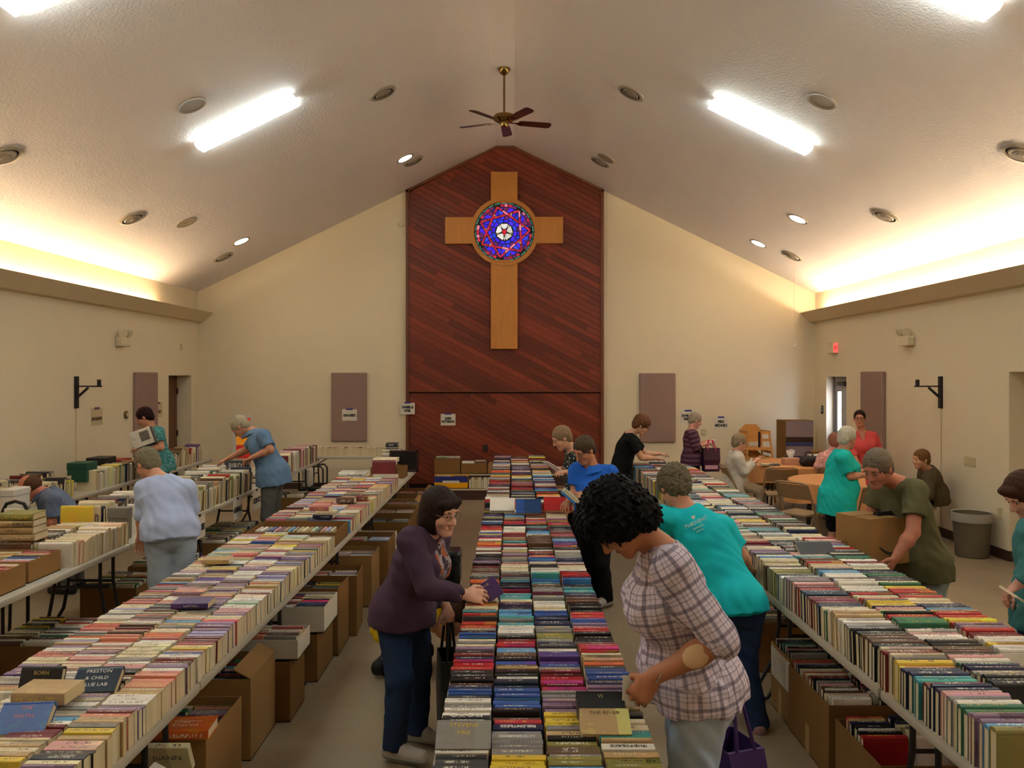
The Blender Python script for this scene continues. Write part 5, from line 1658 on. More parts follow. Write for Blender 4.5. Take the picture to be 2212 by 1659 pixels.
# the shallow tray across the romance table
tr_ = carton(-1.73, 6.72, TZ, 0.70, 0.52, 0.115, M_CB, 'wide shallow cardboard tray of small paperbacks across the romance table', 0.0, 0, 'cartons on the romance tables', None)
for i in range(17):
    x = -2.03 + i * 0.037
    T = boxrnd.uniform(0.020, 0.032)
    BOXED.append((Vector((x, 6.66, TZ + 0.008)), (0.17, T, 0.10), boxrnd.choice(P_ROM), (0, 0.0, PI / 2), 'paper', 'tray', i + 1, 0))
# boxes on the chancel steps
def stepbox(px0, px1, ptop, pbot, Y, d, m, label, fi):
    a, b = at(px0, pbot, Y), at(px1, ptop, Y)
    return carton((a.x + b.x) / 2, Y + d / 2, a.z, b.x - a.x, d, b.z - a.z, m, label, 0, 0, 'cartons on the platform', fi, fillh=1.0)
ST1, ST2 = 0.184, 0.374
a = at(938, 0, 14.36).x; b = at(994, 0, 14.36).x
carton((a + b) / 2, 14.55, ST2, b - a, 0.36, 0.27, M_CB, 'taller brown carton of books on the upper platform step', 0, 0, 'cartons on the platform', FO, fillh=1.0)
a = at(996, 0, 14.36).x; b = at(1052, 0, 14.36).x
carton((a + b) / 2, 14.55, ST2, b - a, 0.36, 0.18, M_CB, 'lower brown carton of books on the upper platform step', 0, 0, 'cartons on the platform', FO, fillh=1.0)
a = at(1054, 0, 14.36).x; b = at(1100, 0, 14.36).x
carton((a + b) / 2, 14.55, ST2, b - a, 0.36, 0.17, M_CB2, 'small brown carton on the platform beside the middle tables', 0, 0, 'cartons on the platform', None)
a = at(938, 0, 13.88).x; b = at(1010, 0, 13.88).x
yb = carton((a + b) / 2, 14.06, ST1, b - a, 0.30, 0.20, M_CBY, 'yellow and blue printed carton on the lower platform step', 0, 0, None, FT, fillh=0.9)
MB().box((-(b - a) / 2 - 0.001, -0.1515, 0.10), ((b - a) / 2 + 0.001, -0.1502, 0.2)).build('blue_print', mat('print_blue', (30, 36, 110), 0.5), yb, local=True)
MB().box((-0.14, -0.153, 0.09), (0.14, -0.1517, 0.13)).build('white_print', M_CBW, yb, local=True)
x = at(1013, 0, 13.9).x
i = 0
while x < at(1062, 0, 13.9).x:
    T = boxrnd.uniform(0.022, 0.036)
    i += 1
    book('step_book', 'hard', (x + T / 2, 14.02, ST1), (0.21, T, 0.16), boxrnd.choice(['cream', 'white', 'tan', 'brown']), 'upright book with pale page edges on the lower platform step, %s from the yellow carton' % nth(i), 'books standing on the platform step', (0, 0, PI / 2))
    x += T + 0.003
BOXED.sort(key=lambda b: b[0].y)
cnt = {}
bm_ = Mass()
nb_ = 0
for p, size, col, rot, kind, lb, i, ri in BOXED:
    if not inframe(p): continue
    if nb_ < 300:
        nb_ += 1
        short = {'tray': 'shallow cardboard tray'}.get(lb, None)
        ws = (short or lb).split()
        cut = ' '.join(ws[:7])
        side = ('aisle-side ' if (ri == 1) == (p.x < 0) else 'inner ') if short is None else ''
        cnt[(lb, ri)] = cnt.get((lb, ri), 0) + 1
        book('boxed_book', kind, p, size, col, '%s book, %s%s in the %s' % (col, side, nth(cnt[(lb, ri)]), cut), 'books packed in cartons', rot)
    else:
        bm_.add(kind, p, size, col, rot)
bm_.build('distant_boxed_books', 'books packed in the far cartons under the tables')

# ---------------------------------------------------------------- loose books lying on top
def flat(name, kind, p, L, W, T, col, label, rz=0.0, tilt=(0, 0), group='loose books lying on the rows'):
    """book lying on its cover: spine along local x, facing -y before turning; p is the middle of its underside"""
    R = Matrix.Rotation(rz, 3, 'Z') @ Matrix.Rotation(tilt[0], 3, 'X') @ Matrix.Rotation(tilt[1], 3, 'Y') @ Matrix.Rotation(PI / 2, 3, 'X')
    o = book(name, kind, (0, 0, 0), (L, T, W), col, label, group)
    # spine (local z = 1) ends up towards -y, thickness along z
    o.rotation_euler = R.to_euler()
    o.location = Vector(p) + Matrix.Rotation(rz, 3, 'Z') @ Vector((0, W / 2, T / 2))
    return o
TOPR = TZ + 0.125
def on(px, py, z):
    Y = FPX * (CAMH - z) / (py - HZ)
    return Vector(((px - CX0) / FPX * Y, Y, z))
p = on(418, 1308, TOPR); flat('loose_book', 'paper', p, 0.19, 0.13, 0.03, 'purple', 'purple paperback lying across the pocket paperback rows', 0.05)
p = on(470, 1215, TOPR); flat('loose_book', 'paper', p, 0.17, 0.12, 0.03, 'tan', 'tan paperback lying on the pocket paperback rows beyond the purple one', 0.1)
p = on(105, 1508, TOPR); flat('loose_book', 'paper', p, 0.20, 0.14, 0.045, 'tan', 'thick plain tan paperback lying on the near pocket paperbacks', -0.03)
p = on(700, 1118, TOPR); flat('loose_book', 'paper', p, 0.17, 0.11, 0.03, 'navy', 'navy book at the bottom of the small stack on the romance table', 0.0)
flat('loose_book', 'paper', p + Vector((0.02, 0.0, 0.031)), 0.17, 0.11, 0.03, 'cream', 'cream book in the middle of the small stack on the romance table', 0.08)
flat('loose_book', 'paper', p + Vector((-0.03, 0.02, 0.062)), 0.17, 0.11, 0.035, 'rose', 'rose book on top of the small stack on the romance table', -0.1)
p = on(748, 1085, TOPR); flat('loose_book', 'paper', p, 0.17, 0.11, 0.045, 'brown', 'brown paperback lying by a dark red one on the far romance rows', 0.0)
p = on(782, 1080, TOPR); flat('loose_book', 'paper', p, 0.13, 0.11, 0.04, 'dark red', 'dark red paperback lying beside a brown one on the far romance rows', 0.0)
p = on(535, 1195, TOPR - 0.1); flat('loose_book', 'paper', p, 0.22, 0.16, 0.03, 'sky blue', 'sky blue book propped up in front of the shallow tray', 0.3, (0.0, -0.35))
cb = flat('loose_book', 'hard', Vector((-1.50, 3.82, 0.43)), 0.24, 0.16, 0.045, 'orange', 'red and orange hardcover lying on the tall brown carton', 0.06)
lettering('Carol', 0.24, M_WHITE, cb, (0.0, 0.53, 0.62), (-PI / 2, 0, 0), sx=0.9)
lettering('Higgins', 0.20, M_WHITE, cb, (0.0, 0.53, 0.34), (-PI / 2, 0, 0), sx=0.9)
jb = book('loose_book', 'paper', (-1.52, 3.70, 0.33), (0.20, 0.03, 0.14), 'cream', 'cream paperback with large grey lettering in front of the tall carton', 'loose books lying on the rows', (0.45, 0, 0))
lettering('JoANN', 0.3, mat('ink_slate', (70, 76, 92)), jb, (0.0, -0.52, 0.55), (PI / 2, 0, 0), sx=0.7)
# cover-up books leaning among the near romance books
def cover_book(px, py, z, L, W, T, col, label, text, tcol, rz=0.0, tilt=0.9, kind='hard', ts=0.18):
    p = on(px, py, z)
    o = book('cover_up_book', kind, p, (L, T, W), col, label, 'books leaning with their covers showing', (-tilt, 0, rz))
    for i, tx in enumerate(text):
        lettering(tx, ts, tcol, o, (0.0, -0.525, 0.78 - i * 0.26), (PI / 2, 0, 0), sx=0.75)
    return o
M_GOLDI = mat('ink_gold', (206, 176, 96), 0.4); M_INKW = mat('ink_white', (226, 222, 212), 0.5)
cover_book(200, 1500, TZ + 0.10, 0.17, 0.12, 0.035, 'navy', 'navy hardcover with white author lettering leaning among near romance books', ['PRESTON', '& CHILD', 'BLUE LAB'], M_INKW, 0.1, 1.0)
cover_book(85, 1505, TZ + 0.10, 0.16, 0.11, 0.03, 'black', 'black paperback with gold lettering standing beside the thick tan paperback', ['BORN', 'OF'], M_GOLDI, 0.0, 0.35)
cover_book(40, 1590, TZ + 0.10, 0.17, 0.12, 0.035, 'blue', 'blue paperback with pink lettering at the bottom corner of the romance table', ['THE', 'MATH'], mat('ink_pink', (206, 120, 130)), 0.1, 0.9)
cover_book(1000, 1625, TZ + 0.115, 0.18, 0.11, 0.04, 'grey', 'grey cover-up paperback with yellow lettering at the near corner of the middle table', ['STEVENS', 'FIRE'], mat('ink_yellow', (222, 186, 60)), 0.0, 1.05)
cover_book(1300, 1560, TZ + 0.115, 0.17, 0.11, 0.045, 'black', 'black thick paperback standing proud on the plaid-shirt side', ['VI'], M_GOLDI, 0.0, 0.9)
cover_book(1310, 1595, TZ + 0.115, 0.17, 0.11, 0.045, 'tan', 'tan cover-up paperback beside the plaid-shirt woman', ['THE RIVER'], mat('ink_brown', (96, 60, 40)), 0.0, 1.1)
cover_book(1205, 1105, TZ + 0.14, 0.24, 0.16, 0.03, 'red', 'red cover-up large book on the far middle table near the polo shirt', [], M_INKW, 0.0, 0.85)
cover_book(1142, 1110, TZ + 0.14, 0.22, 0.16, 0.03, 'blue', 'blue cover-up large book in the centre of the far middle table', [], M_INKW, 0.0, 0.85)
cover_book(1085, 1105, TZ + 0.14, 0.22, 0.16, 0.03, 'white', 'white cover-up large book on the bench side of the far middle table', [], M_INKW, 0.0, 0.95)
cover_book(1770, 1205, TZ + 0.14, 0.24, 0.16, 0.03, 'charcoal', 'charcoal hardcover lying cover-up between two rows of hardcovers', [], M_INKW, 0.0, 1.1)
# printed spine titles that can be read in the photograph, put on near middle-table books
near = sorted([o for o in COL.objects if o.name.startswith('thriller_paperback')], key=lambda o: (o.location.y))
TITLES = [('KOONTZ', 1020, 1575), ('KAVA', 1020, 1560), ('RELENTLESS', 1150, 1572), ('LATE BELLEMAN', 1150, 1588), ('THERAPY', 1220, 1605), ('MARGOLIN', 1210, 1483), ('GRISHAM', 1300, 1430), ('THE PALACE', 1330, 1615), ('PATTERSON', 990, 1605)]
used = set()
for tx, px, py in TITLES:
    tgt = on(px, py, TZ + 0.12)
    best = min((o for o in near if o.name not in used), key=lambda o: (o.location.x - tgt.x) ** 2 * 4 + (o.location.y - tgt.y) ** 2)
    used.add(best.name)
    dark = max(best.color[:3]) < 0.25
    s = best.scale
    q = lettering(tx, 1.0, M_INKW if dark else M_MARK, best, (0, 0, 1.012), (0, 0, PI), name='spine_title', bold=0.01)
    wd = max(v.co.x for v in q.data.vertices) - min(v.co.x for v in q.data.vertices)
    q.scale = (0.7 / wd, 0.62 / 0.75 * 0.8, 0.2)

# ---------------------------------------------------------------- hobby row and wall row books
def upright(name, kind, x, y, z, L, T, H, col, label, lean=0.0, rz=0.0, group=None, side=0.0):
    return book(name, kind, (x, y, z), (L, T, H), col, label, group, (lean, side, rz))
hr = random.Random(5)
def hobby_rows(xc, L, y0, y1, hh, tt, pal, where, group, skip=(), lean=0.12, name='hobby_book'):
    y, i = y0, 0
    ln = 0.0
    while y < y1:
        T = hr.uniform(*tt); H = hr.uniform(*hh)
        if any(a < y < b for a, b in skip): y += T; continue
        i += 1
        if hr.random() < 0.25:
            ol = ln; ln = hr.uniform(0, lean); y += max(0.0, hh[1] * (math.tan(ol) - math.tan(ln)))
        col = hr.choice(pal)
        upright(name, 'hard', xc + hr.uniform(-.01, .01), y + T / 2, TZ + 0.001 + T / 2 * math.sin(abs(ln)), L * hr.uniform(0.9, 1), T * 0.96, H, col, '%s %s, %s from the near end' % (col, where, nth(i)), -ln, hr.uniform(-.008, .008), group)
        y += T / math.cos(ln) + 0.002
hobby_rows(-3.17, 0.24, 5.76, 6.55, (0.15, 0.18), (0.025, 0.06), ['cream', 'cream', 'white', 'tan', 'white'], 'reference book beside the woman in pale blue', 'books along the hobby tables')
hobby_rows(-3.48, 0.24, 5.76, 6.6, (0.14, 0.17), (0.03, 0.05), P_HOB, 'reference book in the inner row of the hobby table', 'books along the hobby tables')
hobby_rows(-3.17, 0.25, 7.05, 9.7, (0.19, 0.27), (0.014, 0.040), P_HOB, 'thin hobby book on the sign-hung table edge', 'books along the hobby tables', lean=0.3)
hobby_rows(-3.52, 0.27, 6.7, 9.9, (0.20, 0.28), (0.02, 0.05), P_HOB, 'picture book in the inner row behind the hung signs', 'books along the hobby tables', lean=0.2)
hobby_rows(-3.17, 0.26, 11.3, 12.9, (0.22, 0.28), (0.02, 0.045), ['white', 'dark red', 'pink', 'cream', 'grey'], 'large book behind the man in blue', 'books along the hobby tables', lean=0.1)
hobby_rows(-4.96, 0.22, 6.1, 7.5, (0.15, 0.22), (0.02, 0.045), P_HOB, 'book on the wall table near the bent man', 'books along the wall tables', name='wall_table_book')
hobby_rows(-4.96, 0.22, 7.9, 9.15, (0.16, 0.24), (0.02, 0.045), P_HOB, 'book on the wall table behind the bent man', 'books along the wall tables', lean=0.15, name='wall_table_book')
hobby_rows(-4.96, 0.22, 9.65, 11.4, (0.18, 0.24), (0.022, 0.05), P_HOB, 'book on the wall table by the teal blouse', 'books along the wall tables', lean=0.1, name='wall_table_book')
hobby_rows(-5.28, 0.24, 6.1, 9.4, (0.16, 0.27), (0.03, 0.06), ['brown', 'tan', 'grey', 'charcoal', 'cream', 'dark red'], 'old book in the inner wall-table row', 'books along the wall tables', name='old_book')
hobby_rows(-4.98, 0.22, 11.6, 13.1, (0.14, 0.26), (0.03, 0.06), P_HOB + ['purple', 'yellow'], 'book at the far end of the wall tables', 'books along the wall tables', lean=0.2, name='wall_table_book')
bd = upright('hobby_book', 'hard', -3.30, 9.92, TZ, 0.30, 0.03, 0.32, 'charcoal', 'dark bird book standing upright with its title cover facing the camera', -0.12)
lettering('BIRDS', 0.30, M_INKW, bd, (0.0, -0.53, 0.78), (PI / 2, 0, 0), sx=0.85)
# flat stacks
def stack(name, x, y, z, items, label, group, rz=0.0):
    for i, (L, W, T, col) in enumerate(items):
        flat(name, 'hard', Vector((x + hr.uniform(-.01, .01), y - W / 2, z)), L, W, T, col, label % (col, nth(i + 1)), rz + hr.uniform(-.05, .05), group=group)
        z += T + 0.001
stack('encyclopedia', -3.50, 6.02, TZ + 0.17, [(0.25, 0.19, 0.05, 'tan'), (0.25, 0.19, 0.05, 'tan'), (0.26, 0.20, 0.045, 'tan'), (0.25, 0.19, 0.045, 'olive')], '%s encyclopedia volume, %s from the bottom of the pile on the hobby table', 'encyclopedia volumes in a pile')
stack('flat_book', -3.34, 6.68, TZ, [(0.3, 0.22, 0.04, 'charcoal'), (0.3, 0.22, 0.04, 'white'), (0.28, 0.2, 0.03, 'grey'), (0.3, 0.22, 0.045, 'white')], '%s flat book, %s from the bottom of the stack before the pale blue woman', 'flat books stacked on the hobby table')
stack('wall_stack_book', -5.08, 9.35, TZ, [(0.26, 0.2, 0.04, 'tan'), (0.26, 0.2, 0.04, 'cream'), (0.25, 0.2, 0.04, 'tan'), (0.25, 0.19, 0.035, 'cream'), (0.24, 0.19, 0.05, 'tan')], '%s book, %s from the bottom of the stack on the wall table', 'books stacked on the wall table')
# cases and boxes along the wall table
def case(px0, px1, pt, Y, d, h, m, label, nm='storage_case'):
    a, b = at(px0, pt, Y), at(px1, pt, Y)
    t = thing(nm, label, 'case', ((a.x + b.x) / 2, Y + d / 2, a.z - h))
    MB().bbox((a.x, Y, a.z - h), (b.x, Y + d, a.z), 0.01, 2).build('body', m, t)
    MB().bbox((a.x - 0.004, Y - 0.004, a.z - h * 0.35), (b.x + 0.004, Y + d + 0.004, a.z + 0.004), 0.01, 2).build('lid', m, t)
    return t
case(144, 187, 1001, 9.6, 0.25, 0.22, mat('case_green', (22, 74, 56), 0.5), 'dark green case standing on the wall table')
case(186, 226, 990, 10.3, 0.3, 0.25, mat('case_black', (18, 16, 18), 0.4), 'black case standing behind the green case on the wall table')
case(226, 262, 994, 11.2, 0.3, 0.2, mat('case_red', (150, 34, 30), 0.5), 'dull red case beside the black case on the wall table')
case(0, 30, 1059, 7.35, 0.25, 0.18, mat('case_white', (210, 204, 194), 0.5), 'white box standing on the wall table at the picture edge')
case(232, 276, 1098, 6.75, 0.08, 0.256, mat('case_grey', (120, 116, 106), 0.5), 'grey file box behind the bent man on the hobby table')
# black chair with padded back between the tables at the edge
t = thing('stacking_chair', 'black tubular chair back with a white pad standing between the tables at the picture edge', 'chair', (at(33, 1150, 6.6).x, 6.6, 0))
c = at(33, 1110, 6.6)
MB().tube([(c.x - 0.10, 6.6, 0.0), (c.x - 0.10, 6.6, c.z + 0.02), (c.x - 0.07, 6.6, c.z + 0.08), (c.x, 6.6, c.z + 0.10), (c.x + 0.07, 6.6, c.z + 0.08), (c.x + 0.10, 6.6, c.z + 0.02), (c.x + 0.10, 6.6, 0.0)], 0.014, 8).build('back_frame', M_BLK, t, smooth=True)
MB().bbox((c.x - 0.08, 6.58, c.z - 0.18), (c.x + 0.08, 6.61, c.z + 0.0), 0.012, 2).build('backrest', mat('chair_black_pad', (18, 16, 16), 0.6), t)
MB().bbox((c.x - 0.085, 6.585, c.z + 0.0), (c.x + 0.085, 6.605, c.z + 0.045), 0.01, 2).build('white_pad', M_CBW, t)
MB().bbox((c.x - 0.2, 6.2, 0.42), (c.x + 0.2, 6.62, 0.46), 0.012, 2).build('seat', mat('chair_black_pad', (18, 16, 16), 0.6), t)
for dx in (-0.18, 0.18):
    MB().tube([(c.x + dx, 6.24, 0.42), (c.x + dx, 6.22, 0.0)], 0.012, 8).build('leg', M_BLK, t)

# ---------------------------------------------------------------- far end of the romance row and the back table
a, b = at(662, 965, 13.75), at(815, 965, 13.75)
x = -3.42; i = 0
while x < -2.15:
    T = hr.uniform(0.018, 0.03)
    col = hr.choice(['tan', 'cream', 'cream', 'salmon', 'tan', 'white', 'brown'])
    i += 1
    upright('cookbook', 'paper', x + T / 2, 13.85, TZ, 0.18, T * 0.95, 0.135, col, '%s pocket book standing on the back wall table, %s from the brown door side' % (col, nth(i)), 0, PI / 2, 'pocket books on the back wall table')
    x += T
stack('back_table_book', -2.0, 13.95, TZ, [(0.3, 0.24, 0.06, 'white'), (0.3, 0.24, 0.05, 'cream'), (0.2, 0.2, 0.04, 'grey'), (0.2, 0.18, 0.06, 'charcoal')], '%s book, %s from the bottom of the heap on the back wall table', 'books heaped on the back wall table')
stack('far_stack_book', -1.72, 11.45, TZ, [(0.34, 0.24, 0.06, 'cream'), (0.34, 0.24, 0.06, 'dark red'), (0.3, 0.22, 0.04, 'white'), (0.32, 0.24, 0.05, 'cream')], '%s book, %s from the bottom of the heap ending the romance tables', 'books heaped at the far romance table end')
carton(-1.62, 10.95, TZ, 0.44, 0.34, 0.14, M_CB, 'brown carton of odds and ends at the far end of the romance tables', 0, 0, 'cartons on the romance tables', FO, fillh=1.1)
al = upright('photo_album', 'hard', -1.66, 10.72, TZ, 0.30, 0.03, 0.24, 'dark red', 'dark red picture album standing before the far brown carton', -0.15)
carton(-1.92, 10.25, TZ, 0.36, 0.26, 0.10, M_CB2, 'small pale carton lying crosswise on the far romance table', 0.05, 0, 'cartons on the romance tables', None)
flat('loose_book', 'hard', Vector((-1.92, 10.1, TZ + 0.11)), 0.34, 0.26, 0.06, 'white', 'large white picture book lying on the small pale carton')
bw = carton(-1.52, 9.98, TZ, 0.30, 0.05, 0.15, M_CBW, 'thin white box file standing among the far romance books', 0, 0, 'cartons on the romance tables', None)
x0 = at(860, 0, 11.5).x
fr = thing('picture_frame', 'dark framed picture leaning at the end of the romance tables', 'picture frame', (x0 + 0.08, 11.55, TZ))
for lo, hi in (((x0 - 0.12, 11.5, TZ), (x0 + 0.28, 11.54, TZ + 0.03)), ((x0 - 0.12, 11.5, TZ + 0.27), (x0 + 0.28, 11.54, TZ + 0.30)), ((x0 - 0.12, 11.5, TZ), (x0 - 0.09, 11.54, TZ + 0.3)), ((x0 + 0.25, 11.5, TZ), (x0 + 0.28, 11.54, TZ + 0.3))):
    MB().bbox(lo, hi, 0.004).build('frame_bar', mat('frame_dark', (50, 16, 16), 0.4), fr)
MB().box((x0 - 0.1, 11.525, TZ + 0.02), (x0 + 0.26, 11.535, TZ + 0.28)).build('picture', mat('picture_black', (16, 14, 16), 0.3), fr)

# ---------------------------------------------------------------- paper signs
M_PAPER = mat('sign_paper', (214, 206, 190), 0.8, var=0.03)
M_BTAPE = mat('blue_tape', (48, 44, 140), 0.6)
M_INK = mat('sign_ink', (28, 24, 26), 0.7)
def wall_sign(px0, py0, px1, py1, Y, text, label, sz, tape=True, sx=0.75):
    a, b = at(px0, py1, Y), at(px1, py0, Y)
    w, h = b.x - a.x, b.z - a.z
    t = thing('paper_sign', label, 'sign', ((a.x + b.x) / 2, Y, a.z), group='hand lettered author signs')
    MB().box((-w / 2, -0.002, 0), (w / 2, 0, h)).build('sheet', M_PAPER, t, local=True)
    if tape:
        MB().box((-w * 0.22, -0.0035, h * 0.93), (w * 0.22, -0.002, h * 1.06)).build('tape', M_BTAPE, t, local=True)
    lettering(text, sz, M_INK, t, (0, -0.0032, h * 0.46), (PI / 2, 0, 0), bold=0.004, line=1.05, sx=sx)
    return t
YP = YB - 0.07
wall_sign(739, 884, 771, 909, YB - 0.064, 'NORA ROBERTS', 'white paper sign taped to the mauve acoustic panel', 0.058, sx=0.52)
wall_sign(865, 870, 896, 895, YB - 0.11, 'DANIELLE\nSTEEL', 'white paper sign on the edge trim of the panelling', 0.062)
wall_sign(952, 894, 984, 919, YP, 'JAMES\nPATTERSON', 'white paper sign taped to the cedar planks', 0.055)
wall_sign(1469, 887, 1504, 914, YB - 0.004, 'JAYNE ANN\nKRENTZ', 'white paper sign half hidden behind the plum striped woman', 0.058)
wall_sign(1542, 901, 1573, 927, YB - 0.004, 'FERN\nMICHAELS', 'white paper sign with blue tape on the plain back wall', 0.064)
def side_sign(X, s, Y, z, w, h, text, label, sz, m, clip=True):
    """sheet hanging on a plane x = X, readable from the aisle"""
    t = thing('paper_sign', label, 'sign', (X, Y, z), group='signs hung from the tables')
    MB().box((0, -w / 2, 0), (0.002, w / 2, h)).build('sheet', m, t, local=True)
    lettering(text, sz, M_INK, t, (0.0032, 0, h * 0.45), (PI / 2, 0, PI / 2), bold=0.004, sx=0.8)
    if clip:
        MB().box((-0.004, -0.02, h - 0.015), (0.006, 0.02, h + 0.012)).build('binder_clip', M_BLK, t, local=True)
for px, text in ((432, 'HOBBIES'), (514, 'ANIMALS'), (555, 'SCIENCE')):
    Y = FPX * 3.02 / (CX0 - px)
    side_sign(-3.024, 1, Y, TZ - 0.24, 0.29, 0.225, text, 'white paper sign reading %s hung from the hobby table edge' % text.lower(), 0.082, M_PAPER)
for px, py, text, wd in ((209, 900, 'BIOGRAPHY', 0.2), (342, 886, 'HISTORY', 0.2)):
    Y = wally(px, XL); c = at(px, py, Y)
    t = thing('wall_notice', 'small paper notice on the side wall %s' % ('below the black bracket' if px < 300 else 'between acoustic panel and brown door'), 'sign', (XL, Y, c.z - 0.12), group='paper notices on the side wall')
    MB().box((0.001, -0.16, 0), (0.003, 0.16, 0.24)).build('sheet', mat('notice_paper', (196, 178, 140), 0.8), t, local=True)
    MB().box((0.003, -0.07, 0.22), (0.0045, 0.07, 0.25)).build('tape', mat('mauve_tape', (84, 58, 84)), t, local=True)
    lettering(text, 0.058, mat('ink_faded', (92, 72, 44)), t, (0.0045, 0, 0.09), (PI / 2, 0, PI / 2), bold=0.004, sx=0.9)

# ---------------------------------------------------------------- sitting area by the exit door
M_CLOTHT = mat('orange_tablecloth', (204, 142, 86), 0.8, var=0.12, vscale=8, bump=0.15, bscale=20)
def round_table(cx, cy, r, label, clabel):
    t = thing('round_table', label, 'table', (cx, cy, 0), group='round tables')
    MB().lathe([(0, 0.70), (r - 0.01, 0.70), (r, 0.715), (r - 0.01, 0.733), (0, 0.733)], 40, (cx, cy, 0)).build('table_top', M_TTOP, t, smooth=True)
    for a in range(4):
        a = a * PI / 2 + 0.4
        MB().tube([(cx + 0.55 * math.cos(a), cy + 0.55 * math.sin(a), 0.70), (cx + 0.6 * math.cos(a), cy + 0.6 * math.sin(a), 0.0)], 0.014, 8).build('leg', M_TLEG, t)
        MB().tube([(cx + 0.57 * math.cos(a), cy + 0.57 * math.sin(a), 0.45), (cx + 0.2 * math.cos(a), cy + 0.2 * math.sin(a), 0.69)], 0.009, 6).build('brace', M_TLEG, t)
    n = 72
    vs, fs = [], []
    prof = [(0.0, 0.742), (r * 0.6, 0.742), (r * 0.97, 0.741), (r + 0.008, 0.730), (r + 0.02, 0.66), (r + 0.03, 0.58), (r + 0.04, 0.50)]
    for j, (rr, z) in enumerate(prof):
        for k in range(n):
            a = 2 * PI * k / n
            wv = 0.0 if j < 4 else (j - 3) * 0.012 * math.sin(11 * a + 0.6 * math.sin(3 * a))
            zz = z - (0.05 * (0.5 + 0.5 * math.cos(4 * a)) * (j - 3) / 3 if j > 3 else 0)
            vs.append((cx + (rr + wv) * math.cos(a), cy + (rr + wv) * math.sin(a), zz))
    for j in range(len(prof) - 1):
        for k in range(n):
            k2 = (k + 1) % n
            fs.append((j * n + k, (j + 1) * n + k, (j + 1) * n + k2, j * n + k2))
    single('tablecloth', MB().add(vs, [tuple(reversed(f)) for f in fs]), M_CLOTHT, clabel, 'tablecloth', 'orange tablecloths', smooth=True)
round_table(4.38, 12.70, 0.74, 'round folding table nearer the back wall under an orange cloth', 'pale orange cloth on the round table with the tissue box')
round_table(4.25, 10.65, 0.66, 'round folding table beside the standing turquoise woman', 'pale orange cloth on the empty round table')

M_CHAIR = mat('chair_beige_enamel', (152, 124, 88), 0.45, 0.1, var=0.06)
M_SEATV = mat('chair_vinyl_seat', (146, 118, 82), 0.55, var=0.08)
def folding_chair(x, y, rz, label, first=[None]):
    """metal folding chair; local -y is the front of the seat"""
    if first[0] is not None:
        return dup(first[0], (x, y, 0), rz, label)
    t = thing('folding_chair', label, 'chair', (x, y, 0), rz, 'beige folding chairs')
    for s in (-1, 1):
        MB().tube([(s * 0.21, 0.16, 0.80), (s * 0.215, 0.13, 0.74), (s * 0.22, -0.22, 0.0)], 0.012, 8).build('leg', M_CHAIR, t, smooth=True, local=True)
        MB().tube([(s * 0.19, -0.02, 0.44), (s * 0.19, 0.24, 0.0)], 0.011, 8).build('leg', M_CHAIR, t, smooth=True, local=True)
    MB().tube([(-0.21, 0.16, 0.80), (-0.15, 0.17, 0.82), (0.15, 0.17, 0.82), (0.21, 0.16, 0.80)], 0.012, 8).build('top_rail', M_CHAIR, t, smooth=True, local=True)
    MB().tube([(-0.22, -0.17, 0.12), (0.22, -0.17, 0.12)], 0.008, 6).tube([(-0.19, 0.19, 0.12), (0.19, 0.19, 0.12)], 0.008, 6).build('stretcher', M_CHAIR, t, local=True)
    n = 8
    vs, fs = [], []
    for zz, yy in ((0.80, 0.165), (0.72, 0.125), (0.62, 0.075)):
        for k in range(n + 1):
            u_ = k / n * 2 - 1
            vs.append((u_ * 0.20, yy + 0.025 * (1 - u_ * u_), zz))
    m_ = len(vs)
    vs += [(a_, b_ + 0.008, c_) for a_, b_, c_ in vs]
    for j in range(2):
        for k in range(n):
            a_ = j * (n + 1) + k
            fs += [(a_, a_ + 1, a_ + n + 2, a_ + n + 1), tuple(reversed((a_ + m_, a_ + 1 + m_, a_ + n + 2 + m_, a_ + n + 1 + m_)))]
    rim = [k for k in range(n + 1)] + [n + (n + 1), n + 2 * (n + 1)] + [2 * (n + 1) + k for k in range(n, -1, -1)][1:] + [n + 1]
    for i in range(len(rim)):
        a_, b_ = rim[i], rim[(i + 1) % len(rim)]
        fs.append((b_, a_, a_ + m_, b_ + m_))
    MB().add(vs, fs).build('backrest', M_CHAIR, t, smooth=True, local=True)
    MB().bbox((-0.195, -0.22, 0.425), (0.195, 0.17, 0.455), 0.014, 2).build('seat', M_SEATV, t, smooth=True, local=True)
    first[0] = t
    return t
folding_chair(3.70, 11.47, PI * 0.97, 'beige folding chair with a white sticker, tucked against the farther round table')
folding_chair(3.42, 9.88, 2.24, 'empty beige folding chair pulled up to the nearer round table')
folding_chair(3.12, 11.62, PI * 0.5, 'beige folding chair under the woman in the white cardigan')
folding_chair(5.08, 10.42, -PI * 0.5, 'beige folding chair under the woman in the brown jacket')
folding_chair(4.44, 11.60, PI, 'beige folding chair under the woman in pink')
folding_chair(4.20, 9.55, PI, 'beige folding chair half hidden behind the man in olive')

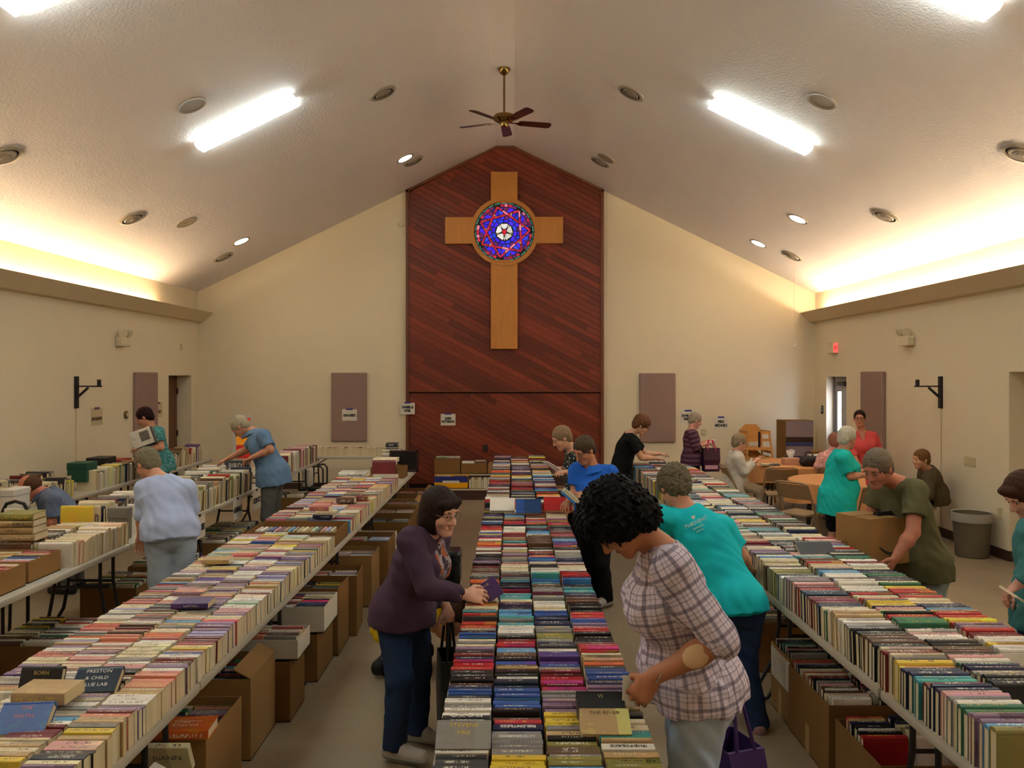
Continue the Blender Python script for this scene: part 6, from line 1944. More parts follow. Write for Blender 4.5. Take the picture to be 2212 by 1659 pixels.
# wooden high chairs, one nested on the other
M_HC = wood('high_chair_wood', (190, 132, 66), (216, 160, 92), (8, 8, 3), 0.4, 0.08)
def high_chair(x, y, z, rz, label):
    t = thing('high_chair', label, 'high chair', (x, y, z), rz, 'stacked wooden high chairs')
    for sx in (-1, 1):
        for sy in (-1, 1):
            MB().tube([(sx * 0.25, sy * 0.24, 0.0), (sx * 0.18, sy * 0.16, 0.74)], 0.018, 6).build('leg', M_HC, t, local=True)
        MB().obox((sx * 0.18, 0, 0.73), (0.016, 0.18, 0.022)).build('arm_rail', M_HC, t, local=True)
        MB().obox((sx * 0.215, 0, 0.40), (0.014, 0.20, 0.02)).build('side_rail', M_HC, t, local=True)
    for z_, w_, y_ in ((0.72, 0.19, -0.165), (0.60, 0.20, -0.175), (0.46, 0.21, -0.19), (0.30, 0.23, -0.21)):
        MB().obox((0, y_, z_), (w_, 0.012, 0.022)).build('front_rail', M_HC, t, local=True)
    MB().prism([(-0.19, 0.165, 0.55), (0.19, 0.165, 0.55), (0.18, 0.165, 0.76), (0.10, 0.165, 0.84), (-0.10, 0.165, 0.84), (-0.18, 0.165, 0.76)], (0, 0.016, 0)).build('backrest', M_HC, t, local=True)
    MB().obox((0, 0, 0.47), (0.19, 0.17, 0.01)).build('seat', M_HC, t, local=True)
    MB().box((-0.02, -0.19, 0.46), (0.02, -0.183, 0.74)).build('strap', mat('strap_dark', (40, 16, 20), 0.8), t, local=True)
    return t
hx = at(1632, 0, 13.7).x
high_chair(hx, 13.75, 0.0, 0.12, 'lower wooden high chair of the stacked pair by the back wall')
high_chair(hx, 13.75, 0.42, 0.12, 'upper wooden high chair of the stacked pair by the back wall')
# flattened carton of display boards in the corner
px0, px1 = at(1690, 908, 14.4), at(1757, 908, 14.4)
t = thing('folded_display_carton', 'tall brown carton with lavender panels and blue edges leaning in the back corner', 'carton', ((px0.x + px1.x) / 2, 14.5, 0))
R = Matrix.Rotation(0.0, 3, 'X')
MB().box((px0.x, 14.4, 0), (px1.x, 14.72, px0.z)).build('carton_body', M_CB, t)
wq = px1.x - px0.x
for z0, z1, m_ in ((px0.z - 0.29, px0.z - 0.01, mat('panel_lavender', (150, 128, 132), 0.7)), (px0.z - 0.37, px0.z - 0.30, M_BASE), (px0.z - 0.44, px0.z - 0.385, mat('panel_blue', (64, 70, 130), 0.6)), (px0.z - 0.62, px0.z - 0.45, mat('panel_lavender', (150, 128, 132))), (px0.z - 0.68, px0.z - 0.635, mat('panel_blue', (64, 70, 130))), (0.3, px0.z - 0.69, mat('panel_lavender', (150, 128, 132)))):
    MB().box((px0.x + 0.06, 14.385, z0), (px1.x - 0.01, 14.4, z1)).build('board', m_, t)
# things on the round tables
ZT = 0.7435
tb = thing('tissue_box', 'pink patterned tissue box with a white tissue standing up', 'tissue box', (4.33, 12.45, ZT))
tx0, tx1 = at(1692, 0, 12.4).x, at(1727, 0, 12.4).x
MB().bbox((tx0, 12.36, ZT), (tx1, 12.50, ZT + 0.10), 0.004).build('box', mat('tissue_box_pink', (206, 150, 120), 0.6, var=0.25, vscale=40), tb)
tc = Vector(((tx0 + tx1) / 2, 12.43, ZT + 0.10))
ts = []
for i in range(7):
    a = -0.9 + 1.8 * i / 6
    ts.append((tc.x + 0.085 * math.sin(a), 12.43 + 0.01 * math.sin(5 * a), tc.z + 0.06 + 0.07 * math.cos(a)))
MB().prism([(tc.x - 0.03, 12.43, tc.z)] + ts + [(tc.x + 0.03, 12.43, tc.z)], (0, 0.006, 0)).build('tissue', mat('tissue_white', (232, 228, 220), 0.9), tb)
def purse(name, x, y, z, w, d, h, m, label, handle=True):
    t = thing(name, label, 'bag', (x, y, z))
    s = Soft()
    s.cone((x - w * 0.28, y, z + d * 0.42), (x + w * 0.28, y, z + d * 0.42), d * 0.42, d * 0.42, k=0.03, planes=[((0, 0, z + 0.002), (0, 0, -1))])
    s.cone((x - w * 0.25, y, z + h * 0.6), (x + w * 0.25, y, z + h * 0.6), d * 0.3, d * 0.3, k=0.05)
    me = s.mesh('bag_body', 0.012, wrinkle, 0.004, off=(x, y, z)); me.materials.append(m)
    o = bpy.data.objects.new('bag_body', me); COL.objects.link(o); o.parent = t
    if handle:
        MB().tube([(x - w * 0.25, y, z + h * 0.8), (x - w * 0.15, y + 0.02, z + h * 1.2), (x + w * 0.15, y + 0.02, z + h * 1.2), (x + w * 0.25, y, z + h * 0.8)], 0.01, 6).build('handle', m, t, smooth=True)
    return t
M_BLKL = mat('black_leather', (18, 16, 20), 0.4)
purse('handbag', at(1748, 0, 12.2).x, 12.2, ZT, 0.26, 0.16, 0.17, M_BLKL, 'soft black handbag on the round table with the tissue box')
t = thing('paper_rolls', 'bundle of wrapped paper on the farther round table behind the black handbag', 'papers', (at(1765, 0, 12.6).x, 12.6, ZT))
for i, (px, z_, m_) in enumerate(((1750, 0.03, M_CB2), (1768, 0.03, M_CBW), (1785, 0.04, M_PAPER), (1760, 0.10, M_CBW), (1776, 0.10, M_PAPER), (1768, 0.165, M_CB2))):
    cxx = at(px, 0, 12.6).x
    MB().tube([(cxx - 0.08, 12.56 + 0.03 * i, ZT + z_), (cxx + 0.09, 12.60 + 0.02 * i, ZT + z_ + 0.01)], 0.032, 10).build('roll', m_, t, smooth=True)
for px, nm in ((1652, 'left of the tissue box'), (1668, 'next to the tissue box')):
    p = at(px, 0, 12.35)
    flat('notebook', 'paper', Vector((p.x, 12.3, ZT)), 0.16, 0.11, 0.03, 'grey' if px > 1660 else 'cream', ('grey' if px > 1660 else 'cream') + ' booklet on the round table beside the ' + ('tissue box' if px > 1660 else 'white cardigan hands'), 0.1, group='booklets on the round table')
# waste bin
bx, by = 5.30, 9.55
t = thing('waste_bin', 'round brown-grey waste bin with a clear liner standing against the wall', 'waste bin', (bx, by, 0))
MB().lathe([(0.0, 0.0), (0.165, 0.0), (0.175, 0.01), (0.205, 0.48), (0.212, 0.50), (0.20, 0.50), (0.168, 0.02), (0.0, 0.02)], 36, (bx, by, 0)).build('bin_body', mat('bin_brown', (98, 88, 68), 0.55, var=0.08), t, smooth=True)
prof = [(0.188, 0.30), (0.206, 0.50), (0.218, 0.508), (0.220, 0.49), (0.216, 0.42), (0.214, 0.405)]
MB().lathe(prof, 36, (bx, by, 0)).build('liner', mat('clear_liner', (206, 200, 188), 0.3, alpha=0.55), t, smooth=True)

# tubular chair with a pale cushion before the back wall table
t = thing('tubular_chair', 'black tubular chair with a pale cushion in front of the back wall table', 'chair', (at(675, 0, 13.25).x, 13.25, 0))
c = at(675, 1006, 13.25)
for yy in (13.15, 13.45):
    MB().tube([(c.x - 0.19, yy, 0.0), (c.x - 0.19, yy, c.z - 0.05), (c.x - 0.15, yy, c.z), (c.x + 0.15, yy, c.z), (c.x + 0.19, yy, c.z - 0.05), (c.x + 0.19, yy, 0.0)], 0.014, 8).build('tube_frame', M_BLK, t, smooth=True)
MB().bbox((c.x - 0.16, 13.18, 0.30), (c.x - 0.02, 13.42, c.z - 0.06), 0.03, 3).build('cushion', M_CBW, t, smooth=True)
MB().bbox((c.x - 0.19, 13.15, 0.24), (c.x + 0.19, 13.45, 0.28), 0.012, 2).build('seat', M_BLK, t, smooth=True)
# ---------------------------------------------------------------- people
def W(**k):
    return {n: at(*v) for n, v in k.items()}
JEANS = cloth('jeans_dark', (36, 52, 84)); JEANSP = cloth('jeans_pale', (172, 188, 214)); JEANSL = cloth('jeans_light_blue', (158, 172, 190)); BLACKP = cloth('trousers_black', (18, 17, 20)); GREYP = cloth('trousers_grey', (92, 92, 88)); JEANSW = cloth('jeans_washed', (132, 146, 148)); KHAKI = cloth('trousers_khaki', (150, 130, 104)); DOLIVE = cloth('trousers_dark_olive', (56, 60, 46))
SNEAK = mat('sneaker_white', (190, 180, 172), 0.6, var=0.2, vscale=30); SHOEB = mat('shoe_black', (20, 20, 22), 0.5); SHOEP = mat('shoe_pink_grey', (150, 110, 108), 0.6)

# woman in the purple sweatshirt, reaching over the middle table
J = W(head=(951, 1106, 4.52), neck=(922, 1152, 4.55), pel=(868, 1318, 4.58), shR=(888, 1168, 4.40), shL=(945, 1165, 4.74), elR=(922, 1270, 4.32), wrR=(1002, 1284, 4.42), elL=(930, 1268, 4.78), wrL=(962, 1306, 4.74),
      hipR=(850, 1335, 4.52), hipL=(893, 1335, 4.66), knR=(862, 1462, 4.46), knL=(905, 1445, 4.72), anR=(852, 1603, 4.46), anL=(900, 1568, 4.72))
person('woman with dark bob in a purple sweatshirt and jeans reaching over the middle table', J, (0.72, -0.66, -0.22), (0.93, -0.35), (214, 168, 146), ('bob', (46, 32, 28)),
       cloth('purple_sweatshirt', (74, 54, 72), 'print', (176, 96, 52)), JEANS, SNEAK, g=1.0, bust=0.085, sleeve=1.93, hem=0.06, res=0.007, hs=1.04, curlR=0.55, curlL=1.1, palmR=(0.3, 0.6, -0.5), handR=(1, 0.1, -0.12), handL=(0.35, 0.1, -1), palmL=(-0.6, 0.4, -0.2), glasses='thin_wire_frame', leg=1.02, prnt=(at(945, 1225, 4.55), 0.10, 0.6))
bt = book('held_book', 'paper', at(1060, 1300, 4.50), (0.175, 0.025, 0.108), 'purple', 'purple paperback held up by the woman in the purple sweatshirt', None, (-0.35, -0.55, 0.15))
MB().box((-0.25, -0.53, 0.25), (0.05, -0.515, 0.6)).build('cover_figure', mat('print_peach', (206, 140, 104)), bt, local=True)
lettering('LOVE', 0.16, M_GOLDI, bt, (0.05, -0.53, 0.80), (PI / 2, 0, 0))
# black tote hanging from her far hand
def tote(x, y, ztop, w, d, h, m, label, hh=0.22, rz=0.0):
    t = thing('tote_bag', label, 'bag', (x, y, ztop - h), rz)
    bm_ = MB()
    sec = [(-w / 2, -d / 2), (w / 2, -d / 2), (w / 2, d / 2), (-w / 2, d / 2)]
    vs = [(a * 0.92, b, 0) for a, b in sec] + [(a * 1.0, b * 1.15, h * 0.5) for a, b in sec] + [(a * 1.02, b * 0.8, h) for a, b in sec]
    inn = [(a * 0.99, b * 0.7, h) for a, b in sec] + [(a * 0.9, b * 0.9, 0.02) for a, b in sec]
    fs = [(3, 2, 1, 0)]
    for j in range(2):
        for k in range(4):
            k2 = (k + 1) % 4
            fs.append((j * 4 + k, j * 4 + k2, j * 4 + 4 + k2, j * 4 + 4 + k))
    for k in range(4):
        k2 = (k + 1) % 4
        fs.append((8 + k, 8 + k2, 12 + k2, 12 + k)); fs.append((12 + k, 12 + k2, 16 + k2, 16 + k))
    fs.append((16, 17, 18, 19))
    bm_.add(vs + inn, fs).build('bag_body', m, t, local=True)
    for s in (-1, 1):
        pts = [(-w * 0.25, s * d * 0.38, h * 0.72), (-w * 0.25, s * d * 0.38, h), (-w * 0.12, s * d * 0.2, h + hh), (w * 0.12, s * d * 0.2, h + hh), (w * 0.25, s * d * 0.38, h), (w * 0.25, s * d * 0.38, h * 0.72)]
        MB().tube(pts, 0.009, 6).build('handle', m, t, smooth=True, local=True)
    return t
p = at(965, 1338, 4.74)
tote(p.x + 0.01, 4.74, p.z - 0.20, 0.10, 0.34, 0.50, mat('tote_black', (16, 16, 19), 0.6), 'long black tote bag hanging from the hand of the woman in purple', 0.20, 0.2)

# kneeling person in yellow behind her
J = W(head=(985, 1330, 5.72), neck=(958, 1290, 5.75), pel=(862, 1345, 5.85), elR=(968, 1372, 5.6), wrR=(930, 1348, 5.5), elL=(1000, 1350, 5.9), wrL=(1020, 1400, 5.85),
      knR=(895, 1440, 5.72), knL=(915, 1430, 5.98), anR=(826, 1424, 5.72), anL=(846, 1410, 5.98))
J['knR'].z = J['knL'].z = 0.09; J['anR'].z = J['anL'].z = 0.10
person('kneeling person in a yellow shirt and black trousers half hidden behind the woman in purple', J, (0.8, -0.1, -0.6), (0.8, 0.0, -0.6), (196, 146, 116), ('short', (70, 48, 36)),
       cloth('yellow_shirt', (214, 172, 20)), BLACKP, SHOEB, g=1.05, sleeve=0.6, hem=0.10, res=0.010)
p = at(980, 1222, 5.66)
bp = thing('backpack', 'black glossy bag on the back of the kneeling person in yellow', 'bag', (p.x, 5.66, p.z - 0.13))
MB().bbox((p.x - 0.055, 5.55, p.z - 0.12), (p.x + 0.05, 5.75, p.z + 0.11), 0.025, 3).build('bag_body', mat('bag_gloss_black', (14, 20, 20), 0.25), bp, smooth=True)
MB().bbox((p.x - 0.065, 5.54, p.z + 0.02), (p.x + 0.055, 5.76, p.z + 0.115), 0.025, 3).build('bag_flap', mat('bag_gloss_black', (14, 20, 20), 0.25), bp, smooth=True)
MB().tube([(p.x - 0.05, 5.6, p.z + 0.08), (p.x - 0.12, 5.62, p.z - 0.05), (p.x - 0.1, 5.66, p.z - 0.16)], 0.012, 6).build('strap', M_BLK, bp)

# woman in the lilac plaid shirt, nearest
J = W(head=(1340, 1128, 3.10), neck=(1420, 1172, 3.14), pel=(1507, 1478, 3.20), shL=(1452, 1228, 2.98), shR=(1432, 1215, 3.34), elL=(1556, 1385, 2.93), wrL=(1412, 1462, 2.94), elR=(1440, 1370, 3.42), wrR=(1400, 1440, 3.40))
J['hipL'] = Vector((J['pel'].x - 0.01, 3.11, J['pel'].z - 0.04)); J['hipR'] = Vector((J['pel'].x, 3.29, J['pel'].z - 0.04))
J['knL'] = Vector((0.655, 3.09, 0.47)); J['knR'] = Vector((0.70, 3.30, 0.47)); J['anL'] = Vector((0.66, 3.10, 0.085)); J['anR'] = Vector((0.72, 3.30, 0.085))
PLAID = cloth('lilac_plaid', (212, 200, 216), 'plaid', (88, 76, 96), 15.0, 0.20)
pt, pJ, pH = person('woman with black curly hair in a lilac plaid shirt bending over the middle table', J, (-0.62, -0.10, -0.78), (-1, 0.0), (172, 116, 84), ('curly', (14, 10, 10)),
       PLAID, JEANSP, SNEAK, g=1.06, belly=0.13, bust=0.105, sleeve=1.04, hem=0.04, res=0.006, hs=1.02, curlL=0.75, curlR=0.4, palmL=(0.3, 0.9, -0.2), handL=(-0.62, 0.02, -0.78), glasses=True, arm=1.1, leg=1.12, wr_amp=0.005)
MB().tube([(A(pJ['wrL']) + (A(pJ['elL']) - A(pJ['wrL'])) * 0.06 + 0.033 * np.array((math.cos(a) * 0.45, math.sin(a), math.cos(a) * 0.85))) for a in [2 * PI * i / 16 for i in range(17)]], 0.004, 6, False).build('bracelet', mat('silver', (200, 190, 176), 0.2, 1.0), pt, smooth=True)
b_ = A(pJ['elL']) + (A(pJ['wrL']) - A(pJ['elL'])) * 0.38
w_ = nv(A(pJ['wrL']) - A(pJ['elL'])); n_ = nv(np.array((0.0, -1.0, 0.25)) - w_ * (np.array((0.0, -1.0, 0.25)) @ w_))
s = Soft(); s.ell(b_ + n_ * 0.036, (0.050, 0.040, 0.015), (w_, np.cross(n_, w_), n_))
me = s.mesh('bandage', 0.005, off=OFFS[pt.name]); me.materials.append(mat('bandage_tan', (206, 172, 132), 0.8)); o = bpy.data.objects.new('bandage', me); COL.objects.link(o); o.parent = pt
r0 = at(1364, 1492, 2.97)
rc = thing('receipt', 'white folded paper slip held by the woman in the plaid shirt', 'paper', r0)
MB().prism([(-0.030, 0, 0.055), (0.028, 0.004, 0.052), (0.036, 0.004, -0.045), (0.01, 0.0, -0.062), (-0.035, -0.004, -0.05)], (0, 0.002, 0)).build('sheet', mat('receipt_white', (222, 220, 218), 0.8), rc, local=True)
MB().prism([(-0.028, 0.008, 0.050), (0.030, 0.012, 0.048), (0.034, 0.012, -0.03), (-0.030, 0.006, -0.035)], (0, 0.002, 0)).build('folded_leaf', mat('receipt_white', (222, 220, 218), 0.8), rc, local=True)
p = at(1572, 1590, 3.55)
tote(p.x, 3.52, p.z, 0.17, 0.30, 0.34, mat('tote_purple', (58, 28, 92), 0.7), 'purple fabric tote bag hanging beside the woman in plaid', 0.18, 0.35)

# woman in the turquoise t-shirt, seen from behind
J = W(head=(1456, 1052, 5.22), neck=(1482, 1098, 5.14), pel=(1588, 1300, 4.92), shL=(1432, 1118, 5.10), shR=(1562, 1142, 5.10), elR=(1600, 1200, 5.10), wrR=(1618, 1228, 5.35), elL=(1418, 1180, 5.25), wrL=(1440, 1215, 5.45),
      hipR=(1614, 1318, 4.90), hipL=(1560, 1318, 4.95), knR=(1608, 1440, 4.92), knL=(1560, 1440, 4.98), anR=(1640, 1560, 4.86), anL=(1560, 1545, 5.0))
tq, tJ, _ = person('woman in a turquoise t-shirt with her back turned, leaning over the hardcover table', J, (-0.15, 0.75, -0.62), (0.1, 1.0), (196, 140, 112), ('fluffy', (104, 92, 72)),
       cloth('turquoise_tee', (20, 186, 198)), JEANS, SHOEP, g=1.02, sleeve=0.72, hem=0.04, res=0.007, hs=1.05, leg=1.05, arm=1.05)
bk = A(tJ['neck']) + nv(A(tJ['pel']) - A(tJ['neck'])) * 0.12
spn = nv(A(tJ['neck']) - A(tJ['pel']))
nb_ = nv(np.array((-0.02, -1.0, 0.0)) - spn * (np.array((-0.02, -1.0, 0.0)) @ spn))
rx = nv(np.cross(spn, nb_))
MT = Matrix((Vector(rx), Vector(spn), Vector(nb_))).transposed()
for tx, sz, dz in (('THRIVENT', 0.032, 0.0), ('FINANCIAL', 0.014, -0.03), ('Lutheran', 0.014, -0.05)):
    pos = Vector(bk + nb_ * 0.140 + spn * dz) - OFFS[tq.name]
    lettering(tx, sz, M_INKW, tq, pos, MT.to_euler(), name='shirt_print')
hp = bk + nb_ * 0.138 + spn * 0.035
MB().prism([Vector(hp + rx * x_ + spn * y_) for x_, y_ in ((0, -0.014), (0.012, 0.0), (0.010, 0.009), (0.004, 0.010), (0, 0.005), (-0.004, 0.010), (-0.010, 0.009), (-0.012, 0.0))], Vector(nb_ * 0.002)).build('shirt_emblem', M_INKW, tq)

# woman in the blue polo shirt reading a book
J = W(head=(1262, 972, 7.36), neck=(1280, 1010, 7.42), pel=(1288, 1122, 7.48), shL=(1318, 1022, 7.40), shR=(1246, 1018, 7.45), elL=(1328, 1068, 7.32), wrL=(1272, 1070, 7.18), elR=(1242, 1062, 7.42), wrR=(1228, 1082, 7.26),
      anR=(1282, 1288, 7.60), anL=(1311, 1288, 7.46), knL=(1300, 1215, 7.40), knR=(1274, 1210, 7.50))
person('woman with short brown hair in a blue polo shirt and black trousers reading a paperback', J, (-0.66, -0.55, -0.50), (-0.75, -0.65), (188, 132, 100), ('short', (74, 58, 44)),
       cloth('blue_polo', (34, 96, 196)), BLACKP, SNEAK, g=1.08, bust=0.095, belly=0.11, sleeve=0.68, hem=0.06, res=0.008, curlL=0.45, curlR=0.6, handL=(-0.95, -0.1, 0.02), palmL=(0, 0.5, -0.8), glasses='thin_wire_frame', collar=True, leg=0.98)
p = at(1226, 1072, 7.15)
hb = thing('open_book', 'open paperback with a blue spine held by the woman in the polo shirt', 'book', p)
Rb = Matrix.Rotation(math.radians(40), 3, 'Y')
MB().obox(Rb @ Vector((0.02, 0, 0.035)), (0.085, 0.055, 0.004), Rb).build('back_cover', mat('cover_pale', (196, 200, 172), 0.5), hb, local=True)
MB().obox(Rb @ Vector((0.02, 0, 0.020)), (0.083, 0.052, 0.012), Rb).build('pages', M_PAGE, hb, local=True)
MB().obox(Rb @ Vector((0.02, -0.0, -0.002)), (0.085, 0.055, 0.010), Rb).build('front_cover', mat('cover_bluebright', (48, 128, 196), 0.35), hb, local=True)

# woman in the floral blouse behind her
J = W(head=(1214, 946, 8.62), neck=(1240, 972, 8.66), pel=(1250, 1078, 8.75), elL=(1246, 1022, 8.55), wrL=(1222, 1020, 8.40), elR=(1240, 1015, 8.85), wrR=(1218, 1012, 8.7))
person('woman with short hair in a black and white floral blouse at the far middle table', J, (-0.86, -0.15, -0.48), (-1, -0.1), (206, 158, 128), ('short', (138, 112, 84)),
       cloth('floral_blouse', (36, 40, 38), 'floral', (196, 200, 184), 34, 0.30), BLACKP, SHOEB, sleeve=0.8, res=0.010, curlL=0.6)
p = at(1194, 1010, 8.36)
single('paper_sheet', MB().prism([(p.x - 0.10, 8.36, p.z + 0.05), (p.x - 0.05, 8.34, p.z + 0.06), (p.x + 0.10, 8.36, p.z - 0.03), (p.x + 0.05, 8.40, p.z - 0.05)], (0, 0.004, 0.004)), mat('receipt_white', (222, 220, 218)), 'white sheet of paper held by the woman in the floral blouse', 'paper')

# person in the black t-shirt leaning over the far hardcovers
J = W(head=(1386, 918, 10.72), neck=(1362, 934, 10.75), pel=(1334, 1036, 10.8), shR=(1360, 952, 10.58), shL=(1366, 950, 10.92), elR=(1386, 988, 10.62), wrR=(1414, 990, 10.8), elL=(1394, 982, 11.0), wrL=(1422, 980, 11.2))
person('person with brown hair in a black t-shirt and glasses leaning over the far hardcovers', J, (0.78, -0.05, -0.55), (1, 0.05), (206, 158, 130), ('fluffy', (104, 66, 42)),
       cloth('black_tee', (14, 13, 14)), DOLIVE, SHOEB, g=1.08, sleeve=0.62, hem=0.08, res=0.010, glasses=True, curlR=0.3, curlL=0.3, handR=(1, 0.2, -0.1), handL=(1, 0.2, -0.1))

# woman in the plum striped top carrying a bag
J = W(head=(1502, 908, 13.0), neck=(1493, 928, 13.0), pel=(1495, 990, 13.05), shR=(1496, 940, 12.84), shL=(1492, 938, 13.18), elR=(1504, 966, 12.82), wrR=(1521, 960, 12.85), elL=(1502, 964, 13.2), wrL=(1524, 955, 13.15))
person('woman with grey hair in a plum striped top holding a bag by the back wall', J, (0.9, 0.1, -0.42), (1, 0.05), (212, 160, 140), ('short', (160, 146, 128)),
       cloth('plum_stripe', (78, 44, 62), 'stripe', (120, 84, 104), 14, 0.35), BLACKP, SHOEB, sleeve=1.5, res=0.010, hem=0.09, curlR=0.8)
p = at(1535, 965, 12.85)
tt_ = tote(p.x, 12.85, p.z - 0.02, 0.26, 0.12, 0.36, mat('tote_plum', (58, 24, 48), 0.35), 'plum shiny tote bag with pink handles carried by the woman in plum stripes', 0.12, 0.1)
for ch in KIDS(tt_):
    if ch.name.startswith('handle'):
        ch.data.materials.clear(); ch.data.materials.append(mat('handle_pink', (200, 40, 84), 0.6))
MB().box((-0.11, -0.075, 0.04), (0.09, -0.066, 0.10)).build('bag_print', mat('print_pale', (190, 150, 170), 0.4), tt_, local=True)
flat('held_booklet', 'paper', at(1533, 956, 13.0), 0.16, 0.11, 0.02, 'white', 'white booklet held by the woman in plum stripes', 0.2, (0.0, -0.35), group=None)

# seated woman in the white cardigan
J = W(head=(1597, 956, 11.6), neck=(1590, 976, 11.6), pel=(1586, 1058, 11.62), shR=(1594, 990, 11.44), shL=(1590, 988, 11.78), elR=(1608, 1018, 11.42), wrR=(1630, 998, 11.5), elL=(1610, 1012, 11.85), wrL=(1632, 994, 11.75),
      knR=(1640, 1062, 11.5), knL=(1642, 1060, 11.74), anR=(1640, 1122, 11.5), anL=(1644, 1118, 11.74))
J['pel'].z = 0.60
person('seated woman with grey hair in a white cardigan and khaki trousers at the round table', J, (0.95, 0.15, -0.25), (1, 0.0), (208, 158, 130), ('short', (140, 124, 100)),
       cloth('white_cardigan', (206, 196, 182)), KHAKI, SHOEB, sleeve=1.85, res=0.010, hem=0.14, jacket=True)

# standing woman in turquoise top and black capris
J = W(head=(1830, 946, 9.0), neck=(1820, 972, 9.0), pel=(1808, 1070, 9.02), shR=(1822, 990, 8.84), shL=(1814, 986, 9.18), elR=(1838, 1028, 8.84), wrR=(1866, 1026, 8.92), elL=(1836, 1022, 9.2), wrL=(1868, 1018, 9.1))
person('elderly woman with white hair in turquoise top and black capris by the round tables', J, (0.85, 0.4, -0.25), (1, 0.15), (206, 150, 122), ('short', (190, 184, 166)),
       cloth('turquoise_top', (26, 184, 176)), BLACKP, SHOEB, g=1.15, belly=0.14, bust=0.10, sleeve=0.75, hem=0.19, res=0.009, pantlen=0.54, hs=1.0)
p = at(1872, 1036, 8.95)
single('pink_card', MB().prism([(p.x - 0.03, 8.93, p.z + 0.05), (p.x + 0.03, 8.95, p.z + 0.02), (p.x + 0.06, 8.95, p.z - 0.10), (p.x - 0.01, 8.93, p.z - 0.06)], (0, 0.004, 0)), mat('card_pink', (214, 70, 100), 0.6), 'small pink paper held by the elderly woman in turquoise', 'paper')

# woman in coral standing against the wall
J = W(head=(1857, 904, 11.7), neck=(1862, 932, 11.72), pel=(1868, 1012, 11.75), elL=(1900, 976, 11.7), wrL=(1884, 1000, 11.55), elR=(1838, 972, 11.7), wrR=(1852, 998, 11.55), shL=(1885, 944, 11.73), shR=(1840, 942, 11.73))
person('woman with dark hair pulled back and glasses in a coral top by the wall', J, (-0.42, -0.9, -0.05), (-0.3, -0.95), (196, 136, 108), ('back', (48, 26, 20)),
       cloth('coral_top', (216, 84, 82)), BLACKP, SHOEB, g=1.05, bust=0.09, sleeve=1.6, hem=0.10, res=0.009, glasses=True, vneck=0.12)

# seated woman in pink
J = W(head=(1803, 954, 11.66), neck=(1796, 974, 11.63), pel=(1796, 1050, 11.55), elL=(1768, 1006, 11.6), wrL=(1785, 1008, 11.78), elR=(1826, 1006, 11.6), wrR=(1815, 1006, 11.78), shL=(1776, 990, 11.6), shR=(1818, 988, 11.6),
      knR=(1812, 1052, 11.88), knL=(1792, 1052, 11.88), anR=(1812, 1115, 11.88), anL=(1792, 1115, 11.88))
J['pel'].z = 0.60
person('seated woman in a pale pink blouse mostly hidden behind the elderly woman in turquoise', J, (0.3, 0.9, -0.2), (0.0, 1.0), (214, 150, 140), ('short', (150, 100, 82)),
       cloth('pink_blouse', (206, 152, 146), 'floral', (170, 110, 120), 40, 0.2), KHAKI, SHOEB, sleeve=1.3, res=0.011)

# man in the olive t-shirt holding a carton
J = W(head=(1896, 1012, 5.74), neck=(1940, 1038, 5.82), pel=(1992, 1212, 5.92), shL=(1978, 1060, 5.66), shR=(1902, 1055, 6.0), elL=(1972, 1150, 5.56), wrL=(1936, 1202, 5.52), elR=(1880, 1120, 6.02), wrR=(1862, 1175, 5.92))
person('man with grey-brown hair in an olive t-shirt and washed jeans holding a large carton', J, (-0.72, -0.55, -0.42), (-0.85, -0.45), (176, 116, 92), ('short', (112, 98, 82)),
       cloth('olive_tee', (92, 90, 62)), JEANSW, SHOEB, g=1.12, belly=0.13, sleeve=0.62, hem=0.10, res=0.007, hs=1.08, arm=1.12, curlL=0.5, handL=(-0.5, -0.1, -0.8), palmL=(-0.5, 0.6, 0.2), handR=(-0.4, -0.2, -0.8), palmR=(0.5, -0.6, 0.2))
c0 = at(1900, 1240, 5.62)
bxm = thing('mailing_carton', 'large brown mailing carton with a curved black arrow held at the table edge', 'carton', (2.54, 5.82, 0.78), 0.42)
for lo, hi in (((-0.20, -0.15, 0), (0.20, 0.15, 0.006)), ((-0.20, -0.15, 0), (0.20, -0.144, 0.32)), ((-0.20, 0.144, 0), (0.20, 0.15, 0.32)), ((-0.20, -0.144, 0), (-0.194, 0.144, 0.32)), ((0.194, -0.144, 0), (0.20, 0.144, 0.32))):
    MB().box(lo, hi).build('side_panel', M_CB2, bxm, local=True)
MB().box((-0.2, -0.15, 0.32), (0.06, -0.01, 0.326)).build('flap', M_CB2, bxm, local=True)
MB().box((-0.2, 0.0, 0.32), (0.06, 0.15, 0.326)).build('flap', M_CB2, bxm, local=True)
pts = [(-0.11 + 0.22 * i / 10, -0.151, 0.13 - 0.05 * math.sin(PI * i / 10)) for i in range(11)]
MB().tube(pts, [0.004 + 0.006 * math.sin(PI * i / 10) for i in range(11)], 5).build('curved_arrow_print', M_MARK, bxm, local=True)
MB().tube([(0.07, -0.151, 0.15), (0.11, -0.151, 0.135), (0.11, -0.151, 0.095)], 0.006, 5).build('arrow_head_print', M_MARK, bxm, local=True)
MB().tube([(-0.201, 0.08, 0.10), (-0.201, 0.05, 0.10), (-0.201, 0.05, 0.14), (-0.201, 0.08, 0.14), (-0.201, 0.08, 0.10)], 0.002, 4).build('handling_mark', M_MARK, bxm, local=True)
ck = upright('carton_book', 'hard', 2.62, 5.80, 0.80, 0.20, 0.05, 0.33, 'black', 'black book with white lettering sticking out of the mailing carton', 0, 0.42)
lettering('Downright', 0.20, M_INKW, ck, (0.0, -0.53, 0.86), (PI / 2, 0, 0), sx=0.7)

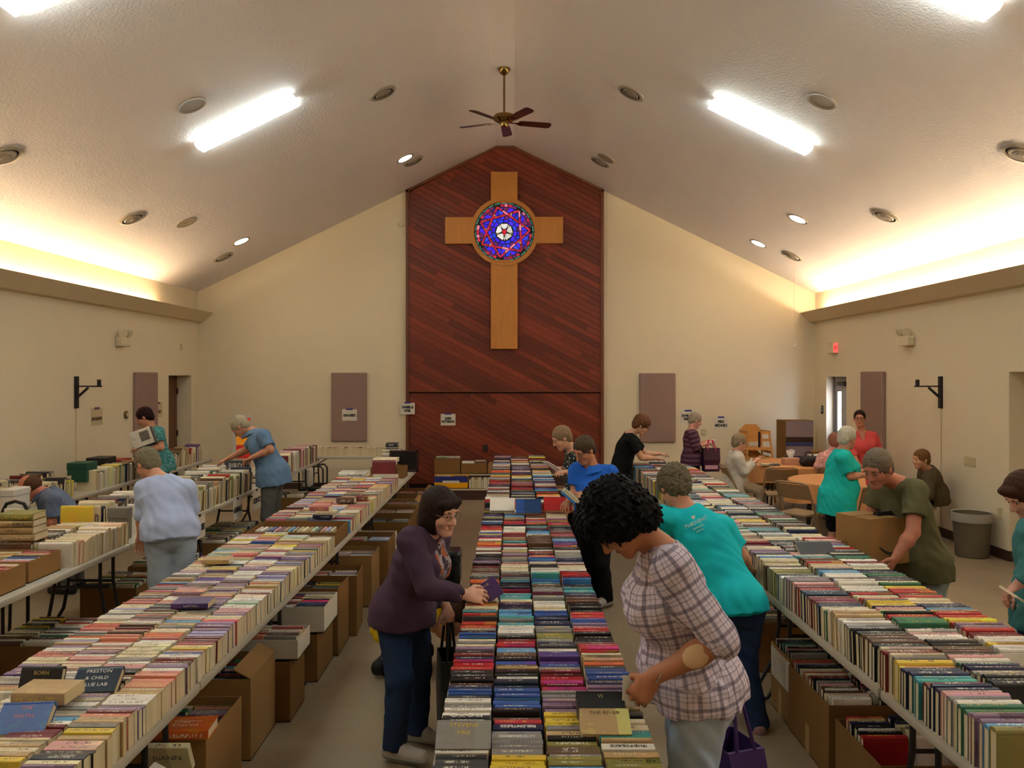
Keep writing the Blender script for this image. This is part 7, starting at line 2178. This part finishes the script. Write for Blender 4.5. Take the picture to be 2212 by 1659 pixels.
# seated woman in the brown jacket by the wall
J = W(head=(1990, 992, 10.3), neck=(2004, 1014, 10.35), pel=(2016, 1100, 10.42), elL=(2004, 1070, 10.12), wrL=(1978, 1062, 10.15), elR=(1996, 1064, 10.6), wrR=(1974, 1058, 10.5), shL=(2010, 1030, 10.18), shR=(2000, 1028, 10.52),
      knR=(1965, 1100, 10.5), knL=(1968, 1102, 10.3), anR=(1966, 1160, 10.5), anL=(1968, 1164, 10.3))
J['pel'].z = 0.60
person('seated woman with short brown hair in a brown jacket beside the wall', J, (-0.96, -0.15, -0.12), (-1, -0.05), (206, 154, 122), ('short', (118, 82, 46)),
       cloth('brown_jacket', (86, 72, 50)), BLACKP, SHOEB, sleeve=1.85, res=0.010, hem=0.12, jacket=True)
# woman in the teal cardigan at the picture edge
J = W(head=(2214, 1068, 4.60), neck=(2246, 1118, 4.62), pel=(2262, 1300, 4.66), shL=(2236, 1148, 4.44), shR=(2250, 1146, 4.80), elL=(2228, 1240, 4.40), wrL=(2200, 1262, 4.42), elR=(2236, 1235, 4.8), wrR=(2205, 1270, 4.72))
person('woman with brown hair in a teal cardigan cut off by the picture edge', J, (-0.8, -0.1, -0.58), (-1, 0.0), (206, 158, 140), ('bob', (66, 40, 26)),
       cloth('teal_cardigan', (66, 122, 124)), JEANS, SHOEB, sleeve=1.8, res=0.008, hem=0.14, jacket=True, curlL=0.7)
p = at(2196, 1285, 4.42)
flat('held_booklet', 'paper', p, 0.16, 0.11, 0.012, 'white', 'white booklet held by the woman in the teal cardigan', 0.3, (0.3, 0.5), group=None)

# woman in pale blue seen from behind at the hobby table
J = W(head=(318, 1002, 6.42), neck=(348, 1032, 6.34), pel=(368, 1142, 6.22), shL=(312, 1056, 6.30), shR=(402, 1056, 6.36), elL=(308, 1112, 6.28), wrL=(304, 1158, 6.36), elR=(414, 1098, 6.42), wrR=(408, 1120, 6.62),
      hipL=(345, 1150, 6.2), hipR=(393, 1150, 6.26), knL=(346, 1248, 6.2), knR=(394, 1248, 6.26), anL=(346, 1382, 6.2), anR=(396, 1378, 6.26))
person('woman with short grey hair in a pale blue top and pale jeans seen from behind', J, (-0.72, 0.42, -0.55), (-0.55, 0.83), (200, 148, 118), ('short', (118, 108, 88)),
       cloth('pale_blue_top', (172, 186, 222)), JEANSL, SHOEB, g=1.04, sleeve=1.15, hem=0.06, res=0.008, leg=1.18, hs=1.0, handL=(-0.1, 0.2, -1))
# man in the blue shirt
J = W(head=(520, 922, 9.28), neck=(549, 930, 9.30), pel=(590, 1022, 9.32), shL=(570, 942, 9.14), shR=(556, 944, 9.5), elL=(584, 972, 9.08), wrL=(546, 988, 9.10), elR=(532, 972, 9.58), wrR=(494, 990, 9.6))
person('elderly man with white hair in a light blue short-sleeved shirt leaning over the science table', J, (-0.62, 0.05, -0.76), (-1, 0.05), (190, 138, 110), ('short', (158, 146, 122)),
       cloth('blue_shirt', (100, 128, 160)), GREYP, SHOEB, g=1.1, sleeve=0.75, hem=0.12, res=0.009, leg=1.0, collar=True, curlL=0.5, curlR=0.3)
# woman in the teal patterned blouse
J = W(head=(313, 901, 10.4), neck=(327, 924, 10.42), pel=(345, 1000, 10.5), shL=(342, 934, 10.3), shR=(330, 934, 10.6), elL=(348, 966, 10.28), wrL=(316, 970, 10.25), elR=(334, 966, 10.65), wrR=(306, 968, 10.5))
person('woman with dark hair in a teal patterned blouse carrying magazines by the brown door', J, (-0.85, -0.1, -0.5), (-1, -0.1), (200, 146, 116), ('short', (40, 18, 18)),
       cloth('teal_pattern', (62, 122, 122), 'floral', (140, 186, 184), 30, 0.25), BLACKP, SHOEB, g=1.05, sleeve=0.6, res=0.010, hem=0.10)
p = at(312, 962, 10.18)
for i, (col, nm) in enumerate((('white', 'white framed picture book held at the front by the woman in teal'), ('grey', 'grey magazine held behind the picture book by the woman in teal'))):
    o = book('held_magazine', 'hard', p + Vector((0.03 * i, 0.03 * i, 0.0)), (0.26, 0.018, 0.20), col, nm, 'magazines held by the woman in teal', (0.0, -0.35, 0.0))
    if i == 0: MB().box((-0.05, -0.54, 0.25), (0.40, -0.515, 0.85)).build('cover_picture', mat('photo_grey', (110, 104, 96), 0.5), o, local=True)
# bald man in the checked shirt bending down
J = W(head=(66, 1052, 7.85), neck=(97, 1062, 7.9), pel=(158, 1140, 8.0), shL=(112, 1078, 7.72), shR=(104, 1072, 8.08), elL=(112, 1130, 7.70), wrL=(92, 1175, 7.72), elR=(96, 1128, 8.1), wrR=(78, 1170, 8.1))
person('balding man in a small blue checked shirt bending between the tables', J, (-0.72, -0.15, -0.68), (-0.9, 0.0, -0.4), (192, 122, 98), ('bald', (84, 56, 40)),
       cloth('blue_check', (116, 128, 150), 'check', (70, 82, 110), 60, 0.3), GREYP, SHOEB, g=1.1, sleeve=0.75, res=0.009, hem=0.12, collar=True)
